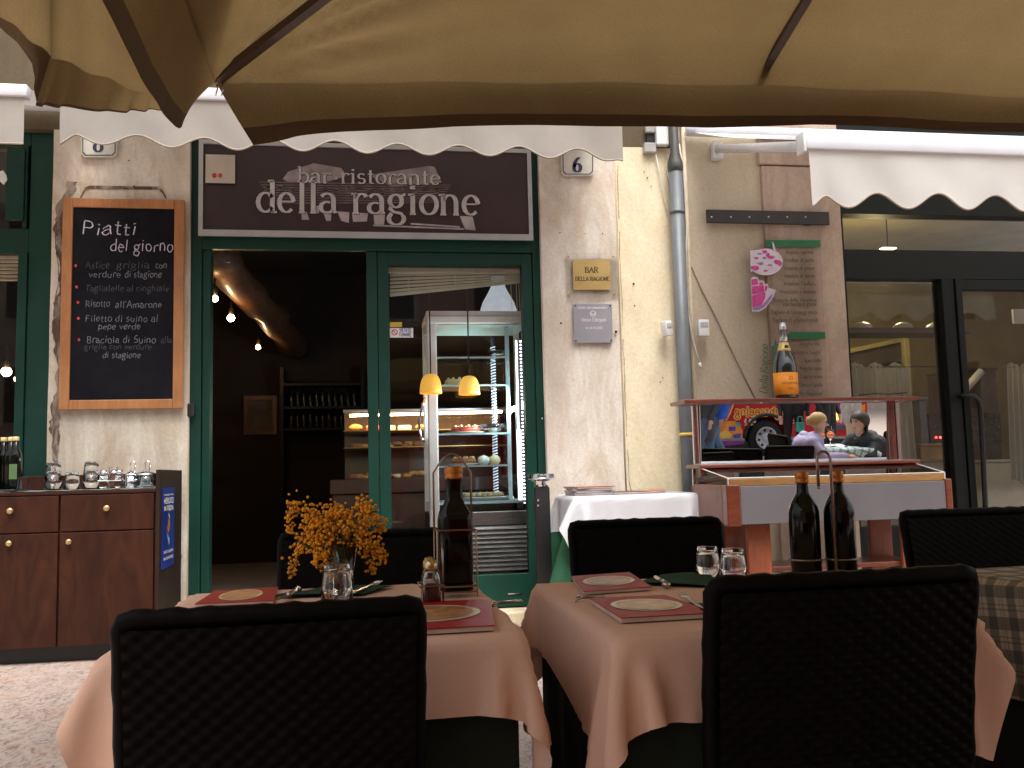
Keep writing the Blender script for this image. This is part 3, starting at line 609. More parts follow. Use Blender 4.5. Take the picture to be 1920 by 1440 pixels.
for px, k in ((905, 3), (925, 0)): x = xs(px, 0); solo(MB().lathe([(.03, 0), (.05, .03), (.045, .06), (.02, .075), (0, .08)], (x, YG+.3, shz[3]+.002), 16), 'dessert_cup', m_china if k else m_pas[3], 'small dessert beside the chocolate cake, %s' % ('nearer the light strip' if k == 0 else 'left one of two'), 'dessert', True)
tr = thing('pastry_tray', 'silver tray of cream puffs on the fridge floor', 'tray', (xs(905, 0), YG+.3, fb)); build(MB().bevbox(xs(862, 0), xs(955, 0), YG+.16, YG+.48, fb+.002, fb+.03, .008), 'tray', m_steel, tr)
for i in range(7):
    for j in range(3): build(MB().lathe([(.018, 0), (.026, .01), (.024, .024), (.01, .034), (0, .035)], (xs(870, 0)+i*.045, YG+.2+j*.09, fb+.03), 10), 'cream_puff', m_pas[3], tr, True)
# Venetian blind behind the pane
m_sl = M('blind_cream', (.72, .69, .55), .45, var=.08)
bt = thing('venetian_blind', 'cream venetian blind pulled up crooked at the top of the door glass', 'blind', (X(850), YD+.12, Z(497)))
build(MB().bevbox(xs1-.01, xe0+.02, YD+.1, YD+.14, Z(505), Z(495), .005), 'head_rail', m_sl, bt)
for k in range(7):
    t_ = k/6; a = PY(731, 509+t_*44, YD+.12); b = PY(976, 509+t_*20, YD+.12)
    mb = MB(); w = .01; hh = (.0125-.0065*0) if k < 6 else .016; mb.hexa([a+Vector((0, -w, -hh)), b+Vector((0, -w, -hh*.6)), b+Vector((0, -w+.002, -hh*.6)), a+Vector((0, -w+.002, -hh)), a+Vector((0, w*.4, hh)), b+Vector((0, w*.4, hh*.6)), b+Vector((0, w*.4+.002, hh*.6)), a+Vector((0, w*.4+.002, hh))]); build(mb, 'slat' if k < 6 else 'bottom_rail', m_sl, bt)
for px in (765, 853, 940): build(MB().tube([PY(px, 503, YD+.1), PY(px+1, 552-24*(px-731)/245, YD+.1)], .0025, 5), 'cord', m_sl, bt)
for px in (957, 967, 972): build(MB().tube([PY(px, 520, YD+.1), PY(px+6, 640, YD+.1)], .002, 5), 'pull_cord', m_sl, bt)
# yellow pendants stand in for lamp reflections in the pane; white bell lamp
def pendant(px, py, Y, r, h, col, e, label, zt=3.6):
    c = PY(px, py, Y); t = thing('pendant_lamp', label, 'lamp', c)
    m = M('lamp_shade_'+label[:6].strip(), col, .4, var=.05, emit=e, ecol=col)
    prof = [(r*math.cos(a)**.6 if a < 1.5 else r*.2, h*math.sin(a)) for a in np.linspace(0, 1.45, 9)]
    build(MB().lathe(prof+[(q-.006, z) for q, z in reversed(prof)], c, 24), 'shade', m, t, True); build(MB().tube([c+Vector((0, 0, h*.95)), Vector((c.x, c.y, zt))], .006, 6), 'flex', m_black, t)
    return t
pendant(808, 738, 7.0, .085, .15, (.80, .42, .06), .4, 'yellow glass pendant shade overlapping the fridge frame'); pendant(880, 740, 7.02, .082, .145, (.80, .46, .08), .4, 'yellow glass pendant shade in front of the fridge shelves')
c = PY(935, 592, 7.45); t = thing('pendant_lamp', 'large white bell-shaped lamp above the display fridge', 'lamp', c)
build(MB().lathe([(.15, 0), (.15, .05), (.13, .11), (.085, .19), (.06, .24), (.055, .33), (0, .34)], c, 28), 'shade', M('white_bell', (.62, .66, .68), .4, emit=.25, ecol=(.8, .9, 1)), t, True); build(MB().tube([c+Vector((0, 0, .33)), Vector((c.x, c.y, 3.62))], .008, 6), 'flex', m_black, t)
# ================================================================== kitchen interior on the right
m_yw = M('yellow_kitchen_wall', (.30, .255, .125), .7, var=.2, scale=2); m_kw = M('kitchen_tile', (.34, .32, .24), .4, var=.1)
inter('kitchen_floor', 2.72, 9.5, YF+.45, 11, -.02, .02, m_if); inter('kitchen_ceiling', 2.72, 9.5, YF+.33, 11, 3.65, 3.72, m_yw)
inter('kitchen_wall', 2.72, 2.78, YF+.33, 11, 0, 3.7, m_yw); inter('kitchen_wall', 9.4, 9.5, YF+.33, 11, 0, 3.7, m_yw); inter('kitchen_wall', 2.78, 9.4, 10.9, 11, 0, 3.7, m_yw)
def K(px, py, Y): return PY(px, py, Y)
a, b = K(1575, 607, 8.0), K(1775, 622, 8.0); kb = thing('wall_shelf', 'grey shelf carrying white bowls inside the kitchen window', 'shelf', a); build(MB().box(a.x-.3, b.x+.3, 8.0, 8.35, b.z-.01, b.z+.04), 'board', M('grey_shelf', (.10, .095, .085), .5), kb)
for px, lab in ((1618, 'left white bowl upside down on the kitchen shelf'), (1695, 'middle white bowl upside down on the kitchen shelf'), (1757, 'right white bowl upside down on the kitchen shelf')):
    p = K(px, 612, 8.15); solo(MB().lathe([(.1, 0), (.105, .004), (.085, .05), (.04, .075), (0, .078)], (p.x, 8.17, b.z+.041), 20), 'bowl', m_china, lab, 'bowl', True)
a, b = K(1600, 700, 9.6), K(1790, 610, 9.6)
t = thing('extractor_hood', 'dark sloping extractor hood at the back of the kitchen', 'hood', (a.x, 9.6, 2.0)); p = [K(q[0], q[1], 9.6) for q in ((1588, 662), (1690, 640), (1690, 690), (1588, 690))]; mb = MB(); mb.slab(p, (0, 1.0, 0)); build(mb, 'hood', M('hood_dark', (.05, .035, .02), .4), t)
mb = MB(); mb.slab([K(q[0], q[1], 9.55) for q in ((1588, 655), (1690, 633), (1690, 641), (1588, 663))], (0, .3, 0)); build(mb, 'rim', M('hood_rim', (.4, .34, .12), .3, .5), t)
a, b = K(1690, 640, 9.4), K(1700, 760, 9.4); solo(MB().bevbox(a.x, a.x+.07, 9.35, 9.42, b.z, a.z+.1, .01), 'pipe_duct', M('duct', (.36, .3, .12), .4, .3), 'upright yellow-grey duct beside the extractor hood', 'duct')
# white net curtain on a rod
def curtain(px0, px1, pyt, pyb, Y, label, slant=0):
    a, b = K(px0, pyt, Y), K(px1, pyb, Y); t = thing('curtain', label, 'curtain', (a.x, Y, b.z)); n = 9
    def f(u, v):
        x = a.x+(b.x-a.x)*u+slant*(1-v); return (x, Y+.03*math.sin(u*n*2*math.pi+1.2*math.sin(v*2))*(.6+.4*math.sin(u*7)), b.z+(a.z-b.z)*v+.02*math.sin(u*19))
    build(MB().grid(f, 90, 10), 'cloth', CLOTH('curtain_cloth', (.62, .62, .56), .5) if 'curtain_cloth' not in bpy.data.materials else bpy.data.materials['curtain_cloth'], t, True)
    build(MB().tube([(a.x-.05, Y, a.z-.02), (b.x+.4, Y, a.z-.02)], .006, 6), 'rod', m_alu, t)
curtain(1594, 1722, 684, 905, 7.05, 'white pleated curtain behind the left kitchen window'); curtain(1890, 1990, 684, 900, 7.05, 'pale curtain at the right edge behind the glass door', -.05)
t = thing('oven', 'black kitchen oven with red and blue indicator lights', 'oven', K(1760, 850, 8.6)); a, b = K(1740, 776, 8.6), K(1830, 832, 8.6); build(MB().bevbox(a.x, b.x+.3, 8.6, 9.2, b.z, a.z, .01), 'body', M('oven_black', (.02, .015, .013), .25), t)
for px, c in ((1756, (1, .03, .03)), (1764, (1, .05, .05)), (1774, (.05, .1, 1))): q = K(px, 820, 8.59); build(MB().ball((q.x, 8.595, q.z), .012, 8, 6), 'indicator', EM('led_%d' % px, c, 6), t)
for lab, q0, q1, Y, m in (('grey steel kitchen worktop behind the glass door', (1840, 862), (1990, 1100), 8.2, m_kw), ('brown cardboard box on the kitchen worktop', (1725, 832), (1790, 862), 8.3, M('cardboard', (.30, .2, .1), .8)), ('tall dark steel cupboard in the kitchen', (1800, 690), (1880, 862), 9.0, M('cupboard_dark', (.12, .1, .08), .4, .3)), ('blue-grey kitchen unit beside the curtain', (1722, 745), (1745, 870), 8.5, M('unit_grey', (.16, .18, .2), .5)), ('low steel cabinet under the oven', (1700, 862), (1830, 1100), 8.4, m_kw)):
    a, b = K(q0[0], q0[1], Y), K(q1[0], q1[1], Y); cat = lab.split()[-4] if False else ('worktop' if 'worktop behind' in lab else 'box' if 'box' in lab else 'cupboard' if 'cupboard' in lab else 'unit' if 'unit' in lab else 'cabinet')
    t = thing({'unit': 'kitchen_unit', 'box': 'cardboard_box', 'cabinet': 'steel_cabinet', 'worktop': 'kitchen_worktop', 'cupboard': 'kitchen_cupboard'}[cat], lab, cat, ((a.x+b.x)/2, Y+.3, max(.02, b.z)))
    zb_ = b.z if cat == 'box' else .02 if b.z < .6 else b.z
    build(MB().bevbox(a.x, b.x, Y, Y+.6, zb_, a.z-.03, .008), 'carcass', m, t); build(MB().bevbox(a.x-.01, b.x+.01, Y-.02, Y+.6, a.z-.028, a.z, .006), 'top', m, t)
t = thing('paper_roll', 'white tilted paper roll seen through the glass door', 'roll', K(1825, 712, 8.8)); build(MB().tube([K(1812, 728, 8.8), K(1840, 696, 8.8)], .04, 14), 'roll', m_white, t, True); build(MB().tube([K(1808, 733, 8.8), K(1844, 691, 8.8)], .012, 8), 'core', m_black, t)
p = K(1900, 590, 8.3); solo(MB().bevbox(p.x, p.x+.4, 8.3, 8.33, p.z-.09, p.z+.06, .01), 'wall_notice', m_white, 'white board on the kitchen wall at the right edge', 'board')
p = K(1665, 466, 7.5); t = thing('ceiling_lamp', 'small glowing ceiling lamp seen through the kitchen transom', 'lamp', p); build(MB().bevbox(p.x-.07, p.x+.07, 7.47, 7.53, p.z-.007, p.z+.007, .01), 'diffuser', EM('kitchen_lamp', (1, .85, .4), 4), t); build(MB().tube([(p.x, 7.5, p.z), (p.x, 7.5, 3.66)], .006, 6), 'stem', m_black, t)
l = bpy.data.lights.new('kitchen_light', 'POINT'); l.energy = 20; l.color = (1, .8, .42); l.shadow_soft_size = .15; lo = bpy.data.objects.new('kitchen_light', l); link(lo, t); lo.location = (.6, 1.2, -.1)
# ================================================================== shop sign
YS = 6.68
sg = thing('shop_sign', 'dark purple shop sign with silver serif lettering over the door', 'sign', PY(690, 440, YS))
s00, s11 = PY(377, 439, YS), PY(995, 288, YS); s10 = PY(995, 447, YS)
sx0, sx1, sz0, sz1 = s00.x, s10.x, (s00.z+s10.z)/2, s11.z+.01
m_sign = M('sign_plum', (.040, .022, .026), .38, var=.35, scale=1.2, bmp=.02)
build(MB().box(sx0, sx1, YS-.01, YS+.05, sz0, sz1), 'panel', m_sign, sg)
build(rect_frame(MB(), sx0-.015, sx1+.015, sz0-.02, sz1+.015, YS-.03, YS-.012, .03, .045, .03), 'frame', M('sign_frame', (.45, .47, .47), .4, .3, var=.1), sg)
spl = on_y(YS-.0125)
m_pr1 = M('print_grey', (.26, .215, .22), .5, var=.4, scale=9, bmp=0); m_pr2 = M('print_dim', (.14, .10, .105), .5, var=.5, scale=12, bmp=0); m_pr3 = M('print_pale', (.40, .36, .375), .5, var=.3, scale=9, bmp=0)
mb = MB()
for q in ([(530, 336), (540, 322), (588, 306), (640, 315), (650, 330), (600, 345), (545, 343)], [(690, 328), (805, 311), (815, 313), (828, 342), (735, 350)]): poly_px(mb, q, spl)
build(mb, 'printed_roof', m_pr1, sg)
spl2 = on_y(YS-.0128); mb = MB()
for k in range(9): poly_px(mb, [(486+3*k, 340+5*k), (845-2*k, 346+4*k), (845-2*k, 348+4*k), (486+3*k, 342.5+5*k)], spl2)
for k in range(16): x = 500+k*21; y = 350+random.uniform(-4, 6); poly_px(mb, [(x, y), (x+9, y+1), (x+9, y+10), (x, y+9)], spl2)
build(mb, 'printed_lines', m_pr2, sg)
spl3 = on_y(YS-.0131); mb = MB()
for q in ([(565, 398), (575, 397), (580, 412), (566, 412)], [(585, 385), (600, 386), (598, 400), (584, 400)], [(605, 396), (622, 396), (620, 414), (612, 414)], [(632, 396), (655, 398), (654, 418), (640, 414)], [(660, 398), (690, 400), (688, 415), (662, 416)], [(700, 398), (722, 400), (720, 424), (702, 420)], [(862, 405), (886, 406), (892, 432), (872, 430)], [(770, 418), (862, 424), (862, 427), (770, 421)], [(700, 421), (870, 428), (870, 431), (700, 424)]): poly_px(mb, q, spl3)
build(mb, 'printed_arcade', m_pr3, sg)
m_let = M('letter_silver', (.50, .475, .48), .45, .1, var=.15, scale=20); m_lsh = M('letter_shadow', (.02, .012, .014), .6, var=0)
for dx, dy, Yq, mt, nm in ((1.2, 1.2, YS-.0145, m_lsh, 'painted_letter_shadow'), (0, 0, YS-.021, m_let, 'lettering')):  # dark offset copy paints the letters' shadow onto the sign
    pl = on_y(Yq); mb = MB()
    text_px(mb, 'bar*ristorante', 560+dx, 826+dx, 342+dy, 18, pl, .22, .10, .15, y1=346+dy, gap=.12)
    text_px(mb, 'della ragione', 481+dx, 900+dx, 397+dy, 36, pl, .25, .085, .16, y1=403+dy, gap=.10); build(mb, nm, mt, sg, fix=False)
# paper notice taped on the sign
nb = tag(build(MB().box(PY(387, 300, YS).x, PY(442, 300, YS).x, YS-.034, YS-.031, PY(415, 346, YS).z, PY(415, 293, YS).z), 'paper_notice', M('notice_paper', (.50, .44, .36), .8, var=.1)), 'small cream notice with red marks on the sign corner', 'notice')
mb = MB(); pl = on_y(YS-.036)
for x, y, r in ((402, 329, 4.5), (413, 329, 4)): ribbon(mb, AR(0, 0, .6, .6, 0, 360, 10), lambda u, v: pl(x+u*r, y-v*r), .9, .9)
build(mb, 'red_mark', M('red_ink', (.5, .04, .03), .6, var=0), nb)
# ================================================================== chalkboard
YB = YF-.05
a, b, c, d = PY(116, 371, YB), PY(343, 375, YB), PY(113, 769, YB), PY(346, 766, YB)
bx0, bx1, bz0, bz1 = (a.x+c.x)/2, (b.x+d.x)/2, (c.z+d.z)/2, (a.z+b.z)/2
cb = thing('chalkboard', 'tall wood-framed chalkboard with the dishes of the day', 'chalkboard', ((bx0+bx1)/2, YB, bz0))
m_cf = WOOD('orange_pine', (.36, .14, .045), (.50, .22, .08), .45, (5, 5, .7)); wf = (bx1-bx0)*.083
for q in ((bx0, bx0+wf, bz0, bz1), (bx1-wf, bx1, bz0, bz1), (bx0+wf, bx1-wf, bz1-wf, bz1), (bx0+wf, bx1-wf, bz0, bz0+wf)): build(MB().bevbox(q[0], q[1], YB-.012, YB+.03, q[2], q[3], .006, 2), 'frame_rail', m_cf, cb)
m_slate, t_, P_, N_, L_ = nodes('slate'); v_ = coords(N_, L_); L_.new(ramp(N_, L_, noise(N_, L_, v_, 3, 7, .7), [(.35, (.006, .006, .009)), (.75, (.017, .016, .021))]), P_.inputs['Base Color']); P_.inputs['Roughness'].default_value = .8; P_.inputs['Specular IOR Level'].default_value = .12
build(MB().box(bx0+wf, bx1-wf, YB, YB+.02, bz0+wf, bz1-wf), 'slate', m_slate, cb)
m_ch = [M('chalk_bright', (.55, .53, .62), .9, var=.3, scale=60), M('chalk_mid', (.22, .22, .27), .9, var=.4, scale=60), M('chalk_faint', (.085, .085, .105), .9, var=.5, scale=40)]
cpl = on_y(YB-.003)
CH = [('Piatti', 153, 256, 440, 16, 0, 1.9), ('del giorno', 206, 325, 471, 13, 0, 1.7), ('Astice', 160, 205, 503, 8.4, 2, 1.1), ('griglia', 218, 280, 503, 8.4, 2, 1.1), ('con', 291, 313, 503, 7.5, 1, 1.1), ('verdure', 166, 226, 520, 7.6, 1, 1.0), ('di stagione', 234, 303, 520, 7.8, 1, 1.25), ('Tagliatelle al cinghiale', 160, 317, 546, 7.6, 2, 1.1), ('Risotto', 160, 206, 575, 8, 1, 1.1), ("all'Amarone", 216, 303, 577, 8, 1, 1.25), ('Filetto di suino al', 160, 296, 603, 8, 1, 1.0), ('pepe verde', 184, 263, 617, 7, 1, 1.0), ('Braciola di Suino', 162, 292, 643, 8.2, 1, 1.15), ('alla', 301, 322, 643, 7.5, 2, 1.1), ('griglia con verdure', 158, 284, 655, 6.6, 2, 1.0), ('di stagione', 192, 264, 671, 7.4, 1, 1.05)]
for txt, x0, x1, yb, xh, k, w in CH:
    mb = MB(); text_px(mb, txt, x0, x1, yb, xh, cpl, w*1.02/xh, w*.82/xh, jit=.06, slant=.09, gap=.12, wob=.09); build(mb, 'chalk_writing', m_ch[k], cb, fix=False)
m_bul = M('red_chalk', (.55, .06, .07), .9, var=.3)
for x, y in ((142, 498), (143.5, 538), (146, 567), (147, 597), (148, 637)):
    mb = MB(); poly_px(mb, [(x+2.6*math.cos(t)*random.uniform(.8, 1.15), y+2.9*math.sin(t)) for t in np.linspace(0, 5.8, 10)], cpl); build(mb, 'red_bullet', m_bul, cb)
# ================================================================== number tiles and plaques
m_tile = M('glazed_tile', (.62, .60, .52), .25, var=.08, coat=.4); m_num = M('number_ink', (.02, .025, .07), .4, var=0)
def number(ch, x0, x1, y0, y1, label, tx0, tx1, yb, xh):
    Y = YF-.035; t = thing('number_tile', label, 'number tile', PY((x0+x1)/2, y1, Y)); c = 6
    out = [(x0+c, y0), (x1-c, y0), (x1, y0+c), (x1, y1-c), (x1-c, y1), (x0+c, y1), (x0, y1-c), (x0, y0+c)]
    mb = MB(); mb.slab([PY(p[0], p[1], Y) for p in out], (0, .024, 0)); build(mb, 'tile', m_tile, t)
    mb = MB(); cx, cy = (x0+x1)/2, (y0+y1)/2; pl = on_y(Y-.003); o2 = out+[out[0]]
    for (a, b), (c_, d) in zip(o2[:-1], o2[1:]):
        i = lambda x, y, k: (cx+(x-cx)*k, cy+(y-cy)*k)
        poly_px(mb, [i(a, b, .93), i(c_, d, .93), i(c_, d, .88), i(a, b, .88)], pl)
    build(mb, 'blue_border', m_num, t); mb = MB(); text_px(mb, ch, tx0, tx1, yb, xh, pl, .4, .12); build(mb, 'numeral', m_num, t, fix=False)
number('8', 152, 219, 226, 294, 'octagonal white tile with number 8 on the left pier', 175, 193, 284, 20); number('6', 1053, 1114, 272, 329, 'octagonal white tile with number 6 on the right pier', 1074, 1091, 322, 18)
Yp = YF-.03
t = thing('brass_plaque', 'shiny brass bar plaque screwed over a clear plastic backing', 'plaque', PY(1110, 545, Yp)); q = lambda x, y: PY(x, y, Yp)
mb = MB(); mb.slab([PY(*p, Yp+.012) for p in ((1061, 475), (1158, 474), (1163, 556), (1064, 564))], (0, .005, 0)); build(mb, 'clear_backing', GLASS('acrylic', (.985, .98, .975), .02, 1.2), t)
m_brass = M('satin_brass', (.60, .43, .17), .36, .75, var=.1, scale=3, bmp=.02)
mb = MB(); mb.slab([q(*p) for p in ((1074, 487), (1144, 487), (1145, 543), (1075, 543.5))], (0, .008, 0)); build(mb, 'brass_plate', m_brass, t)
pl = on_y(Yp-.003); m_pi = M('plaque_ink', (.05, .03, .015), .6, var=0); mb = MB(); text_px(mb, 'BAR', 1097, 1122, 511, 6.8, pl, .26, .1, .16); build(mb, 'lettering', m_pi, t, fix=False); mb = MB(); text_px(mb, 'DELLA RAGIONE', 1079, 1143, 526, 4.8, pl, .3, .12, .16); build(mb, 'lettering', m_pi, t, fix=False)
for p in ((1066, 481), (1150, 481), (1068, 552), (1152, 551)): build(MB().ball(PY(*p, Yp+.01), .009, 8, 6), 'screw', m_brass, t)
t = thing('silver_plaque', 'square silver-grey plaque with white engraving below the brass plate', 'plaque', PY(1110, 643, Yp)); m_sil = M('grey_plaque', (.36, .36, .40), .35, .4, var=.08)
mb = MB(); mb.slab([q(*p) for p in ((1075, 570), (1147, 570), (1149, 642), (1077, 643))], (0, .02, 0)); build(mb, 'plate', m_sil, t)
mb = MB(); text_px(mb, 'VENTE RECOMMANDEE', 1083, 1139, 579, 2.3, pl, .3, .2); text_px(mb, 'Veuve Clicquot', 1090, 1136, 603, 4.6, pl, .25, .12, .12); text_px(mb, 'A LA FLUTE', 1098, 1130, 617, 2.8, pl, .3, .2)
ribbon(mb, AR(0, 0, 1, 1, 0, 360, 14), lambda u, v: pl(1112+u*5, 588-v*5), .3, .2); ribbon(mb, [(-1, .2), (0, -.6), (1, .2)], lambda u, v: pl(1112+u*4, 588-v*4), .4, .3); ribbon(mb, [(0, 0), (1, 0)], lambda u, v: pl(1102+u*20, 608), .02, .02); build(mb, 'engraving', M('white_engraving', (.75, .75, .78), .6, var=0), t, fix=False)
for p in ((1079, 573), (1144, 573), (1080, 639), (1146, 638)): build(MB().ball(PY(*p, Yp-.002), .006, 8, 6), 'screw', m_iron, t)
# ================================================================== rain pipe, conduits, cables, boxes
m_zinc = M('weathered_zinc', (.15, .165, .18), .5, .25, var=.3, scale=5, vec=(1, 1, .4))
p0, p1, p2 = PY(1270, 330, YF-.09), PY(1278, 600, YF-.09), PY(1289, 900, YF-.09); xm = (p0.x+p1.x+p2.x)/3
rp = thing('rain_pipe', 'grey zinc rain pipe running down the wall joint', 'pipe', (xm, YF-.09, 0))
build(MB().tube([(xm, YF-.09, .0), (xm, YF-.09, PY(1270, 315, YF-.09).z)], .052, 18), 'pipe', m_zinc, rp, True); zt = PY(1268, 310, YF-.09).z
build(MB().lathe([(.055, zt-.05), (.06, zt-.02), (.058, zt+.02), (.034, zt+.1), (.034, 7)], (xm, YF-.09, 0), 18), 'upper_pipe', M('dark_zinc', (.09, .09, .085), .5, .5), rp, True)
for py in (398, 815):
    z = PY(1275, py, YF-.09).z; build(MB().lathe([(.0535, z-.012), (.0575, z-.012), (.0575, z+.012), (.0535, z+.012)], (xm, YF-.09, 0), 18), 'bracket', m_zinc if py < 500 else M('yellow_band', (.62, .42, .08), .6), rp, True)
m_cond = M('painted_conduit', (.55, .47, .34), .6)
xq = PY(1297, 600, YF-.03).x; solo(MB().tube([(xq, YF-.02, .02), (xq, YF-.02, ZL+.4)], .016, 10), 'conduit', m_cond, 'thin cream conduit beside the rain pipe', 'conduit', True)
m_cab = M('white_cable', (.66, .62, .55), .5)
cbk = thing('hanging_cable', 'loose white cable hanging beside the pipe with a bare connector', 'cable', PY(1312, 690, YF-.1)); pts = [PY(*p, YF-.06) for p in ((1273, 270), (1280, 310), (1284, 360), (1287, 420), (1286, 480), (1288, 540), (1291, 590), (1297, 630), (1305, 660), (1312, 682))]
build(MB().tube(pts, .007, 7), 'cable', m_cab, cbk, True); build(MB().tube([PY(1311, 680, YF-.06), PY(1313, 687, YF-.06), PY(1315, 691, YF-.06)], [.011, .013, .006], 8), 'connector', m_white, cbk, True)
solo(MB().tube([PY(*p, YF-.03) for p in ((1230, 290), (1238, 330), (1250, 390), (1262, 440), (1283, 480))], .004, 6), 'wall_cable', m_cab, 'thin pale cable running down the cream wall to the pipe', 'cable', True)
solo(MB().tube([PY(*p, YF-.006) for p in ((1297, 500), (1318, 548), (1345, 600), (1368, 650), (1395, 705), (1416, 748))], .005, 6), 'wall_cable', M('tan_cable', (.32, .26, .19), .7), 'brown cable running slantwise across the tan wall', 'cable', True)
def wbox(x0, x1, y0, y1, label, tilt=0, Y=YF-.1, name='sensor_box'):
    a, b = PY(x0, y1, Y), PY(x1, y0, Y); c = (a+b)/2; t = thing(name, label, 'sensor', c); m = Matrix.Translation(c) @ Matrix.Rotation(R(tilt), 4, 'Z') @ Matrix.Rotation(R(-8 if tilt else 0), 4, 'Y')
    w, h = (b.x-a.x)/2, (b.z-a.z)/2; build(MB().bevbox(-w, w, -.03, .03, -h, h, .008, m=m), 'housing', m_white, t, 'auto'); build(MB().bevbox(-w*.75, w*.75, -.036, -.03, h*.1, h*.65, .002, m=m), 'lens', M('grey_lens', (.4, .42, .45), .3) if 'grey_lens' not in bpy.data.materials else bpy.data.materials['grey_lens'], t)
    build(MB().tube([c+Vector((w*.3, .03, 0)), c+Vector((.02, .1, -.01))], .008, 6), 'bracket', m_black, t)
wbox(1242, 1258, 602, 630, 'white motion sensor left of the rain pipe', 30); wbox(1309, 1327, 600, 631, 'white motion sensor right of the rain pipe')
t = thing('meter_boxes', 'white junction box with small grey fittings high on the cream wall', 'junction box', PY(1232, 272, YF-.06)); a, b = PY(1231, 272, YF-.06), PY(1253, 236, YF-.06); build(MB().bevbox(a.x, b.x, YF-.07, YF-.01, a.z, b.z, .01), 'box', m_white, t)
a, b = PY(1208, 286, YF-.05), PY(1231, 268, YF-.05); build(MB().bevbox(a.x, b.x-.005, YF-.06, YF-.01, a.z, b.z, .008), 'socket', M('grey_fitting', (.35, .33, .31), .5), t); a, b = PY(1211, 248, YF-.05), PY(1230, 232, YF-.05); build(MB().bevbox(a.x, b.x-.005, YF-.05, YF-.01, a.z, b.z, .008), 'switch', bpy.data.materials['grey_fitting'], t); a, b = PY(1215, 268, YF-.05), PY(1228, 250, YF-.05); build(MB().box(a.x, b.x, YF-.03, YF-.01, a.z, b.z), 'link', m_iron, t)
# black screwed rail
a, b = PY(1325, 418, YF-.06), PY(1553, 398, YF-.06); t = thing('black_rail', 'flat black metal rail with screws across wall and pilaster', 'rail', a); build(MB().bevbox(a.x, b.x, YF-.075, YF-.05, a.z, b.z, .004), 'bar', M('black_bar', (.022, .018, .018), .45), t)
for px in (1334, 1370, 1405, 1441, 1476, 1510): build(MB().ball(PY(px, 407, YF-.076), .008, 8, 6), 'screw', m_alu, t)
build(MB().box(b.x-.2, b.x-.15, YF-.05, YF-.012, a.z, b.z), 'spacer', m_black, t)
# ================================================================== printed menu panel on the pilaster
YM = YF-.052
mp = thing('menu_board', 'clear wall panel with green printed salad and pizza list', 'menu board', PY(1500, 750, YM)); mb = MB(); mb.slab([PY(*p, YM) for p in ((1404, 432), (1536, 430), (1552, 750), (1416, 752))], (0, .006, 0)); build(mb, 'clear_sheet', GLASS('frosted_sheet', (.99, .985, .98), .12, 1.2), mp)
mpl = on_y(YM-.003); m_gp = M('print_green', (.008, .13, .045), .5, var=.1); m_gt = M('print_dark_green', (.05, .075, .035), .7, var=.2)
mb = MB(); poly_px(mb, [(1436, 450), (1538, 450), (1539, 463), (1437, 463)], mpl); poly_px(mb, [(1484, 622.5), (1547, 622.5), (1547.5, 635.5), (1484, 635.5)]+[(1484-6*math.sin(t), 629+6.5*math.cos(t)) for t in np.linspace(.3, 2.8, 7)], mpl); build(mb, 'green_bar', m_gp, mp)
mb = MB(); mq = on_y(YM-.005); text_px(mb, 'INSALATE', 1470, 1525, 460, 4, mq, .2, .12); text_px(mb, 'PIZZE', 1506, 1536, 633, 5, mq, .2, .12); build(mb, 'bar_lettering', M('print_bar_text', (.015, .20, .08), .6, var=0), mp, fix=False)
mb = MB()
for txt, x0, x1, yb in (('Insalata caprese', 1474, 1525, 476), ('Insalata di pollo', 1471, 1526, 491), ('Insalata di pesce', 1471, 1527, 506), ('Insalata di tonno', 1471, 1528, 520.5), ("Insalata Giulia's", 1470, 1529, 535), ('Prosciutto e melone', 1462, 1530, 550.5), ('Bresaola della Valtellina', 1450, 1531, 566), ('con rucola e grana', 1468, 1531, 573.5), ('Tagliere di formaggi misti', 1445, 1532, 589), ('Tagliere di affettati misti', 1449, 1534, 603.5), ('Margherita', 1499, 1537, 648), ('Prosciutto e funghi', 1478, 1538, 664), ('Speciale', 1507, 1540, 679), ('Vegetariana', 1500, 1540, 694), ('Capricciosa', 1500, 1541, 709), ('Tonno e cipolla', 1498, 1542, 725), ('Della Ragione', 1490, 1542, 741)): mb = MB(); text_px(mb, txt, x0, x1, yb, 4.6, mpl, .26, .14); build(mb, 'menu_line', m_gt, mp, fix=False)
mb = MB(); st, se, w = glyph_strokes('Della Ragione', .02)   # vertical script along the edge
for s in st: ribbon(mb, s, lambda u, v: mpl(1438-v*9+2*(u/w), 738-(u+.25*v)*(92/w)), .17, .07)
build(mb, 'script_name', M('script_green', (.02, .10, .035), .6, var=0), mp, fix=False)
mb = MB(); poly_px(mb, [(1447, 650), (1452, 645), (1454, 634), (1457, 645), (1463, 648), (1463, 700), (1449, 702)], mpl); poly_px(mb, [(1448, 704), (1460, 702), (1458, 748), (1450, 748)], mpl); build(mb, 'tower_print', M('tower_teal', (.05, .12, .10), .6, var=.4, scale=30), mp)
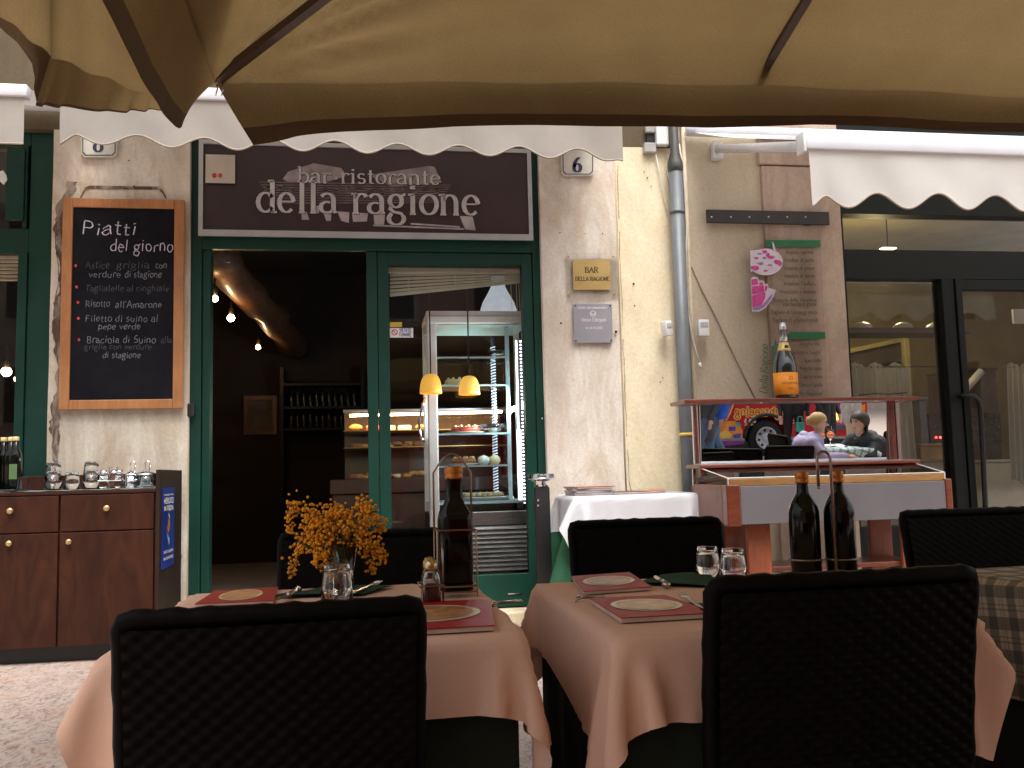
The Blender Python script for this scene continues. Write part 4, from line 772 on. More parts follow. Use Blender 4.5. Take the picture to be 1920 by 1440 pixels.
# die-cut food pictures
m_dw = M('cutout_white', (.62, .56, .64), .4, var=.12, scale=30); m_dp = M('cutout_pink', (.55, .05, .26), .4, var=.4, scale=40); m_dv = M('cutout_violet', (.30, .18, .42), .4, var=.3, scale=30)
pb = thing('food_cutout', 'oval die-cut picture of a pink and white dish', 'picture', PY(1436, 517, YM-.02)); Yc = YM-.02
mb = MB(); mb.slab([PY(*p, Yc) for p in [(1407, 470)]+[(1436+32*math.cos(t), 491-25*math.sin(t)) for t in np.linspace(2.0, -2.4, 22)]+[(1408, 510)]], (0, .008, 0)); mb.slab([PY(*p, Yc) for p in ((1448, 453), (1451, 456), (1455, 471), (1451, 471))], (0, .008, 0)); build(mb, 'card', m_dw, pb)
cpl2 = on_y(Yc-.003); mb = MB()
for cx, cy, rx, ry in ((1446, 482, 7, 4), (1456, 491, 7, 5), (1416, 502, 8, 5), (1433, 472, 6, 3), (1462, 494, 4, 5), (1418, 484, 5, 2.5), (1436, 508, 5, 2), (1440, 478, 4, 4)): poly_px(mb, [(cx+rx*math.cos(t)*random.uniform(.6, 1.2), cy+ry*math.sin(t)*random.uniform(.6, 1.2)) for t in np.linspace(0, 5.7, 9)], cpl2)
build(mb, 'pink_print', m_dp, pb)
cpl3 = on_y(Yc-.0035)
for cx, cy, rx, ry in ((1426, 494, 7, 3), (1444, 497, 6, 3), (1433, 484, 4, 3), (1424, 476, 5, 2)): mb = MB(); poly_px(mb, [(cx+rx*math.cos(t)*random.uniform(.6, 1.2), cy+ry*math.sin(t)*random.uniform(.6, 1.2)) for t in np.linspace(0, 5.7, 9)], cpl3); build(mb, 'violet_print', m_dv, pb)
pb = thing('food_cutout', 'die-cut picture of a pink layered dessert with violet rim', 'picture', PY(1430, 584, YM-.02))
mb = MB(); mb.slab([PY(*p, Yc) for p in ((1408, 522), (1412, 519), (1421, 520), (1423, 527), (1430, 525), (1434, 533), (1439, 532), (1441, 540), (1455, 544), (1448, 560), (1436, 577), (1424, 584), (1411, 584))], (0, .008, 0)); build(mb, 'card', m_dw, pb)
mb = MB()
for q in ([(1409, 524), (1420, 522), (1422, 533), (1409, 535)], [(1410, 537), (1432, 535), (1433, 548), (1410, 552)], [(1410, 554), (1436, 548), (1434, 560), (1428, 572), (1411, 576)], [(1424, 530), (1430, 528), (1432, 534), (1424, 535)], [(1435, 536), (1439, 536), (1438, 545), (1434, 546)]): poly_px(mb, q, cpl2)
build(mb, 'pink_print', m_dp, pb); mb = MB(); poly_px(mb, [(1411, 577), (1430, 572), (1437, 563), (1450, 548), (1446, 560), (1434, 575), (1424, 581), (1411, 581)], cpl2); build(mb, 'violet_print', m_dv, pb)
# ================================================================== awnings
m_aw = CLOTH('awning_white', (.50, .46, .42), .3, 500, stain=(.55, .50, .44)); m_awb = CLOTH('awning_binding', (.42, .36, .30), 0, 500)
def valance(root, x0, x1, Y, zt, zl, per, x_ph, amp=.035, swing=.0, mat=m_aw):
    n = int((x1-x0)/.02)
    def zb(x): return zl+amp*(1-math.cos(2*math.pi*(x-x_ph)/per))
    def edge(x): e = min((x-x0), (x1-x))/(per*.25); return zb(x) if e > 1 else zl+(zb(x)-zl)*max(0, e)
    def f(u, v):
        x = x0+(x1-x0)*u; b = edge(x); wob = .010*math.sin(x*5.1)+.006*math.sin(x*13+v*3)
        return (x+.03*swing*(1-v)*(1-u), Y+(wob+swing*.04)*(1-v), zt+(b-zt)*(1-v))
    build(MB().grid(f, n, 5), 'valance', mat, root, True, fix=False)
    pts = [Vector(f(i/n, 0)) for i in range(n+1)]; build(MB().tube(pts, .006, 6), 'binding', m_awb, root, True)
m_bar = M('white_powder_coat', (.72, .73, .78), .3, var=.04, bmp=0, coat=.3)
def awning(label, x0, x1, Y, zbar0, zbar1, zval, per, ph, zwall, fabric, arm=True, amp=.035, swing=0):
    fabric = fabric or m_aw
    t = thing('awning', label, 'awning', ((x0+x1)/2, YF, zwall))
    build(MB().bevbox(x0-.02, x1+.02, Y-.04, Y+.04, zbar0, zbar1, .012), 'front_bar', m_bar, t, 'auto'); build(MB().bevbox(x0-.04, x0-.02, Y-.045, Y+.05, zbar0-.02, zbar1+.015, .008), 'end_cap', m_white, t, 'auto')
    valance(t, x0, x1, Y-.02, zbar0, zval, per, ph, amp, swing, fabric)
    mb = MB(); mb.grid(lambda u, v: (x0+(x1-x0)*u, Y+(YF-.05-Y)*v, zbar1+(zwall-zbar1)*v-.03*math.sin(math.pi*v)), 20, 12); build(mb, 'cover', fabric, t, True)
    build(MB().tube([(x0-.05, YF-.08, zwall), (x1+.05, YF-.08, zwall)], .045, 12), 'roller', m_bar, t, True)
    if arm:
        for xa in ((x0+.06,) if x1 > 6 else (x0+.25, x1-.25)):
            w = Vector((xa+.14, YF-.03, zwall-.12)); e = Vector((xa, Y+.03, zbar0+.04)); build(MB().tube([w, e], .032, 8), 'arm', m_bar, t, True); build(MB().bevbox(w.x-.04, w.x+.04, YF-.07, YF-.001, w.z-.09, w.z+.05, .01), 'bracket', m_bar, t)
    return t
YA = 5.75
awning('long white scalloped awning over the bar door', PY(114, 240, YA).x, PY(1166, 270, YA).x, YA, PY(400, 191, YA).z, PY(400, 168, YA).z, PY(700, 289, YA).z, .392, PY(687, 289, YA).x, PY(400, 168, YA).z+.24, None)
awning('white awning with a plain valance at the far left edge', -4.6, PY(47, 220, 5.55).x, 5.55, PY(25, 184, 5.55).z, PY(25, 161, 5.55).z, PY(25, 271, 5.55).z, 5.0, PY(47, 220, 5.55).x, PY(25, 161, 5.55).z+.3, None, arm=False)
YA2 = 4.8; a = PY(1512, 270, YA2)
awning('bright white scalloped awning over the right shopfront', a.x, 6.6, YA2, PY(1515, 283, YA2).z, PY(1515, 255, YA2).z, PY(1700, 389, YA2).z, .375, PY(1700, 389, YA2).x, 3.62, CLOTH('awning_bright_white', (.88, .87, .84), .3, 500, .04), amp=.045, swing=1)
# ================================================================== parasols
m_can, t_, P_, N_, L_ = nodes('parasol_canvas'); v_ = coords(N_, L_)
c_ = ramp(N_, L_, noise(N_, L_, v_, 1.3, 6, .6), [(.3, (.165, .106, .044)), (.7, (.225, .150, .066))])
c_ = mixc(N_, L_, ramp(N_, L_, noise(N_, L_, coords(N_, L_, 1, (1, 1, 1)), 3.1, 8, .7, 1), [(.6, (0, 0, 0)), (.8, (.35, .35, .35))]), c_, (.26, .19, .088))
nz_ = noise(N_, L_, v_, 240, 4, .8); c_ = mixc(N_, L_, .6, c_, ramp(N_, L_, nz_, [(.3, (.35, .35, .35)), (.7, (1, 1, 1))]), 'MULTIPLY'); L_.new(c_, P_.inputs['Base Color']); P_.inputs['Roughness'].default_value = .95; P_.inputs['Specular IOR Level'].default_value = .1
tl_ = N_.new('ShaderNodeBsdfTranslucent'); L_.new(c_, tl_.inputs[0]); mx_ = N_.new('ShaderNodeMixShader'); mx_.inputs[0].default_value = .55; L_.new(P_.outputs[0], mx_.inputs[1]); L_.new(tl_.outputs[0], mx_.inputs[2]); L_.new(mx_.outputs[0], N_['Material Output'].inputs[0]); bump(N_, L_, nz_, P_, .25, .001)
m_hem = CLOTH('parasol_hem', (.085, .054, .028), .12, 420, .2); m_rib = WOOD('dark_rib_wood', (.028, .011, .007), (.06, .025, .014), .45, (6, 6, 1))
def strip(root, tops, bots, name, mat, n=60, sag=0, ripple=.012, bulge=(0, 0, 0), hem=.08, tan=(0, 0, 0)):
    # cloth hanging between a top polyline and a bottom polyline; its last part is the stitched hem
    def pl(P, u):
        s = u*(len(P)-1); i = min(int(s), len(P)-2); return Vector(P[i]).lerp(Vector(P[i+1]), s-i)
    bv = Vector(bulge); tv = Vector(tan)
    def f(u, v):
        a, b = pl(tops, u), pl(bots, u); mid = a.lerp(b, .45)+tv; p = a*(1-v)**2+mid*(2*v*(1-v))+b*v*v; k = ripple*v*math.sin(u*31+3*math.sin(u*7)); return p+bv*math.sin(math.pi*v)+Vector((k*.5, k, 0))
    hv = 1-hem
    build(MB().grid(lambda u, v: f(u, v*hv), n, 8), name, mat, root, True); build(MB().grid(lambda u, v: f(u, hv+v*(1-hv))+Vector((0, -.004*math.sin(math.pi*v), 0)), n, 3), 'hem', m_hem, root, True)
U0 = Vector((1.54, 1.24, 3.16)); hw = 2.06; ze = 2.475
um = thing('parasol', 'huge tan canvas parasol covering the top of the picture', 'parasol', (U0.x, U0.y, 0))
cor = {(i, j): Vector((U0.x+i*hw, U0.y+j*hw, ze+(.06 if i > 0 else 0))) for i in (-1, 1) for j in (-1, 1)}
def wrk(u, v):      # pulls in the cloth that fan out from the tied corners
    s = 0
    for cu in (0.0, 1.0):
        du = abs(u-cu)*2*hw*v+1e-6; dv = (1-v)*hw; r = math.hypot(du, dv); th = math.atan2(dv, du); s += .016*math.sin(th*17+1.3*math.sin(th*5))*math.exp(-((r-.28)/.30)**2)*min(1, r/.08)*math.sin(min(1, th/.25)*math.pi/2)*min(1, dv/.05)
    return s
def cpanel(a, b, nm='canopy_panel'):
    def f(u, v):
        e = a.lerp(b, u); w = (math.sin(math.pi*(u*2 % 1)))*.05*v*(1-v)*3 ; edge = .05*math.sin(math.pi*u)*v; p = U0.lerp(e, v)
        return p+Vector((0, 0, .02+edge*1.0-w-.035*math.sin(math.pi*v)*math.sin(math.pi*u)-.05*max(0, (v-.90)/.10)**2+.004*math.sin(u*40)*v*v+wrk(u, v)))
    build(MB().grid(f, 110, 60), nm, m_can, um, True)
for p, q in (((-1, 1), (1, 1)), ((1, 1), (1, -1)), ((1, -1), (-1, -1)), ((-1, -1), (-1, 1))): cpanel(cor[p], cor[q])
for i in (-1, 0, 1):
    for j in (-1, 0, 1):
        if (i, j) != (0, 0):
            e = Vector((U0.x+i*hw, U0.y+j*hw, ze+(.06 if i >= 0 else 0)+(.05 if 0 in (i, j) else 0))); k = U0-Vector((0, 0, .05)); d = (e-k).normalized()
            s = d.cross(Vector((0, 0, 1))).normalized()*.016; w = Vector((0, 0, .03)); st_ = k+d*.12; en = e-d*.02
            build(MB().hexa([st_-s-w, st_+s-w, en+s-w, en-s-w, st_-s, st_+s, en+s, en-s]), 'rib', m_rib, um)
build(MB().lathe([(.03, 0.04), (.03, 3.2), (.05, 3.24), (0, 3.3)], (U0.x, U0.y, 0), 16), 'pole', m_rib, um, True); build(MB().lathe([(.35, 0), (.35, .05), (.08, .09), (.05, .3), (0, .3)], (U0.x, U0.y, 0), 24), 'base', m_iron, um, True); build(MB().lathe([(.09, 3.0), (.1, 3.03), (.1, 3.1), (.05, 3.14)], (U0.x, U0.y, 0), 16), 'hub', m_rib, um, True)
c = cor[(-1, 1)]; yE = c.y
def cedge(a, b, u): return a.lerp(b, u)+Vector((0, 0, .02+.05*math.sin(math.pi*u)-.05+.004*math.sin(u*40)))
ft = [cedge(c, cor[(1, 1)], u)+Vector((0, -.002, .010)) for u in np.linspace(0, 1, 49)]
fbp = [(475, 272), (560, 255), (700, 244), (850, 237), (1000, 236), (1120, 237), (1240, 236), (1330, 238), (1425, 236), (1520, 234), (1640, 238), (1760, 243), (1900, 249), (2050, 252), (2250, 256), (2460, 262)]
fb_ = [PY(x, y, yE+.03) for x, y in fbp]
strip(um, ft, fb_, 'front_valance', m_can, 110, ripple=.008, hem=.28, tan=(0, .045, .0))
lt = [cedge(cor[(-1, -1)], c, 1-u)+Vector((.002, 0, .010)) for u in list(np.linspace(0, .22, 25))+list(np.linspace(.25, 1, 20))]
def PXp(x, y, X): return PX_(x, y, X)
lb = [PY(341, 238, 3.27), PY(331, 241, 3.22)]+[PX_(x, y, X) for x, y, X in ((300, 205, -.655), (268, 150, -.655), (232, 85, -.65), (190, 0, -.65))]; lb = [p for p in lb]
def resamp(P, n):
    L_ = [0]
    for a_, b_ in zip(P[:-1], P[1:]): L_.append(L_[-1]+(b_-a_).length)
    out = []
    for s in np.linspace(0, L_[-1], n):
        i = max(0, min(len(P)-2, int(np.searchsorted(L_, s)-1))); out.append(P[i].lerp(P[i+1], (s-L_[i])/max(1e-9, L_[i+1]-L_[i])))
    return out
lb = resamp(lb, 25); e_ = Vector((-.65, cor[(-1, -1)].y, lb[-1].z)); lb += [lb[-1].lerp(e_, u) for u in np.linspace(.04, 1, 20)]
strip(um, lt, lb, 'side_valance', m_can, 120, ripple=.006, bulge=(-.02, 0, 0), hem=.26)
rt_ = [cor[(1, 1)], cor[(1, -1)]]; strip(um, rt_, [p+Vector((.1, 0, -.2)) for p in rt_], 'side_valance', m_can, 40, hem=.25); rt_ = [cor[(1, -1)], cor[(-1, -1)]]; strip(um, rt_, [p+Vector((0, -.05, -.2)) for p in rt_], 'rear_valance', m_can, 40, hem=.25)
# little hooks where the corner of the canvas is tied to the rib
for dx in (0, .02): build(MB().tube([c+Vector((dx, .0, -.01)), c+Vector((dx+.008, -.01, -.05)), c+Vector((dx, 0, -.07))], .003, 6), 'hook', m_chrome, um, True)
# second parasol whose near corner shows at the upper left
YB2 = 3.9
ub = thing('parasol', 'second tan parasol at the upper left, behind the big one', 'parasol', (-1.05, 2.9, 0)); UB = Vector((-.95, 2.85, 3.14))
A_ = PY(96, 106, YB2); B_ = PY(300, 188, YB2-.1); L2 = PX_(-60, -20, -1.42); R2 = Vector((-.28, 2.5, 2.72)); N1 = Vector((-1.5, 1.75, 2.8)); N2 = Vector((-.42, 1.75, 2.8))
ring = [A_, B_, R2, N2, N1, L2]
for p, q in zip(ring, ring[1:]+ring[:1]):
    mb = MB(); mb.grid(lambda u, v: UB.lerp(p.lerp(q, u), v)+Vector((0, 0, -.03*math.sin(math.pi*v)*math.sin(math.pi*u)+.008*math.sin(u*17+v*5)*v)), 16, 12); build(mb, 'canopy_panel', m_can, ub, True)
    build(MB().tube([UB+Vector((0, 0, .02)), p.lerp(UB, .04)+Vector((0, 0, .06))], .012, 6), 'rib', m_rib, ub)
strip(ub, [A_.lerp(B_, i/8)+Vector((0, -.002, .014)) for i in range(9)], [PY(67, 198, YB2+.03), PY(140, 203, YB2+.03), PY(210, 211, YB2+.03), PY(302, 206, YB2)], 'front_valance', m_can, 40, hem=.06)
strip(ub, [A_.lerp(L2, i/8)+Vector((.002, 0, .014)) for i in range(9)], [PY(67, 198, YB2+.03), PY(62, 120, YB2), PX_(30, 78, -1.40), PX_(0, 52, -1.42), PX_(-60, 0, -1.46)], 'side_valance', m_hem, 40, ripple=.004, hem=.1)
build(MB().lathe([(.05, 3.1), (.05, 3.2), (.02, 3.24)], (UB.x, UB.y, 0), 12), 'hub', m_rib, ub, True)
# it hangs from a side arm whose mast stands off to the left
build(MB().tube([(UB.x, UB.y, 3.22), (-2.6, 1.6, 3.5), (-3.9, .4, 3.3)], .035, 10), 'arm', m_rib, ub, True); build(MB().tube([(-3.9, .4, 3.45), (-3.9, .4, .05)], .045, 12), 'mast', m_rib, ub, True); build(MB().bevbox(-4.3, -3.5, 0, .8, 0, .07, .02), 'base', m_iron, ub)
# ================================================================== woven chairs
def wicker_mat():
    m, t, P, N, L = nodes('black_wicker'); v = coords(N, L)
    L.new(ramp(N, L, noise(N, L, v, 30, 5, .7), [(.3, (.0018, .0013, .0012)), (.7, (.0055, .0033, .0028))]), P.inputs['Base Color']); P.inputs['Roughness'].default_value = .55; P.inputs['Specular IOR Level'].default_value = .08
    bump(N, L, noise(N, L, coords(N, L, 1, (12, 12, 120)), 9, 3), P, .25, .001); return m
m_wk = wicker_mat()
CW, CHT = .50, .85
def weave(u, v):      # over-under relief; u, v in metres
    row = math.floor(v/.013); fv = v/.013-row
    return .0055*math.sqrt(max(0, 1-(2*fv-1)**2))*(.45+.55*math.cos(2*math.pi*u/.036+math.pi*(row % 2)))+.001
def make_chair():
    t = thing('wicker_chair', 'dark woven chair', 'chair', (0, 0, 0), 'black woven terrace chairs')
    z0 = .40; hb = CHT-z0; th = .042
    def curve(x): return .012*(1-(2*x/CW)**2)
    def face(sgn):
        def f(u, v):
            x = -CW/2+.005+(CW-.010)*u; z = z0+(hb-.012)*v; lean = -.05*v*v
            return (x*(1+.012*v), -curve(x)+lean+sgn*(th/2+weave(x+.5, z)), z)
        return f
    mb = MB(); mb.grid(face(-1), 84, 132); mb.grid(face(1), 42, 66)
    back = build(mb, 'backrest', m_wk, t, True)
    mb = MB(); pts = []          # rolled woven border over the top and down both sides
    def rimz(s): return s
    path = [(-CW/2, z0)]+[(-CW/2, z0+(hb-.04)*i/14) for i in range(1, 15)]+[(-CW/2, CHT-.014), (-CW/2+.004, CHT-.004)]+[(-CW/2+.006+(CW-.012)*i/28, CHT+.001*math.sin(i*1.7)) for i in range(1, 28)]+[(CW/2-.004, CHT-.004), (CW/2, CHT-.014)]+[(CW/2, z0+(hb-.04)*i/14) for i in range(14, 0, -1)]+[(CW/2, z0)]
    for x, z in path:
        v = (z-z0)/hb; pts.append(Vector((x*(1+.012*v), -curve(max(-CW/2, min(CW/2, x)))-.05*v*v, z)))
    rr = [.0165+.0012*math.sin(i*2.2) for i in range(len(pts))]; mb.tube(pts, rr, 10); build(mb, 'border', m_wk, back, True)
    mb = MB()
    def seat(u, v): x = -CW/2+CW*u; y = .02+.46*v; return (x, y, .435+weave(x+.5, y+.3)-.012*math.sin(math.pi*u)*math.sin(math.pi*v))
    mb.grid(seat, 56, 70); mb.bevbox(-CW/2, CW/2, .0, .48, .36, .432, .012); build(mb, 'seat', m_wk, t, True)
    for sx in (-1, 1):
        for y in (.02, .45):
            mb = MB(); mb.tube([(sx*(CW/2-.03), y, .40), (sx*(CW/2-.025), y+(.02 if y > .1 else -.03), 0)], [.024, .018], 10); build(mb, 'leg', m_wk, t, True)
    return t
ch = make_chair()
ch.location = (-.146, 1.535, -.014); ch.rotation_euler = (0, 0, R(3)); ch.scale = (.875, 1, 1); ch['label'] = 'dark woven chair in the left foreground, back to the viewer'
copy_tree(ch, (.802, 1.545, -.004), (0, 0, R(1)), 'dark woven chair in the right foreground, back to the viewer', (.94, 1, 1))
copy_tree(ch, (.965, 3.12, 0), (0, 0, R(181)), 'dark woven chair across the right salmon table, before the white table', (1.05, 1, 1.005))
copy_tree(ch, (-.02, 3.25, 0), (0, 0, R(177)), 'dark woven chair behind the mimosa, across the left table', (1.08, 1, .99))
copy_tree(ch, (2.23, 3.15, 0), (0, 0, R(178)), 'dark woven chair behind the plaid table at the right edge', (1.05, 1, 1.0))
# chairs and a table inside the bar
# ================================================================== draped cloths
def drape(cx, cy, hx, hy, zt, sx, sy, ang=0, off=(0, 0), n=54, steps=190, seed=0, stiff=.25):
    rg = np.random.default_rng(seed); nx = n; ny = int(n*sy/sx)
    U, V = np.meshgrid(np.linspace(-sx/2, sx/2, nx), np.linspace(-sy/2, sy/2, ny), indexing='ij')
    ca, sa = math.cos(ang), math.sin(ang)
    P = np.stack([cx+off[0]+U*ca-V*sa, cy+off[1]+U*sa+V*ca, np.full_like(U, zt+.004)], -1); P[..., 2] += rg.normal(0, .001, U.shape); Q = P.copy()
    dx, dy = sx/(nx-1), sy/(ny-1); e = .010
    def con(a, b, L, k):
        d = P[b]-P[a]; l = np.linalg.norm(d, axis=-1, keepdims=True)+1e-9; c = d*(.5*k*(1-L/l)); P[a] += c; P[b] -= c
    S_ = slice
    sets = []
    for ax, L in ((0, dx), (1, dy)):
        for o in (0, 1):
            m_ = nx if ax == 0 else ny; k = (m_-o)//2; A = S_(o, o+2*k, 2); B = S_(o+1, o+2*k, 2)
            sets.append(((A, S_(None)), (B, S_(None)), L, 1.0) if ax == 0 else ((S_(None), A), (S_(None), B), L, 1.0))
    dg = math.hypot(dx, dy)
    for o in (0, 1):
        k = (nx-o)//2; A = S_(o, o+2*k, 2); B = S_(o+1, o+2*k, 2)
        sets.append(((A, S_(0, ny-1)), (B, S_(1, ny)), dg, .6)); sets.append(((A, S_(1, ny)), (B, S_(0, ny-1)), dg, .6))
    bends = []
    for o in range(4):
        k = (nx-2-o)//4+1
        ia = [i for i in range(o, nx-2, 4)]; ib = [i+2 for i in ia]
        if ia: bends.append(((np.array(ia)[:, None], np.arange(ny)[None]), (np.array(ib)[:, None], np.arange(ny)[None]), 2*dx, stiff))
        ja = [j for j in range(o, ny-2, 4)]; jb = [j+2 for j in ja]
        if ja: bends.append(((np.arange(nx)[:, None], np.array(ja)[None]), (np.arange(nx)[:, None], np.array(jb)[None]), 2*dy, stiff))
    for s in range(steps):
        vel = (P-Q)*.96; Q = P.copy(); P = P+vel; P[..., 2] -= 9.8*.0128**2*.9
        for it in range(13):
            for a, b, L, k in sets: con(a, b, L, k)
            if it % 3 == 0:
                for a, b, L, k in bends: con(a, b, L, k)
            X_, Y_, Z_ = P[..., 0]-cx, P[..., 1]-cy, P[..., 2]
            ins = (abs(X_) < hx+e) & (abs(Y_) < hy+e) & (Z_ < zt+e)
            pt, px, py = zt+e-Z_, hx+e-abs(X_), hy+e-abs(Y_)
            top = ins & (pt <= px) & (pt <= py); sxm = ins & ~top & (px <= py); sym = ins & ~top & ~sxm
            P[..., 2] = np.where(top, zt+e, P[..., 2]); P[..., 0] = np.where(sxm, cx+np.sign(X_)*(hx+e), P[..., 0]); P[..., 1] = np.where(sym, cy+np.sign(Y_)*(hy+e), P[..., 1])
            Q[top] = Q[top]*.5+P[top]*.5; Q[..., 2] = np.where(top, P[..., 2], Q[..., 2])
    mb = MB(); mb.v = [tuple(p) for p in P.reshape(-1, 3)]; mb.f = [(i*ny+j, (i+1)*ny+j, (i+1)*ny+j+1, i*ny+j+1) for i in range(nx-1) for j in range(ny-1)]; return mb
def skirt(cx, cy, hx, hy, zt, zb, wave=.02, nw=9):
    mb = MB(); per = []
    n = 40
    for k in range(4):
        for i in range(n):
            t = i/n
            per.append([(-hx+2*hx*t, -hy, 0, -1), (hx, -hy+2*hy*t, 1, 0), (hx-2*hx*t, hy, 0, 1), (-hx, hy-2*hy*t, -1, 0)][k]+(k*n+i,))
    m = len(per); rows = 8
    for j in range(rows+1):
        v = j/rows
        for x, y, nx, ny, q in per:
            w = -wave*v*(.6-.5*math.cos(q/ (4*n)*2*math.pi*nw*2)); cor_ = .05*v*v*max(0, 1-min(q % n, n-q % n)/5)
            dxy = Vector((x, y)).normalized()*cor_
            mb.v.append((cx+x+nx*w+dxy.x, cy+y+ny*w+dxy.y, zt+(zb-zt)*v))
    for j in range(rows):
        for i in range(m): mb.f.append((j*m+i, j*m+(i+1) % m, (j+1)*m+(i+1) % m, (j+1)*m+i))
    mb.f.append(tuple(range(m))); return mb
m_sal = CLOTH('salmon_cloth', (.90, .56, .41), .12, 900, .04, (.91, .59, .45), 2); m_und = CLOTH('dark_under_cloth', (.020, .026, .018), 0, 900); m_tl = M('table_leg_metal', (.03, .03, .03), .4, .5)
def table(cx, cy, hx, hy, zt, lab):
    t = thing('table', lab, 'table', (cx, cy, 0)); build(MB().bevbox(cx-hx, cx+hx, cy-hy, cy+hy, zt-.03, zt-.004, .006), 'table_top', m_dk, t)
    for sx in (-1, 1):
        for sy in (-1, 1): build(MB().tube([(cx+sx*(hx-.08), cy+sy*(hy-.08), zt-.03), (cx+sx*(hx-.08), cy+sy*(hy-.08), 0)], .02, 8), 'leg', m_tl, t)
ZT = .752
LT = (-.085, 2.085, .355, .42); RTb = (.775, 2.0, .345, .40)
for (cx, cy, hx, hy), w, sd, ang, off, sz in ((LT, 'left', 3, R(2.5), (.015, -.005), (.975, 1.09)), (RTb, 'right', 5, R(-6), (-.025, -.01), (.97, 1.08))):
    table(cx, cy, hx, hy, ZT-.008, 'square cafe table under the %s salmon cloth' % w)
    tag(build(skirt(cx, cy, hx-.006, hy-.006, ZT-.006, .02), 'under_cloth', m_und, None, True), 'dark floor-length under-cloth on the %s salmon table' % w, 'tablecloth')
    tag(build(drape(cx, cy, hx+.004, hy+.004, ZT-.009, sz[0], sz[1], ang, off, 66, 230, sd), 'tablecloth', m_sal, None, True), 'salmon cloth with drooping corners on the %s front table' % w, 'tablecloth')
# plaid cloth table at the right
def plaid(name, base, g1, dark, s=1.0, ox=0):
    m, t, P, N, L = nodes(name); tc = N.new('ShaderNodeUVMap'); sp = N.new('ShaderNodeSeparateXYZ'); L.new(tc.outputs[0], sp.inputs[0])
    def band(src, per, lo, hi):
        a = N.new('ShaderNodeMath'); a.operation = 'MULTIPLY'; a.inputs[1].default_value = 1/per; L.new(src, a.inputs[0]); b = N.new('ShaderNodeMath'); b.operation = 'FRACT'; L.new(a.outputs[0], b.inputs[0])
        g = N.new('ShaderNodeMath'); g.operation = 'GREATER_THAN'; g.inputs[1].default_value = lo; L.new(b.outputs[0], g.inputs[0]); h = N.new('ShaderNodeMath'); h.operation = 'LESS_THAN'; h.inputs[1].default_value = hi; L.new(b.outputs[0], h.inputs[0])
        k = N.new('ShaderNodeMath'); k.operation = 'MULTIPLY'; L.new(g.outputs[0], k.inputs[0]); L.new(h.outputs[0], k.inputs[1]); q = N.new('ShaderNodeMath'); q.operation = 'MULTIPLY'; q.inputs[1].default_value = .6; L.new(k.outputs[0], q.inputs[0]); return q.outputs[0]
    c = base
    for ax in (0, 1):
        for lo, hi, col in ((.1, .5, dark), (.7, .76, g1), (.86, .9, g1)): c = mixc(N, L, band(sp.outputs[ax], .075*s, lo, hi), c, col)
    L.new(c, P.inputs['Base Color']); P.inputs['Roughness'].default_value = .9; return m
def planar_uv(o, cl=None):
    me = o.data; uv = me.uv_layers.new(name='UVMap'); co = cl
    for lp in me.loops: uv.data[lp.index].uv = co[lp.vertex_index]
m_pl = plaid('plaid_cloth', (.45, .33, .24), (.10, .12, .07), (.012, .03, .016)); PT = (1.90, 1.98, .37, .33)
table(*PT, ZT-.008, 'square table under the plaid cloth at the right edge')
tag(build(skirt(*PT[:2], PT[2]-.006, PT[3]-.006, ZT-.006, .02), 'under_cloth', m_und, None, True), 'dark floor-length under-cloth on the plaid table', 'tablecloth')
sm = drape(*PT[:2], PT[2]+.004, PT[3]+.004, ZT-.009, 1.26, 1.2, R(3), (0, 0), 50, 190, 9); o = tag(build(sm, 'tablecloth', m_pl, None, True, fix=False), 'green and cream plaid cloth on the table at the right edge', 'tablecloth')
n_ = 50; m__ = len(o.data.vertices)//n_; planar_uv(o, [(i/(n_-1)*1.26, j/(m__-1)*1.2) for i in range(n_) for j in range(m__)])
# serving table with white cloth over green, in front of the wall
SX0, SX1 = PY(1085, 938, 5.9).x, PY(1308, 930, 5.9).x; SV = ((SX0+SX1)/2, 6.17, (SX1-SX0)/2, .27); SZ = .862
table(*SV, SZ-.008, 'small serving table under white and green cloths by the wall')
m_gc = CLOTH('green_cloth', (.035, .12, .065), .1); m_wc = CLOTH('white_cloth', (.72, .72, .76), .15, 900, .03)
tag(build(drape(*SV[:2], SV[2]-.006, SV[3]-.006, SZ-.016, 1.75, 1.45, R(0), (0, 0), 44, 200, 13), 'under_cloth', m_gc, None, True), 'green under-cloth hanging low on the serving table', 'tablecloth')
tag(build(drape(*SV[:2], SV[2]+.034, SV[3]+.034, SZ+.008, 1.22, 1.0, R(6), (-.03, -.03), 50, 200, 14), 'tablecloth', m_wc, None, True), 'bright white cloth draped over the serving table', 'tablecloth')
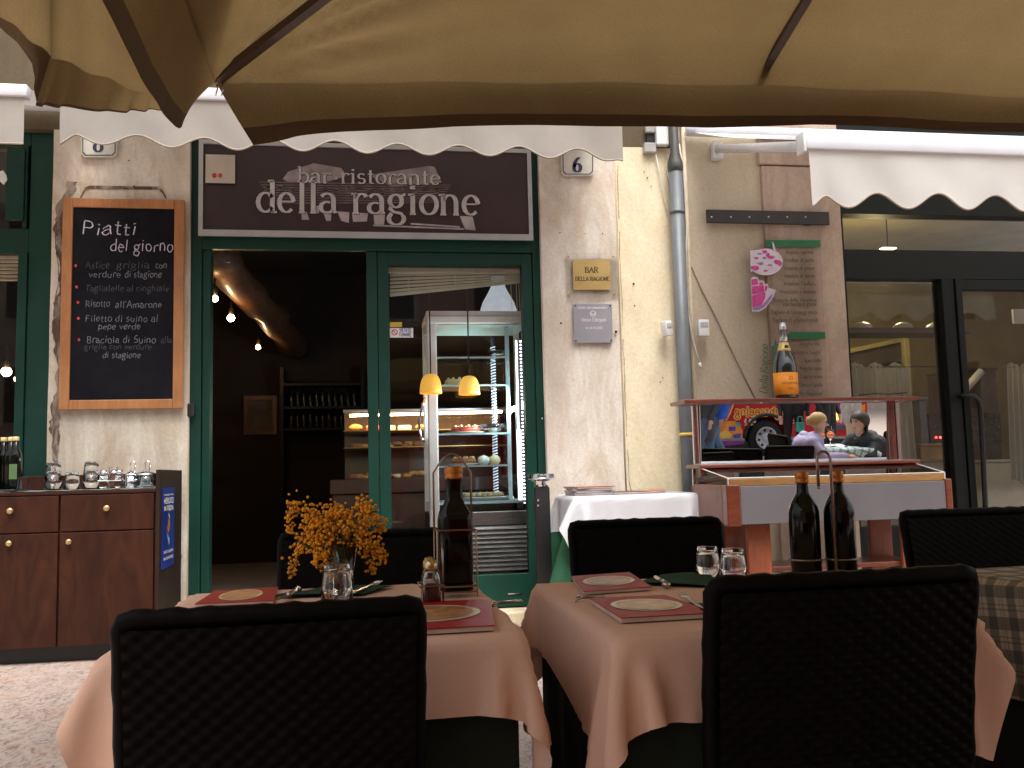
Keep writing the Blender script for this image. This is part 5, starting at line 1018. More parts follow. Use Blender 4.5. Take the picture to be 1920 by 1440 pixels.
# ================================================================== menus and papers
m_mr = M('menu_red', (.34, .010, .014), .5, var=.15, spec=.22); m_me = M('menu_pages', (.58, .46, .40), .6); m_mo = M('menu_photo', (.42, .20, .08), .3, var=.45, scale=40, spec=.25); m_mo2 = M('menu_photo_pale', (.62, .50, .36), .3, var=.35, scale=30, spec=.25)
def menu(qs, z, th, label, tilt=0):
    P4 = [PZ(x, y, z) for x, y in qs]; c = sum(P4, Vector())/4; t = thing('menu', label, 'menu', (c.x, c.y, z), 'red pizza menus')
    mb = MB(); mb.hexa([p for p in P4]+[p+Vector((0, 0, th*.8)) for p in P4]); build(mb, 'pages', m_me, t)
    g = 1.012; Q4 = [c+(p-c)*g for p in P4]; mb = MB(); mb.hexa([p+Vector((0, 0, th*.82)) for p in Q4]+[p+Vector((0, 0, th)) for p in Q4]); cv = build(mb, 'cover', m_mr, t)
    ex = (P4[1]-P4[0]+P4[2]-P4[3])/4; ey = (P4[3]-P4[0]+P4[2]-P4[1])/4
    def el(k, dz, ox=0, oy=0): return [c+ex*(k*.82*math.cos(a)+ox)+ey*(k*.62*math.sin(a)+oy)+Vector((0, 0, th+dz)) for a in np.linspace(0, 2*math.pi, 29)[:-1]]
    mb = MB(); mb.add(el(1, .0012), [tuple(range(28))]); build(mb, 'plate_print', m_mo2, cv); mb = MB(); mb.add(el(.86, .002), [tuple(range(28))]); build(mb, 'pizza_print', m_mo, cv)
menu(((366, 1137), (404, 1112), (521, 1105), (512, 1131)), ZT+.004, .006, 'glossy red menu at the back left of the left table'); menu(((690, 1141), (919, 1132), (926, 1182), (680, 1196)), ZT+.004, .01, 'red menu at the front right corner of the left table')
menu(((1072, 1086), (1180, 1078), (1221, 1106), (1095, 1115)), ZT+.004, .008, 'red menu at the far left of the right salmon table'); menu(((1107, 1130), (1247, 1124), (1338, 1158), (1165, 1168)), ZT+.004, .01, 'red menu nearest the front edge of the right salmon table')
def booklet(x0, x1, y0, y1, z, th, col, label, rz=0, tl=0):
    c = Vector(((x0+x1)/2, (y0+y1)/2, z)); m = Matrix.Translation(c) @ Matrix.Rotation(R(rz), 4, 'Z') @ Matrix.Rotation(R(tl), 4, 'Y'); w, h = (x1-x0)/2, (y1-y0)/2; t = thing('menu_booklet', label, 'menu', c, 'menus piled on the serving table')
    build(MB().box(-w, w, -h, h, .0, th*.75, m), 'pages', m_me, t); build(MB().box(-w-.003, w+.003, -h-.003, h+.003, th*.78, th, m), 'cover', col, t)
mc1 = M('booklet_blue', (.25, .27, .36), .35, coat=.4); mc2 = M('booklet_maroon', (.10, .02, .03), .35, coat=.4); mc3 = M('booklet_orange', (.50, .13, .05), .35, coat=.4)
zz = SZ+.012; bx = PY(1112, 925, 5.95).x
for k, wd in enumerate(('bottom', 'second', 'third', 'fourth', 'top')): booklet(bx-.13, bx+.13, 5.93, 6.2, zz+k*.0135, .012, mc1 if k < 4 else mc3, wd+' booklet of the pale blue pile on the serving table', 2+k*1.5*(-1)**k)
bx2 = PY(1180, 925, 5.95).x
for k, wd in enumerate(('lower', 'upper')): booklet(bx2-.11, bx2+.11, 5.94, 6.16, zz+k*.014, .013, (mc1, mc2)[k], wd+' maroon-topped booklet in the middle of the serving table', -4+5*k)
bx3 = PY(1218, 925, 6.0).x
for k, wd in enumerate(('lower', 'upper')): booklet(bx3-.11, bx3+.11, 6.02, 6.24, zz+.0+k*.014, .012, (mc1, mc3)[k], wd+' tilted orange booklet at the right of the serving table', 6, -3)
# ================================================================== glassware, napkins, cutlery
def tumbler_proof():
    prof = [(.0345, 0), (.036, .002), (.0335, .035), (.030, .062), (.0275, .078), (.026, .082), (0, .083)]; inn = [(0, .070), (.0235, .069), (.026, .06), (.0300, .034), (.0325, .001), (.0345, 0)]
    return prof+inn
def tumbler(loc, label, s=1, group=None, rib=True):
    mb = MB(); n = 20; vs = tumbler_proof(); mb.lathe(vs, (0, 0, 0), n); o = build(mb, 'tumbler', m_glass, None, True); o.location = loc; o.scale = (s, s, s); return tag(o, label, 'glass', group)
zt = ZT+.003
p = PZ(632, 1128, zt); tumbler((p.x, p.y, zt), 'upside-down ribbed tumbler below the mimosa on the left table', 1.05, 'upturned tumblers')
p = PZ(1328, 1080, zt); tumbler((p.x, p.y, zt), 'upside-down tumbler on the right table, left of the pair', .95, 'upturned tumblers'); p = PZ(1376, 1088, zt); tumbler((p.x, p.y, zt), 'upside-down tumbler on the right table, right of the pair', .98, 'upturned tumblers')
m_nap = CLOTH('green_napkin', (.022, .065, .032), 0, 900)
def napkin(qs, label, z=ZT+.004):
    P4 = [PZ(x, y, z) for x, y in qs]; mb = MB(); n = 16
    def f(u, v): p = P4[0].lerp(P4[1], u).lerp(P4[3].lerp(P4[2], u), v); return p+Vector((0, 0, .002+.002*math.sin(u*6+v*4)))
    mb.grid(f, n, n); mb.grid(lambda u, v: Vector(f(u, v))+Vector((0, 0, .003)), n, n); solo(mb, 'napkin', m_nap, label, 'napkin', True)
napkin(((505, 1122), (600, 1104), (742, 1100), (680, 1116)), 'green napkin under the mimosa on the left table'); napkin(((1200, 1096), (1240, 1080), (1330, 1076), (1345, 1102)), 'green napkin at the far side of the right table'); napkin(((1270, 1138), (1330, 1132), (1420, 1146), (1340, 1160)), 'green napkin beside the front fork on the right table')
m_cut = M('cutlery_steel', (.5, .45, .4), .2, 1, var=.05, bmp=0)
def fork(a, b, label, z=ZT+.012):
    A, B = PZ(*a, z), PZ(*b, z); d = (B-A); L_ = d.length; d.normalize(); s = d.cross(Vector((0, 0, 1))); t = thing('fork', label, 'fork', A); mb = MB()
    for k in (-1.5, -.5, .5, 1.5): mb2 = MB(); mb2.tube([A+s*(.0052*k)+Vector((0, 0, .004)), A+s*(.0052*k)+d*.05], [.0012, .0018], 6); build(mb2, 'tine', m_cut, t, True)
    mb.slab([A+d*.046+s*.0105, A+d*.07+s*.010, A+d*.085+s*.004, A+d*L_+s*.006, A+d*L_-s*.006, A+d*.085-s*.004, A+d*.07-s*.010, A+d*.046-s*.0105], (0, 0, .002)); build(mb, 'handle', m_cut, t)
def knife(a, b, label, z=ZT+.012):
    A, B = PZ(*a, z), PZ(*b, z); d = (B-A).normalized(); s = d.cross(Vector((0, 0, 1))); t = thing('knife', label, 'knife', A); mb = MB(); mb.slab([A+s*.002, A+d*.04+s*.009, A+d*.1+s*.009, A+d*.1-s*.006, A-s*.003], (0, 0, .0015)); build(mb, 'blade', m_cut, t); build(MB().tube([A+d*.1, A+d*.15, A+d*.2], [.006, .008, .009], 8), 'handle', m_cut, t, True)
fork((1277, 1113), (1340, 1160), 'fork with tines toward the wall on the front napkin of the right table'); knife((1228, 1080), (1262, 1106), 'knife lying on the far napkin of the right table'); fork((712, 1092), (660, 1112), 'fork on the green napkin of the left table'); knife((520, 1126), (545, 1113), 'knife beside the red menu on the left table')
# clips that hold the cloths
def clip(px, py, label):
    p = PZ(px, py, ZT+.006); t = thing('cloth_clip', label, 'clip', p); mb = MB(); mb.tube([p+Vector((.05, .0, .004)), p+Vector((.0, 0, .004)), p+Vector((-.016, 0, 0)), p+Vector((-.018, 0, -.035)), p+Vector((.0, 0, -.04))], .003, 6); build(mb, 'wire', m_wire, t, True); build(MB().tube([p+Vector((.05, .012, .004)), p+Vector((-.012, .012, .004)), p+Vector((-.018, .012, -.03))], .003, 6), 'wire', m_wire, t, True)
clip(1092, 1124, 'wire cloth clip on the left edge of the right table'); clip(938, 1133, 'wire cloth clip on the right edge of the left table')
# ================================================================== oil bottles and cruet racks
m_oil = M('dark_oil_bottle', (.003, .0035, .002), .08, var=.2, bmp=0, spec=.3); m_cap = M('copper_cap', (.48, .17, .035), .3, .6, var=.2, scale=40); m_clear = m_glass
p = PZ(855, 1116, zt); bb = thing('oil_bottle', 'square dark oil bottle with orange cap on the left table', 'bottle', (p.x, p.y, zt+.012)); s = .286/.286
build(MB().lathe([(.036, 0), (.0395, .004), (.040, .12), (.040, .165), (.036, .185), (.024, .205), (.0195, .218), (.0185, .262), (.0185, .266)], (p.x, p.y, zt+.012), 28, sq=5), 'body', m_oil, bb, True); build(MB().lathe([(.021, .262), (.022, .264), (.022, .272), (.0205, .274), (.0225, .277), (.0225, .29), (.02, .293), (0, .293)], (p.x, p.y, zt+.012), 24), 'cap', m_cap, bb, True)
rk = thing('cruet_rack', 'copper wire rack with arched handle round the square oil bottle', 'rack', (p.x, p.y, zt)); w = .046
for z in (.012, .025, .155): build(MB().tube([p+Vector((x, y, z)) for x, y in ((-w, -w), (w, -w), (w, w), (-w, w))], .0022, 6, closed=True), 'wire_ring', m_wire, rk)
for x, y in ((-w, -w), (w, -w), (w, w), (-w, w)): build(MB().tube([p+Vector((x, y, 0)), p+Vector((x, y, .155))], .0022, 6), 'upright', m_wire, rk)
build(MB().tube([p+Vector((-w, w, .15))]+[p+Vector((-w+2*w*i/16, w, .29+.045*math.sin(math.pi*i/16))) for i in range(17)]+[p+Vector((w, w, .15))], .0026, 7), 'handle', m_wire, rk, True)
pt = PZ(808, 1134, zt); w2 = .026; build(MB().tube([pt+Vector((x*w2, y*w2*1.6, .045)) for x, y in ((-1, -1), (1, -1), (1, 1), (-1, 1))], .0022, 6, closed=True), 'shaker_ring', m_wire, rk); build(MB().tube([pt+Vector((w2, 0, .045)), p+Vector((-w, 0, .025))], .0022, 6), 'shaker_link', m_wire, rk); build(MB().tube([pt+Vector((w2, -.02, 0)), pt+Vector((w2, -.02, .12)), pt+Vector((w2, 0, .135)), pt+Vector((w2, .01, .12))], .0024, 6), 'shaker_hook', m_wire, rk, True)
m_pep = M('ground_pepper', (.10, .035, .02), .9, var=.5, scale=90); m_salt = M('salt', (.7, .66, .6), .9)
for k, (dy, mt, nm, lab) in enumerate(((-.021, m_pep, 'pepper_shaker', 'glass pepper shaker with brass cap in front of the rack'), (.022, m_salt, 'salt_shaker', 'glass salt shaker with brass cap behind the pepper'))):
    q = pt+Vector((0, dy, 0)); t = thing(nm, lab, 'shaker', (q.x, q.y, zt)); build(MB().lathe([(.019, 0), (.0205, .003), (.0195, .06), (.015, .075), (.0135, .08), (.0115, .08), (.013, .072), (.017, .06), (.018, .006), (0, .006)], (q.x, q.y, zt), 20, sq=6), 'jar', m_glass, t, True); build(MB().lathe([(.0165, .007), (.0155, .045), (0, .046)], (q.x, q.y, zt), 16, sq=6), 'contents', mt, t); build(MB().lathe([(.0145, .078), (.0155, .08), (.0155, .09), (.011, .1), (0, .103)], (q.x, q.y, zt), 18), 'cap', M('brass_cap', (.6, .45, .22), .25, .9) if 'brass_cap' not in bpy.data.materials else bpy.data.materials['brass_cap'], t, True)
c2 = PZ(1550, 1092, zt); rk = thing('bottle_rack', 'copper wire carrier with tall loop handle for two bottles', 'rack', (c2.x, c2.y, zt))
for k, (dx, dy, lab) in enumerate(((-.04, .02, 'left dark round-shouldered bottle on the right table'), (.042, .0, 'right dark round-shouldered bottle on the right table'))):
    q = c2+Vector((dx, dy, .006)); t = thing('oil_bottle', lab, 'bottle', q, 'pair of dark bottles')
    build(MB().lathe([(.033, 0), (.0365, .004), (.037, .14), (.037, .162), (.034, .178), (.024, .197), (.0155, .212), (.0135, .235), (.0135, .248)], q, 28), 'body', m_oil, t, True); build(MB().lathe([(.0155, .236), (.0165, .238), (.0165, .244), (.015, .2455), (.0165, .248), (.0165, .262), (.0145, .265), (0, .265)], q, 22), 'cap', m_cap, t, True)
    build(MB().tube([q+Vector((.04*math.cos(a), .04*math.sin(a), .05)) for a in np.linspace(0, 2*math.pi, 25)[:-1]], .0025, 6, closed=True), 'wire_ring', m_wire, rk, True)
q = c2+Vector((.004, -.045, 0)); build(MB().tube([q+Vector((0, .0, 0)), q+Vector((0, 0, .30)), q+Vector((-.004, 0, .312)), q+Vector((-.012, 0, .318)), q+Vector((-.022, 0, .318)), q+Vector((-.03, 0, .312)), q+Vector((-.034, 0, .30)), q+Vector((-.034, 0, .235))], .0038, 8), 'handle', m_wire, rk, True); build(MB().tube([q, q+Vector((0, .09, 0))], .003, 6), 'foot', m_wire, rk); build(MB().ball(q+Vector((-.034, 0, .232)), .004), 'handle_end', m_wire, rk)
# ================================================================== mimosa in a glass
YV = 2.36; pv = PZ(638, 1108, zt); pv.y = YV; pv = Vector((PY(640, 1100, YV).x, YV, zt))
va = thing('vase', 'clear glass vase holding the mimosa on the left table', 'vase', pv); build(MB().lathe([(.030, 0), (.032, .003), (.030, .05), (.040, .115), (.038, .115), (.028, .05), (.029, .01), (0, .01)], pv, 24), 'glass', m_glass, va, True); build(MB().lathe([(.0275, .012), (.0275, .05), (.0285, .06), (0, .06)], pv, 20), 'water', SOLIDGLASS('water', (.9, .95, .9), 0, 1.33), va, True)
mi = thing('mimosa_bunch', 'bunch of orange-yellow mimosa blossom on the left table', 'flowers', pv); m_yel = M('mimosa_yellow', (.76, .33, .012), .85, var=.3, scale=60); m_stem = M('mimosa_stem', (.06, .07, .02), .8)
m_leaf = M('mimosa_leaf', (.07, .09, .03), .8, var=.3)
SPR = [[(640, 1040), (600, 985), (560, 940), (545, 960), (540, 1000)], [(636, 1040), (590, 975), (578, 960), (590, 1005)], [(640, 1040), (605, 985), (612, 960), (640, 950)], [(642, 1036), (632, 985), (640, 955), (660, 975)], [(645, 1036), (668, 970), (682, 940), (700, 965)], [(645, 1036), (680, 985), (705, 975), (721, 998)], [(640, 1040), (600, 1000), (565, 1020), (552, 1060), (545, 1076)], [(640, 1040), (610, 1010), (596, 1030), (595, 1064)], [(640, 1040), (622, 1020), (615, 1050), (617, 1086)], [(645, 1040), (662, 1010), (656, 1040), (650, 1062)], [(645, 1040), (690, 1000), (708, 1030), (721, 1054)], [(646, 1040), (684, 1010), (696, 1040), (700, 1078)], [(640, 1040), (595, 990), (570, 1000), (558, 1040)], [(640, 1040), (626, 990), (604, 1000), (580, 1030)], [(644, 1036), (650, 985), (672, 1000), (690, 1030)], [(640, 1036), (640, 1000), (630, 970), (615, 975)], [(644, 1036), (664, 990), (690, 960), (690, 950)], [(641, 1036), (615, 975), (590, 985), (575, 1015)]]
UB_ = MB().ball((0, 0, 0), 1, 6, 4)
for si, path in enumerate(SPR):
    dep = random.uniform(-.07, .07); P3 = []
    for k, (x, y) in enumerate(path): P3.append(PY(x, y, YV+dep*min(1, k/2)))
    fine = []
    for a, b in zip(P3[:-1], P3[1:]):
        for i in range(8): fine.append(a.lerp(b, i/8))
    fine.append(P3[-1]); build(MB().tube([pv+Vector((random.uniform(-.01, .01), 0, .02))]+fine, .0012, 5), 'stem', m_stem, mi)
    mb = MB(); nb = 84
    for i in range(nb):
        t_ = .30+.70*i/nb; q = fine[min(len(fine)-1, int(t_*(len(fine)-1)))]; sp_ = .019*(1.10-t_)+.003; c_ = q+Vector((random.gauss(0, sp_), random.gauss(0, sp_*1.2), random.gauss(0, sp_))); r = random.uniform(.0029, .0044)
        mb.add([c_+Vector(v)*r for v in UB_.v], UB_.f)
    build(mb, 'blossoms', m_yel, mi, True, 'stuff', fix=False)
    mb = MB()
    for i in range(10):
        q = fine[random.randint(3, len(fine)-4)]+Vector((random.uniform(-.01, .01), random.uniform(-.01, .01), 0)); d = Vector((random.uniform(-1, 1), random.uniform(-.6, .6), random.uniform(-1, .2))).normalized()*.03; s_ = d.cross(Vector((0, 1, .2))).normalized()*.0022; mb.add([q, q+d*.5+s_, q+d, q+d*.5-s_], [(0, 1, 2, 3)])
    build(mb, 'leaves', m_leaf, mi, False, 'stuff')
# ================================================================== sideboard at the left
YK = 5.86; kx1 = PY(290, 930, YK).x; kx0 = -3.2; kz = 1.0; kb_ = .095
kc = thing('sideboard', 'brown wooden sideboard with brass knobs against the left pier', 'sideboard', ((kx0+kx1)/2, 6.2, 0)); m_kw2 = WOOD('walnut_veneer', (.023, .0065, .003), (.060, .017, .007), .5, (2.2, 2.2, .5), coat=0, spec=.22); m_kn = M('brass_knob', (.62, .44, .2), .28, .8)
build(MB().box(kx0, kx1, YK+.02, 6.5, kb_, kz-.02), 'carcass', m_kw2, kc); build(MB().box(kx0+.05, kx1-.05, YK+.08, 6.45, 0, kb_), 'plinth', m_black, kc); build(MB().bevbox(kx0, kx1+.005, YK-.005, 6.5, kz-.02, kz, .003), 'top', m_kw2, kc)
kside = PY(330, 890, 6.5); build(MB().bevbox(kx1+.006, kx1+.03, YK-.004, 6.53, .03, kz+.115, .004), 'side_panel', WOOD('dark_walnut', (.016, .009, .006), (.034, .019, .012), .55, (2, 2, .5), coat=0, spec=.2), kc); build(MB().bevbox(kx0, kx1, 6.5, 6.525, .05, kz+.1, .004), 'back_board', m_kw2, kc)
xm_ = PY(112, 950, YK).x; zd = PY(150, 997, YK).z
for x0, x1, knd, knf in ((xm_+.006, kx1-.004, (200, 953), (129, 1016)), (kx0+.55, xm_-.006, (19, 958), (17, 1019))):
    d = build(MB().bevbox(x0, x1, YK-.002, YK+.019, zd+.004, kz-.026, .003), 'drawer', m_kw2, kc); q = PY(*knd, YK-.02); build(MB().lathe([(.006, 0), (.006, .012), (.017, .017), (.019, .024), (.014, .03), (0, .031)], (q.x, YK-.003, q.z), 16, m=Matrix.Rotation(R(90), 4, 'X')), 'knob', m_kn, d, True)
    d = build(MB().bevbox(x0, x1, YK-.002, YK+.019, kb_+.003, zd-.004, .003), 'door', m_kw2, kc); q = PY(*knf, YK-.02); build(MB().lathe([(.006, 0), (.006, .012), (.016, .017), (.018, .024), (.013, .03), (0, .031)], (q.x, YK-.003, q.z), 16, m=Matrix.Rotation(R(90), 4, 'X')), 'knob', m_kn, d, True)
mb = MB(); mb.grid(lambda u, v: (kx0+.3+(kx1-.012-kx0-.3)*u, YK+.01+.6*v, kz+.004+.0015*math.sin(u*60)), 40, 10); o = solo(mb, 'runner_cloth', plaid('check_runner', (.50, .54, .56), (.10, .16, .15), (.04, .09, .08), .9), 'pale green check runner on the sideboard', 'runner'); planar_uv(o, [(i/40*2, j/10*.6) for j in range(11) for i in range(41)])
fy = thing('flyer', 'blue poster taped to the side of the sideboard', 'poster', (kx1+.032, 6.1, .5)); Xf = kx1+.0335
f0, f1, f2, f3 = [PX_(x, y, Xf) for x, y in ((306, 916), (327, 912), (326, 1062), (303, 1064))]
yA, yB = min(f0.y, f3.y), max(f1.y, f2.y); zA, zB = (f2.z+f3.z)/2, (f0.z+f1.z)/2; build(MB().box(Xf-.0025, Xf, yA, yB, zA, zB), 'paper', M('poster_blue', (.012, .035, .28), .35, var=.6, scale=4, coat=.3), fy)
def fpl(x, y): return Vector((Xf+.002, yA+(yB-yA)*x, zA+(zB-zA)*(1-y)))
mb = MB()
for txt, y, h in (('GRANDE FESTA', .10, .012), ('MERCATO', .20, .045), ('IN FIERA', .29, .04), ('TUTTI I GIORNI', .82, .022), ('IN CENTRO', .90, .022)):
    st, se, w = glyph_strokes(txt); mb = MB()
    for s in st: ribbon(mb, s, lambda u, v: fpl(.12+.76*u/w, y-v*h), .34, .3)
    build(mb, 'lettering', m_white, fy, fix=False)
mb = MB(); mb.add([fpl(*p) for p in ((.5, .38), (.6, .42), (.62, .5), (.5, .58), (.36, .52), (.44, .46))], [tuple(range(6))]); build(mb, 'figure_print', M('poster_orange', (.45, .16, .05), .4), fy); mb = MB(); mb.add([fpl(*p) for p in ((.5, .31), (.62, .38), (.56, .4), (.48, .36))], [(0, 1, 2, 3)]); mb.add([fpl(*p) for p in ((.3, .5), (.36, .56), (.6, .66), (.55, .74), (.4, .62))], [tuple(range(5))]); build(mb, 'light_print', M('poster_pale', (.3, .42, .6), .4), fy)
# things on the sideboard
kt = kz+.006
def kx(px, Y=6.05): return PY(px, 905, Y).x
for px, n, lab in ((103, 2, 'left stack of upturned tumblers on the sideboard'), (138, 1, 'single upturned tumbler between two stacks on the sideboard'), (174, 2, 'right stack of upturned tumblers on the sideboard')):
    for k in range(n): tumbler((kx(px), 6.02, kt+k*.052), ('upper glass of the ' if k else 'lower glass of the ' if n == 2 else '')+lab, 1.42 if px != 138 else 1.3)
t = thing('cruet_set', 'steel cruet stand with glass shakers on the sideboard', 'cruet set', (kx(212), 6.02, kt))
for k, px in enumerate((197, 212, 226)): build(MB().lathe([(.027, 0), (.029, .01), (.026, .07), (.019, .085), (.022, .09), (.016, .105), (0, .107)], (kx(px), 6.02+.05*(k % 2), kt+.006), 14), 'shaker', m_glass if k != 1 else m_pep, t, True); build(MB().lathe([(.022, .086), (.024, .09), (.017, .108), (0, .11)], (kx(px), 6.02+.05*(k % 2), kt+.006), 14), 'cap', m_chrome, t, True)
build(MB().tube([(kx(190), 5.98, kt+.05), (kx(232), 5.98, kt+.05), (kx(232), 6.12, kt+.05), (kx(190), 6.12, kt+.05)], .004, 6, closed=True), 'rail', m_chrome, t); build(MB().tube([(kx(205), 6.05, kt), (kx(205), 6.05, kt+.13), (kx(220), 6.05, kt+.13), (kx(220), 6.05, kt)], .004, 6), 'handle', m_chrome, t)
for px, lab in ((247, 'small steel cheese pot with looped spoon on the sideboard'), (274, 'wide steel and glass cheese bowl with wire handle on the sideboard')):
    r = .035 if px == 247 else .062; t = thing('cheese_bowl', lab, 'bowl', (kx(px), 6.04, kt)); h = .085; build(MB().lathe([(r*.9, 0), (r, .004), (r, h*.9), (r*.95, h*.9), (r*.92, .008), (0, .008)], (kx(px), 6.04, kt+.002), 20), 'pot', m_chrome if px == 247 else m_glass, t, True); build(MB().lathe([(r*1.05, h*.9), (r*1.06, h*.95), (r*.7, h*1.1), (r*.2, h*1.2), (0, h*1.2)], (kx(px), 6.04, kt+.003), 20), 'lid', m_chrome, t, True); x = kx(px+4)
    build(MB().tube([(x-.012, 6.02, kt+h*.9), (x-.014, 6.02, kt+.155), (x, 6.02, kt+.17), (x+.014, 6.02, kt+.155), (x+.010, 6.02, kt+h*.9)], .0035, 6), 'spoon_handle', m_chrome, t, True)
m_yl = M('yellow_label', (.62, .52, .03), .5); m_gl = M('green_label', (.08, .16, .06), .5)
tr_ = thing('bottle_tray', 'dark metal tray with handle holding oil bottles at the far left', 'tray', (kx(15), 6.0, kt)); build(MB().bevbox(kx(-40), kx(42), 5.93, 6.15, kt, kt+.012, .004), 'tray', m_iron, tr_); build(MB().tube([(kx(44), 5.95, kt+.01), (kx(46), 5.95, kt+.08), (kx(46), 6.12, kt+.08), (kx(44), 6.12, kt+.01)], .004, 6), 'handle', m_iron, tr_)
for px, dy, mt, lab in ((-6, -.02, m_yl, 'dark oil bottle with yellow label, leftmost on the sideboard'), (5, .03, None, 'dark oil bottle second from the left edge'), (22, .0, None, 'dark oil bottle third from the left edge'), (35, -.03, m_gl, 'dark oil bottle with green label strip, rightmost of four')):
    q = Vector((kx(px), 6.02+dy, kt+.013)); t = thing('oil_bottle', lab, 'bottle', q, 'oil bottles on the sideboard'); build(MB().lathe([(.030, 0), (.034, .004), (.034, .19), (.030, .215), (.016, .245), (.014, .30)], q, 18, sq=4), 'body', m_oil, t, True); build(MB().lathe([(.017, .29), (.018, .293), (.018, .315), (0, .317)], q, 14), 'cap', M('cork_cap', (.55, .42, .2), .5) if 'cork_cap' not in bpy.data.materials else bpy.data.materials['cork_cap'], t, True)
    if mt: build(MB().box(q.x-.022, q.x+.022, q.y-.0365, q.y-.0355, q.z+.06, q.z+.15), 'label', mt, t)
# ================================================================== ashtray post
pp = PZ(990, 1178, 0); pxx = PY(1016, 950, pp.y).x; po = thing('ashtray_post', 'slim black post with steel and glass ashtray top beside the door', 'ashtray', (pxx, pp.y, 0)); zt2 = PY(1016, 912, pp.y).z
build(MB().bevbox(pxx-.052, pxx+.052, pp.y-.04, pp.y+.04, .02, zt2, .012), 'post', m_black, po, 'auto'); build(MB().lathe([(.15, 0), (.16, .006), (.15, .014), (.06, .024), (0, .024)], (pxx-.03, pp.y-.05, 0), 28), 'base', M('post_base', (.12, .11, .11), .4, .5), po, True)
build(MB().lathe([(.05, 0), (.045, .03), (.075, .045), (.09, .05), (.09, .056), (.04, .06), (.03, .075), (0, .075)], (pxx, pp.y, zt2), 20), 'ashtray', m_chrome, po, True); build(MB().lathe([(.088, .052), (.092, .06), (.088, .085), (.084, .085), (.084, .06)], (pxx, pp.y, zt2), 20), 'glass_rim', m_glass, po, True)
for py in (938, 948): build(MB().ball(PY(1009, py, pp.y-.043), .009, 8, 6), 'stud', m_chrome, po)
# ================================================================== cart with mirror
m_red = WOOD('mahogany', (.10, .020, .009), (.20, .048, .022), .32, (1.2, 6, 6), wear=(.42, .27, .19), coat=.4); m_leg = WOOD('red_board', (.20, .045, .018), (.32, .085, .035), .45, (5, 5, 1)); m_gp2 = M('grey_laminate', (.125, .115, .125), .5, var=.1, scale=3, bmp=.05)
cx0, cx1 = 2.145, PY(1783, 905, 5.37).x; cy0, cy1 = 5.37, 5.97; cz1 = PY(1560, 907, cy0).z; cz0 = PY(1500, 980, cy0).z
ct = thing('display_cart', 'mahogany display cart with a mirror and glass case by the wall', 'cart', ((cx0+cx1)/2, (cy0+cy1)/2, 0))
build(MB().bevbox(cx0+.09, cx1-.045, cy0-.004, cy0+.018, cz0, cz1, .003), 'front_panel', m_gp2, ct); 
for x0, x1 in ((cx0, cx0+.088), (cx1-.043, cx1)): build(MB().bevbox(x0, x1, cy0-.012, cy0+.07, cz0-.01, cz1+.012, .008), 'corner_post', m_red, ct)
for x in (cx0, cx1-.022): build(MB().bevbox(x, x+.022, cy0+.071, cy1, cz0, cz1+.01, .004), 'side_panel', WOOD('side_wood', (.16, .07, .045), (.26, .12, .08), .5) if x == cx0 else m_red, ct)
build(MB().bevbox(cx0, cx1, cy1-.02, cy1+.004, cz0, cz1, .003), 'rear_panel', m_red, ct); build(MB().box(cx0+.02, cx1-.02, cy0+.02, cy1-.02, cz0+.02, cz0+.04), 'well_floor', m_red, ct); build(MB().bevbox(cx0+.03, cx1-.03, cy0+.02, cy0+.06, cz1+.0, cz1+.045, .004), 'inner_rail', WOOD('ochre_wood', (.24, .11, .03), (.36, .19, .06), .5, (1, 6, 6)), ct)
for px0, px1 in ((1403, 1446), (1692, 1736)): a, b = PY(px0, 1020, cy0+.1).x, PY(px1, 1020, cy0+.1).x; build(MB().bevbox(a, b, cy0+.1, cy0+.13, .02, cz0, .004), 'leg_board', m_leg, ct); build(MB().bevbox(a, b, cy1-.12, cy1-.09, .02, cz0, .004), 'leg_board', m_leg, ct)
zl = PY(1500, 1062, cy0+.08).z; build(MB().bevbox(cx0+.12, cx1-.15, cy0+.135, cy1-.13, zl-.03, zl, .006), 'lower_shelf', m_red, ct)
for x in (cx0+.2, cx1-.25): build(MB().lathe([(.0, -.02), (.06, -.02), (.065, 0), (.06, .02), (0, .02)], (x, cy0+.12, .066), 18, m=Matrix.Rotation(R(90), 4, 'X') @ Matrix.Rotation(0, 4, 'X')), 'castor', m_black, ct, True) if False else None
YSH = 5.74; zs1 = PY(1500, 749, YSH).z; zs0 = PY(1500, 868, YSH).z
ux0, ux1 = PY(1284, 757, YSH).x, PY(1724, 742, YSH).x; mx0, mx1 = PY(1312, 868, YSH).x, PY(1727, 862, YSH).x
build(MB().bevbox(ux0, ux1, YSH, YSH+.30, zs1-.014, zs1+.012, .006), 'top_shelf', m_red, ct); build(MB().bevbox(mx0, mx1, YSH, YSH+.28, zs0-.02, zs0+.006, .008), 'middle_shelf', m_red, ct); build(MB().bevbox(mx0+.01, mx1-.03, YSH+.02, YSH+.05, zs0-.07, zs0-.021, .005), 'apron', m_red, ct)
YMI = YSH+.19
for px, m in ((1303, m_chrome), (1672, m_red), (1682, m_chrome)): x = PY(px, 810, YMI-.02).x; build(MB().bevbox(x-.016, x+.016, YMI-.04, YMI-.008, zs0+.006, zs1-.014, .005), 'post', m, ct)
for x in (mx0+.02, mx1-.04): build(MB().bevbox(x, x+.02, cy1-.04, cy1-.02, cz1, zs0-.02, .003), 'rear_post', m_chrome, ct)
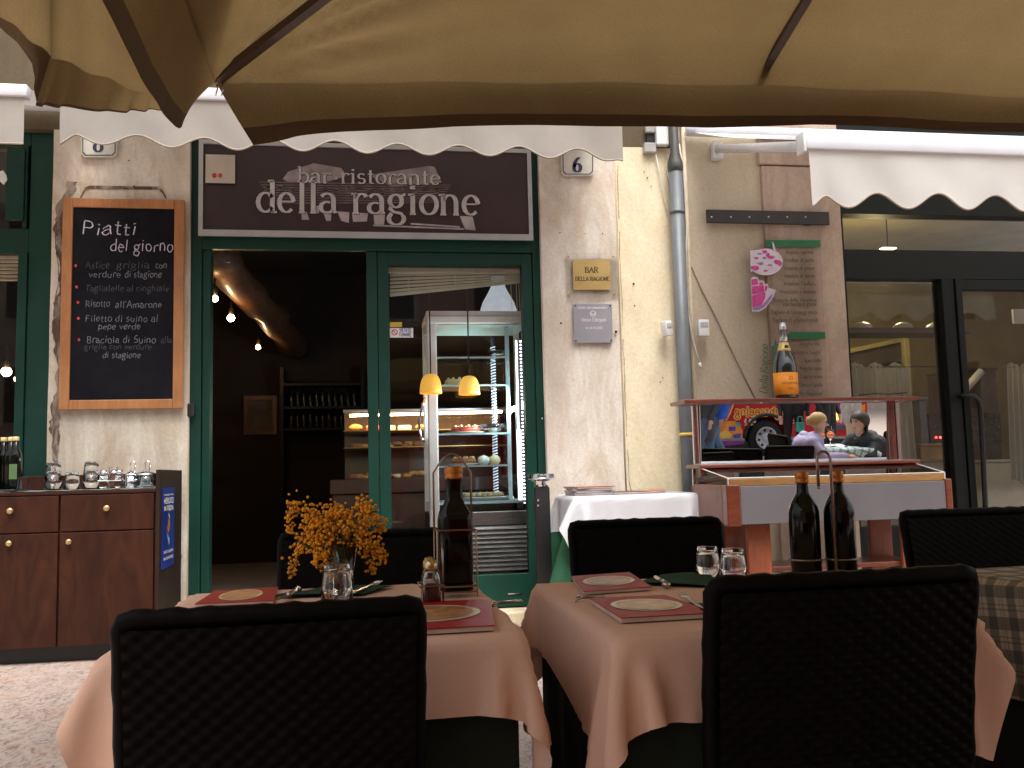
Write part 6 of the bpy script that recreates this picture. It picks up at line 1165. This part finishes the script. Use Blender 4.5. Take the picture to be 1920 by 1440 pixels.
# sloping glass lid
gl0, gl1 = cx0+.03, cx1-.02; mb = MB(); mb.hexa([Vector(p) for p in ((gl0, cy0+.03, cz1+.05), (gl1, cy0+.03, cz1+.05), (gl1, cy0+.035, cz1+.05), (gl0, cy0+.035, cz1+.05), (mx0+.02, YSH+.03, zs0-.02), (mx1-.03, YSH+.03, zs0-.02), (mx1-.03, YSH+.035, zs0-.02), (mx0+.02, YSH+.035, zs0-.02))]); build(mb, 'glass_lid', m_pane, ct)
mb = MB()
for x in (gl0, gl1): mb.tube([(x, cy0+.03, cz1+.05), (x, cy0+.03, cz1+.012)], .004, 6); 
build(mb, 'glass_edge', m_white, ct); build(MB().tube([(gl0, cy0+.03, cz1+.051), (gl1, cy0+.03, cz1+.051)], .003, 6), 'glass_edge', m_white, ct); build(MB().tube([(gl1, cy0+.03, cz1+.051), (mx1-.03, YSH+.03, zs0-.02)], .003, 6), 'glass_edge', m_white, ct); build(MB().tube([(gl0, cy0+.03, cz1+.051), (mx0+.02, YSH+.03, zs0-.02)], .003, 6), 'glass_edge', m_white, ct)
mb = MB(); mb.slab([Vector((gl0+.01, cy0+.06, cz1+.04)), Vector((mx0+.03, YSH+.02, zs0-.03)), Vector((mx0+.03, YSH+.2, cz1+.0)), Vector((gl0+.01, cy0+.1, cz1-.02))], (.006, 0, 0)); build(mb, 'glass_side', m_pane, ct)
# the mirror leans a little forward
MT = R(3.2); MN = Vector((0, -math.cos(MT), -math.sin(MT))); MP = Vector((0, YMI, 1.1))
def my(z): return YMI-(z-1.1)*math.tan(MT)
ma, mb_ = PY(1312, 800, YMI).x, PY(1664, 800, YMI).x; z0m, z1m = zs0+.008, zs1-.016
mm, t_, P_, N_, L_ = nodes('mirror_silver'); P_.inputs['Base Color'].default_value = (.93, .94, .94, 1); P_.inputs['Metallic'].default_value = 1; P_.inputs['Roughness'].default_value = .0
mb = MB(); mb.hexa([Vector(p) for p in ((ma, my(z0m), z0m), (mb_, my(z0m), z0m), (mb_, my(z0m)+.006, z0m), (ma, my(z0m)+.006, z0m), (ma, my(z1m), z1m), (mb_, my(z1m), z1m), (mb_, my(z1m)+.006, z1m), (ma, my(z1m)+.006, z1m))]); build(mb, 'mirror', mm, ct)
build(MB().box(ma, mb_, YMI+.02, YMI+.03, z0m, z1m), 'mirror_back', m_red, ct)
# papers lying along the middle shelf
for k in range(7):
    x = mx0+.03+k*.21; c = Vector((x+.1, YSH+.09+.02*(k % 3), zs0+.0065+.0012*(k % 3))); m = Matrix.Translation(c) @ Matrix.Rotation(R(random.uniform(-9, 9)), 4, 'Z'); o = build(MB().box(-.125, .125, -.07, .07, 0, .0011, m), 'paper_sheet', bpy.data.materials['shelf_paper'] if 'shelf_paper' in bpy.data.materials else M('shelf_paper', (.42, .43, .47), .6)); tag(o, ('leftmost', 'second from left', 'third from left', 'middle', 'third from right', 'second from right', 'rightmost')[k]+' pale paper sheet before the cart mirror', 'paper', 'papers on the cart shelf')
# champagne bottle
q = PY(1475, 748, YSH+.08); q.z = zs1+.0125; hB = PY(1475, 604, YSH+.08).z-q.z; k = hB/.49
cbt = thing('champagne_bottle', 'large champagne bottle with orange label on the cart top', 'bottle', q); m_dg = M('dark_green_glass', (.006, .010, .006), .05, var=.1, bmp=0, coat=1); m_foil = M('silver_foil', (.62, .64, .68), .28, .9, var=.15, scale=30)
build(MB().lathe([(r*k, z*k) for r, z in ((.068, 0), (.073, .006), (.074, .17), (.071, .215), (.062, .255), (.045, .30), (.032, .335), (.026, .36), (.022, .44))], q, 32), 'body', m_dg, cbt, True); build(MB().lathe([(r*k, z*k) for r, z in ((.0265, .362), (.024, .40), (.021, .45), (.0225, .455), (.0225, .465), (.0195, .467), (.0185, .485), (0, .488))], q, 24), 'foil', m_foil, cbt, True)
build(MB().lathe([(r*k, z*k) for r, z in ((.0455, .302), (.041, .315), (.034, .335), (.0285, .358))], q, 28), 'neck_label', M('gold_collar', (.62, .45, .16), .35, .4), cbt, True); build(MB().lathe([(.0758*k, .022*k), (.0758*k, .162*k)], q, 32), 'label', M('orange_label', (.80, .27, .012), .5, var=.05), cbt, True)
mb = MB()
def lab_(u, v, r=.0765*k): a = u/r; return Vector((q.x+r*math.sin(a), q.y-r*math.cos(a), q.z+v))
for txt, z, h, wd in (('VEUVE CLICQUOT PONSARDIN', .088*k, .0075*k, .118*k), ('BRUT', .055*k, .005*k, .03*k)):
    st, se, w = glyph_strokes(txt)
    for s in st: ribbon(mb, s, lambda u, v: lab_((u/w-.5)*wd, z+v*h), .24, .12)
ribbon(mb, AR(0, 0, 1, 1, 0, 360, 16), lambda u, v: lab_(u*.011*k, .125*k+v*.011*k), .2, .2); build(mb, 'label_print', M('label_ink', (.18, .05, .01), .6, var=0), cbt, fix=False); q2 = Vector((q.x, q.y-.036*k, q.z+.325*k)); build(MB().lathe([(0, 0), (.014*k, 0), (.013*k, .003), (0, .004)], q2, 16, m=Matrix.Rotation(R(90), 4, 'X')), 'seal', m_black, cbt)
# twigs lying on the top shelf
solo(MB().tube([PY(*p, YSH+.1) for p in ((1610, 741), (1640, 738), (1668, 739), (1700, 736))], .004, 5), 'dry_twig', m_iron, 'thin dark twig lying on the right of the cart top', 'twig')
# ================================================================== the square behind the viewer (seen in the cart mirror and in the panes)
def RFL(p): return p-MN*(2*(p-MP).dot(MN))
C2 = RFL(CAMP)
def rdir(x, y): d = ray(x, y); return d-MN*(2*d.dot(MN))
def RD(x, y, D): return C2+rdir(x, y)*D
def RZ(x, y, z): d = rdir(x, y); return C2+d*((z-C2.z)/d.z)
def RY(x, y, Y): d = rdir(x, y); return C2+d*((Y-C2.y)/d.y)
wb = RZ(1438, 856, 0.0); YBUS = wb.y
if not (-16 < YBUS < -3): YBUS = -7.5
# ---- red sightseeing bus
m_bus = M('bus_red', (.50, .012, .018), .4, var=.06, bmp=0, spec=.25); m_by = M('bus_yellow', (.80, .52, .10), .4, var=.1); m_bo = M('bus_orange', (.75, .26, .03), .4, var=.3, scale=9); m_bp = M('bus_purple', (.22, .03, .26), .4, var=.3, scale=9); m_bb = M('bus_blue', (.05, .06, .38), .4, var=.3, scale=9); m_bg = M('bus_turquoise', (.05, .35, .28), .4, var=.2); m_dkg = M('bus_glass', (.02, .022, .025), .08, var=0, bmp=0, coat=.5); m_tyre = M('tyre_rubber', (.015, .015, .016), .8)
wc = RY(1438, 819, YBUS); wr = (RY(1438, 785, YBUS).z-RY(1438, 854, YBUS).z)/2; wc.z = wr+.0; xr = RY(1626, 800, YBUS).x; xl = xr-10.2
bus = thing('bus', 'red open-top sightseeing bus seen in the cart mirror', 'bus', ((xl+xr)/2, YBUS-1.25, 0)); az = wr+.13; AR_ = wr*1.28
side = [(xl, .32)]
for w0 in (wc.x-5.6, wc.x): side += [(w0+AR_*math.cos(a), max(.32, wc.z+AR_*math.sin(a))) for a in np.linspace(math.pi, 0, 17)]
side += [(xr, .32), (xr, 2.3), (xr-.3, 3.2), (xl, 3.2)]
mb = MB(); mb.slab([Vector((x, YBUS, z)) for x, z in side], (0, -.06, 0)); mb.box(xl, xr, YBUS-2.5, YBUS-.62, .3, 3.2); mb.box(xl, xr, YBUS-.62, YBUS-.06, 1.25, 3.2); body = build(mb, 'body', m_bus, bus)
build(MB().box(xl+.3, xr-.15, YBUS-.06, YBUS+.012, 2.05, 2.85), 'side_window', m_dkg, bus); [build(MB().box(a_, b_, YBUS+.0, YBUS+.02, .32, .37), 'sill_trim', M('bus_grey', (.25, .25, .26), .5), bus) for a_, b_ in ((xl, wc.x-5.6-AR_), (wc.x-5.6+AR_, wc.x-AR_), (wc.x+AR_, xr))]; build(MB().box(xl, xr, YBUS-.5, YBUS-.1, .0+.15, .3), 'underframe', m_black, bus)
for x0 in (xl+1.5, xl+3.1, xl+4.7, xl+6.3, xl+7.9): build(MB().box(x0, x0+.08, YBUS+.012, YBUS+.02, 2.05, 2.85), 'window_pillar', m_bus, bus)
for w0 in (wc.x-5.6, wc.x):
    ry = Matrix.Rotation(R(-90), 4, 'X'); o_ = (w0, YBUS-.05, wc.z); tw = MB().lathe([(wr*.62, -.28), (wr*.9, -.3), (wr, -.24), (wr, -.05), (wr*.93, 0), (wr*.62, -.01)], o_, 32, m=ry); wh = build(tw, 'wheel', m_tyre, bus, True)
    build(MB().lathe([(wr*.62, -.02), (wr*.60, .0), (wr*.52, -.03), (wr*.32, -.06), (wr*.28, -.02), (wr*.2, .0), (0, .0)], (w0, YBUS+.0, wc.z), 28, m=ry), 'rim', bpy.data.materials['rim_silver'] if 'rim_silver' in bpy.data.materials else M('rim_silver', (.55, .56, .57), .35, .2), wh, True); mb = MB()
    for k in range(8): a = k*math.pi/4+.2; mb.ball((w0+wr*.43*math.cos(a), YBUS-.02, wc.z+wr*.43*math.sin(a)), wr*.075, 8, 6)
    build(mb, 'rim_holes', m_black, wh); mb = MB(); pts = [(w0+AR_*math.cos(a), YBUS+.0, max(.33, wc.z+AR_*math.sin(a))) for a in np.linspace(math.pi, 0, 25)]; mb.tube(pts, .035, 8); build(mb, 'wheel_arch', m_black, bus, True)
def bpl(off): return lambda x, y: RY(x, y, YBUS+off)
def btext(mb, txt, xa, xb, yb, xh, off, th, tn):
    st, se, w = glyph_strokes(txt)
    for s in st: ribbon(mb, s, lambda u, v: bpl(off)(xa+(xb-xa)*u/w, yb-v*xh), th, tn)
for off, th, mt, nm in ((.012, .62, m_by, 'lettering'), (.02, .16, m_bus, 'lettering_core')):
    mb = MB(); btext(mb, 'Sightseeing', 1480, 1377, 779, 10.5, off, th, th*.9); btext(mb, 'V', 1374, 1350, 786, 19, off, th*.6, th*.6); build(mb, nm, mt, bus, fix=False)
mb = MB(); btext(mb, 'HOP ON', 1416, 1398, 783, 2.6, .014, .4, .35); btext(mb, '24 HOURS', 1417, 1396, 798, 2.6, .014, .4, .35); build(mb, 'small_lettering', m_by, bus, fix=False); mb = MB(); btext(mb, 'BUS 25', 1417, 1396, 792, 4, .014, .5, .45); build(mb, 'badge_lettering', m_white, bus, fix=False)
mb = MB(); ribbon(mb, AR(0, 0, 1, 1, 0, 360, 26), lambda u, v: bpl(.013)(1480+u*20, 785-v*9), .16, .2); ribbon(mb, [(-.6, .3), (.5, .1), (-.5, -.2), (.6, -.4)], lambda u, v: bpl(.013)(1480+u*16, 785-v*9), .2, .2); build(mb, 'oval_emblem', M('bus_pink', (.75, .35, .42), .4), bus, fix=False)
def patch(pts, m, off, nm): mb = MB(); poly_px(mb, pts, bpl(off)); build(mb, nm, m, bus)
patch([(1344, 800), (1352, 790), (1378, 789), (1386, 797), (1392, 806), (1392, 830), (1346, 834)], m_bo, .012, 'painted_mural'); patch([(1342, 826), (1394, 822), (1396, 832), (1344, 838)], m_bp, .015, 'painted_mural'); patch([(1366, 800), (1380, 800), (1379, 808), (1367, 808)], m_bb, .016, 'painted_mural'); patch([(1350, 812), (1362, 806), (1372, 815), (1366, 826), (1352, 824)], m_by, .018, 'painted_mural'); patch([(1375, 815), (1390, 812), (1388, 824), (1376, 826)], m_bb, .019, 'painted_mural'); patch([(1378, 790), (1388, 794), (1390, 802), (1380, 797)], m_bg, .02, 'painted_mural')
patch([(1556, 762), (1580, 758), (1588, 775), (1582, 800), (1556, 802)], m_bp, .012, 'painted_mural'); patch([(1560, 780), (1576, 776), (1580, 790), (1562, 794)], m_bo, .016, 'painted_mural'); patch([(1596, 762), (1622, 758), (1622, 782), (1600, 790)], m_bo, .012, 'painted_mural'); patch([(1552, 800), (1585, 797), (1586, 806), (1552, 808)], m_dkg, .014, 'bumper_grille')
q = RY(1566, 780, YBUS+.03); build(MB().ball(q, .09, 12, 8), 'marker_lamp', EM('amber_lamp', (1, .45, .08), 3), bus, True)
# ---- houses across the square
hb = thing('building', 'pale plastered house row across the square behind the viewer', 'building', (0, -24, 0)); m_hw = STONE('far_plaster', (.55, .42, .33), (.62, .50, .40), (.44, .32, .25), (.48, .38, .30), pits=False); build(MB().box(-34, 34, -34, -24, 0, 15), 'wall', m_hw, hb); build(MB().hexa([Vector(p) for p in ((-35, -35, 15), (35, -35, 15), (35, -23.2, 15), (-35, -23.2, 15), (-35, -30, 17), (35, -30, 17), (35, -28, 17), (-35, -28, 17))]), 'roof', M('roof_tile', (.30, .13, .08), .8), hb)
for i in range(18):
    for j in range(3):
        x = -31+i*3.6; z = 3.4+j*4; f = build(MB().box(x-.75, x+.75, -24.02, -23.9, z-.1, z+2.3), 'window', m_pier, hb); build(MB().box(x-.55, x+.55, -23.9, -23.88, z, z+2.1), 'pane', m_dkg, f)
# ---- unseen parasol added over and behind the viewer to shade the foreground
copy_tree(um, (U0.x, U0.y-4.25, 0), (0, 0, R(180)), 'unseen tan canvas parasol added behind the viewer to shade the tables')
# ================================================================== people in the mirror
def capsule(bm_v, bm_f, a, b, ra, rb, n=12):
    a, b = Vector(a), Vector(b); d = b-a; L_ = d.length
    if L_ < 1e-6: d = Vector((0, 0, 1)); L_ = 1e-6
    d.normalize(); pts = []; rs2 = []
    for k in range(5): t = math.pi/2*(1-k/4); pts.append(a-d*ra*math.sin(t)); rs2.append(max(1e-4, ra*math.cos(t)))
    for k in range(5): t = math.pi/2*k/4; pts.append(b+d*rb*math.sin(t)); rs2.append(max(1e-4, rb*math.cos(t)))
    m = MB().tube(pts, rs2, n); k = len(bm_v); bm_v += m.v; bm_f += [tuple(i+k for i in f) for f in m.f]
def person(label, loc, rz, pose, top, bottom, hairc, long_hair=False, skin=(.55, .33, .24), puffy=False, scale=1.0, coat=False, hair_up=False):
    sg_ = []       # (a, b, ra, rb, slot)   slots: skin, top, bottom, shoes
    sit = pose == 'sit'; hz = .50 if sit else .93; ln = .16 if sit else .02
    sh = hz+.50; hd = Vector((0, ln+.07 if sit else .02, sh+.175))
    pf = 1.25 if puffy else 1.0
    for s in (-1, 1):
        sg_ += [((s*.075, 0, hz+.02), (s*.085, ln*.5, hz+.26), .115*pf, .12*pf, 1), ((s*.085, ln*.5, hz+.26), (s*.09, ln, sh-.05), .12*pf, .10*pf, 1), ((s*.03, ln, sh-.03), (s*.17, ln, sh-.04), .075, .065*pf, 1)]
        if coat: sg_.append(((s*.08, 0, hz), (s*.1, .02, hz-.35), .12, .11, 1))
        el = (s*.25, .14+ln, hz+.30) if sit else (s*.25, -.03, sh-.33); wr_ = (s*.09, .36+ln, hz+.31) if sit else (s*.23, .10, sh-.56)
        sg_ += [((s*.18, ln, sh-.05), el, .056*pf, .047*pf, 1), (el, wr_, .047*pf, .034*pf, 1)]
        hd_ = Vector(wr_); fw = Vector((-s*.25, .95, -.1)).normalized() if sit else Vector((0, .25, -1)).normalized(); sd_ = fw.cross(Vector((0, 0, 1)) if sit else Vector((0, 1, 0))).normalized()
        sg_.append((tuple(hd_+fw*.02), tuple(hd_+fw*.075), .026, .03, 0))
        for k, (o_, l_) in enumerate(((-1.5, .055), (-.5, .07), (.5, .066), (1.5, .05))):
            b0_ = hd_+fw*.09+sd_*(o_*.019); k1 = b0_+fw*l_*.55+Vector((0, 0, -.006)); sg_ += [(tuple(b0_), tuple(k1), .0105, .0095, 0), (tuple(k1), tuple(k1+fw*l_*.4+Vector((0, 0, -.016))), .0095, .008, 0)]
        sg_.append((tuple(hd_+fw*.03+sd_*(s*.03)), tuple(hd_+fw*.075+sd_*(s*.058)), .012, .009, 0))
        if sit: kn, an = (s*.11, .42, .50), (s*.12, .40, .09)
        elif pose == 'walk': kn, an = (s*.09, .10+.12*s, .50), (s*.09, .24*s-.06, .09)
        else: kn, an = (s*.10, .02, .50), (s*.11, -.02, .09)
        sg_ += [((s*.09, 0, hz-.0), kn, .095, .066, 2), (kn, an, .064, .046, 2), ((an[0], an[1]-.02, .05), (an[0], an[1]+.13, .035), .045, .035, 3)]
    sg_ += [((0, ln, sh-.02), tuple(hd-Vector((0, 0, .08))), .052, .05, 0), (tuple(hd+Vector((0, .005, -.045))), tuple(hd+Vector((0, .012, -.075))), .066, .05, 0), (tuple(hd+Vector((0, -.012, .02))), tuple(hd+Vector((0, .004, .035))), .088, .084, 0), (tuple(hd+Vector((0, .075, .0))), tuple(hd+Vector((0, .098, -.022))), .012, .015, 0), (tuple(hd+Vector((-.082, -.01, -.01))), tuple(hd+Vector((-.084, -.015, .012))), .012, .016, 0), (tuple(hd+Vector((.082, -.01, -.01))), tuple(hd+Vector((.084, -.015, .012))), .012, .016, 0)]
    if puffy:
        for s in (-1, 1):
            for k in range(6): sg_.append(((s*.04, ln*.4, hz+.04+k*.075), (s*.1, ln*.4, hz+.04+k*.075), .148, .13, 1))
    V_, F_ = [], []
    for a, b, ra, rb, _ in sg_: capsule(V_, F_, a, b, ra, rb)
    me = bpy.data.meshes.new('tmp'); me.from_pydata(V_, [], F_); o = bpy.data.objects.new('tmp', me); COL.objects.link(o); rm = o.modifiers.new('r', 'REMESH'); rm.mode = 'VOXEL'; rm.voxel_size = .0125; sm_ = o.modifiers.new('s', 'SMOOTH'); sm_.iterations = 3; sm_.factor = .5
    dg = bpy.context.evaluated_depsgraph_get(); me2 = bpy.data.meshes.new_from_object(o.evaluated_get(dg)); bpy.data.objects.remove(o); me2.name = 'body'
    A_s = np.array([s[0] for s in sg_], float); B_s = np.array([s[1] for s in sg_], float); Ra = np.array([s[2] for s in sg_]); Rb = np.array([s[3] for s in sg_]); SL = np.array([s[4] for s in sg_])
    n = len(me2.polygons); ce = np.empty(n*3); me2.polygons.foreach_get('center', ce); ce = ce.reshape(-1, 3); best = np.full(n, 9.0); idx = np.zeros(n, int); d = B_s-A_s
    for k in range(len(sg_)):
        t = np.clip(((ce-A_s[k]) @ d[k])/(d[k] @ d[k]+1e-9), 0, 1); q = np.linalg.norm(ce-A_s[k]-t[:, None]*d[k], axis=1)-(Ra[k]+(Rb[k]-Ra[k])*t); u = q < best; best[u] = q[u]; idx[u] = SL[k]
    for nm, c, r in (('skin', skin, .5), ('garment', top, .75), ('trousers', bottom, .85), ('shoe', (.03, .025, .02), .5)): me2.materials.append(M('person_'+nm, c, r, var=.12, scale=12))
    me2.polygons.foreach_set('material_index', idx.astype(np.int32)); me2.polygons.foreach_set('use_smooth', [True]*n); me2.update()
    root = thing('person', label, 'person', (0, 0, 0)); bo = bpy.data.objects.new('body', me2); link(bo, root)
    mh = M('hair', hairc, .6, var=.3, scale=40, vec=(6, 6, 1)); mb = MB()
    def hf(u, v):
        a = 2*math.pi*u; e = math.pi*v*(.74 if long_hair else .62); front = max(0, math.sin(a)); lim = e*(1-.42*front)
        r = Vector((.104*math.sin(lim)*math.cos(a), .110*math.sin(lim)*math.sin(a)-.018, .110*math.cos(lim)+.026)); return hd+r+Vector((.003*math.sin(a*17), .003*math.cos(a*23), 0))
    mb.grid(hf, 40, 12)
    if long_hair:
        mb.grid(lambda u, v: hd+Vector((.095*math.cos(math.pi*(1+u))*(1-.2*v), .09*math.sin(math.pi*(1+u))*(1-.3*v)-.02, -.02-.2*v)), 20, 8)
    if hair_up: mb.ball(hd+Vector((0, -.10, .03)), .055, 12, 8)
    build(mb, 'hair', mh, root, True, fix=False); me_e = M('eye', (.03, .02, .015), .3, var=0)
    for s in (-1, 1): build(MB().ball(hd+Vector((s*.034, .081, .018)), .011, 8, 6), 'eye', me_e, root, True)
    build(MB().ball(hd+Vector((0, .078, -.058)), .02, 8, 5, (1, .4, .3)), 'mouth', M('lips', (.42, .14, .12), .5, var=0), root, True)
    if sit: build(MB().tube([(0+.105*math.cos(a), ln-.015+.095*math.sin(a), sh+.0+.03*math.sin(-a)) for a in np.linspace(0, 2*math.pi, 19)[:-1]], [.04+.018*max(0, -math.sin(a)) for a in np.linspace(0, 2*math.pi, 19)[:-1]], 10, closed=True), 'hood', me2.materials[1], root, True)
    root.location = loc; root.rotation_euler = (0, 0, rz); root.scale = (scale,)*3; return root
DT = 11.0
tcen = RD(1566, 842, DT); TZ = .74
tx, ty = tcen.x, tcen.y
sc_m = 1734/DT
wx = tx-.46; bx_ = tx+.50
person('seated person in a lilac hooded jacket at the mirrored table', (wx, ty, RD(1515, 776, DT).z-1.28), R(-62), 'sit', (.36, .31, .48), (.05, .05, .07), (.42, .27, .10), puffy=True, hair_up=True)
person('seated person in a black jacket leaning over the mirrored table', (bx_, ty-.02, RD(1515, 776, DT).z-1.33), R(72), 'sit', (.015, .015, .018), (.03, .03, .04), (.03, .018, .012), long_hair=True, puffy=True, scale=1.04)
t = thing('table', 'small table with checked cloth and two orange drinks in the mirror', 'table', (tx, ty, 0)); zt3 = RD(1560, 838, DT).z; build(MB().bevbox(tx-.32, tx+.32, ty-.32, ty+.32, zt3-.03, zt3-.005, .005), 'table_top', m_dk, t); build(MB().tube([(tx, ty, 0), (tx, ty, zt3-.03)], .035, 10), 'column', m_tl, t); build(MB().lathe([(.25, 0), (.24, .02), (.05, .04)], (tx, ty, 0), 20), 'foot', m_tl, t)
sm = drape(tx, ty, .33, .33, zt3-.004, 1.0, 1.0, R(20), (0, 0), 30, 120, 21); o = tag(build(sm, 'tablecloth', plaid('mirror_check', (.55, .6, .6), (.1, .25, .2), (.03, .10, .08), 1.1), None, True, fix=False), 'green and white checked cloth on the mirrored table', 'tablecloth'); planar_uv(o, [(i/29, j/29) for i in range(30) for j in range(30)])
m_spr = M('orange_spritz', (.85, .16, .02), .2, var=0, emit=.12, ecol=(1, .2, .02))
for px, lab in ((1533, 'orange spritz in a stemmed glass nearer the lilac jacket'), (1563, 'orange spritz in a stemmed glass nearer the black jacket')):
    g = RD(px, 835, DT); g = Vector((g.x, ty+(.06 if px == 1533 else -.08), zt3+.004)); gl = thing('cocktail_glass', lab, 'glass', g); build(MB().lathe([(.035, 0), (.034, .003), (.006, .008), (.005, .07), (.02, .085), (.042, .12), (.044, .15), (.036, .2), (.034, .2), (.042, .15), (.04, .12), (.018, .088), (0, .084)], g, 18), 'glass', m_glass, gl, True); build(MB().lathe([(0, .088), (.018, .09), (.038, .12), (.04, .15), (0, .15)], g, 18), 'drink', m_spr, gl, True); build(MB().tube([g+Vector((0, 0, .1)), g+Vector((.015, 0, .24))], .003, 5), 'straw', m_white, gl)
o = solo(MB().grid(lambda u, v: (tx-.1+.24*u, ty-.12+.2*v, zt3+.012+.015*math.sin(u*9)*math.sin(v*7)), 12, 10), 'paper_napkin', m_white, 'crumpled white napkin on the mirrored table', 'napkin')
cz_ = RD(1460, 824, DT-.7).z; k_ = max(.9, min(1.15, cz_/.85))
copy_tree(ch, (wx-.22, ty, 0), (0, 0, R(-90)), 'dark woven chair under the person in the lilac jacket', (.95, .95, k_)); copy_tree(ch, (bx_+.24, ty, 0), (0, 0, R(90)), 'dark woven chair under the person in the black jacket', (.95, .95, k_))
g = RD(1478, 848, DT-1.2); copy_tree(ch, (g.x, g.y, 0), (0, 0, R(185)), 'empty dark woven chair before the mirrored table', (1, 1, max(.8, g.z+.06)/.85*1.0)); g = RD(1372, 846, DT-1.0); copy_tree(ch, (g.x, g.y, 0), (0, 0, R(200)), 'empty dark woven chair at the left of the mirror', (1.2, 1, max(.8, g.z+.02)/.85)); g = RD(1330, 850, DT-1.2); copy_tree(ch, (g.x, g.y, 0), (0, 0, R(170)), 'empty dark woven chair at the left end of the mirror', (1, 1, max(.8, g.z)/.85))
def stander(px, D, label, rz, pose, **k): g = RD(px, 800, D); return person(label, (g.x, g.y, 0), rz, pose, **k)
stander(1346, 16.0, 'walker in a bright blue quilted jacket and jeans in the mirror', R(75), 'walk', top=(.02, .10, .55), bottom=(.08, .16, .30), hairc=(.05, .03, .02), puffy=True)
stander(1320, 15.5, 'person in a dark grey coat at the left end of the mirror', R(60), 'walk', top=(.04, .045, .055), bottom=(.06, .09, .16), hairc=(.04, .03, .02), coat=True)
stander(1488, 16.6, 'standing person in a black jacket before the bus', R(20), 'stand', top=(.012, .012, .014), bottom=(.012, .012, .014), hairc=(.03, .02, .015))
stander(1548, 16.0, 'tall person in long black clothes behind the lilac jacket', R(-30), 'stand', top=(.008, .008, .010), bottom=(.008, .008, .010), hairc=(.02, .015, .012), coat=True, scale=1.06)
stander(1595, 14.0, 'person in a grey hoodie and beige trousers in the mirror', R(-80), 'walk', top=(.38, .36, .34), bottom=(.42, .34, .24), hairc=(.08, .05, .03))
g = RD(1500, 797, 16.4); t = thing('shopping_bag', 'turquoise bag beside the standing person in black', 'bag', g); build(MB().bevbox(g.x-.07, g.x+.07, g.y-.05, g.y+.05, g.z-.12, g.z+.05, .02), 'bag', m_bg, t); build(MB().tube([g+Vector((-.05, 0, .05)), g+Vector((-.03, 0, .15)), g+Vector((.03, 0, .15)), g+Vector((.05, 0, .05))], .01, 6), 'strap', m_bg, t)
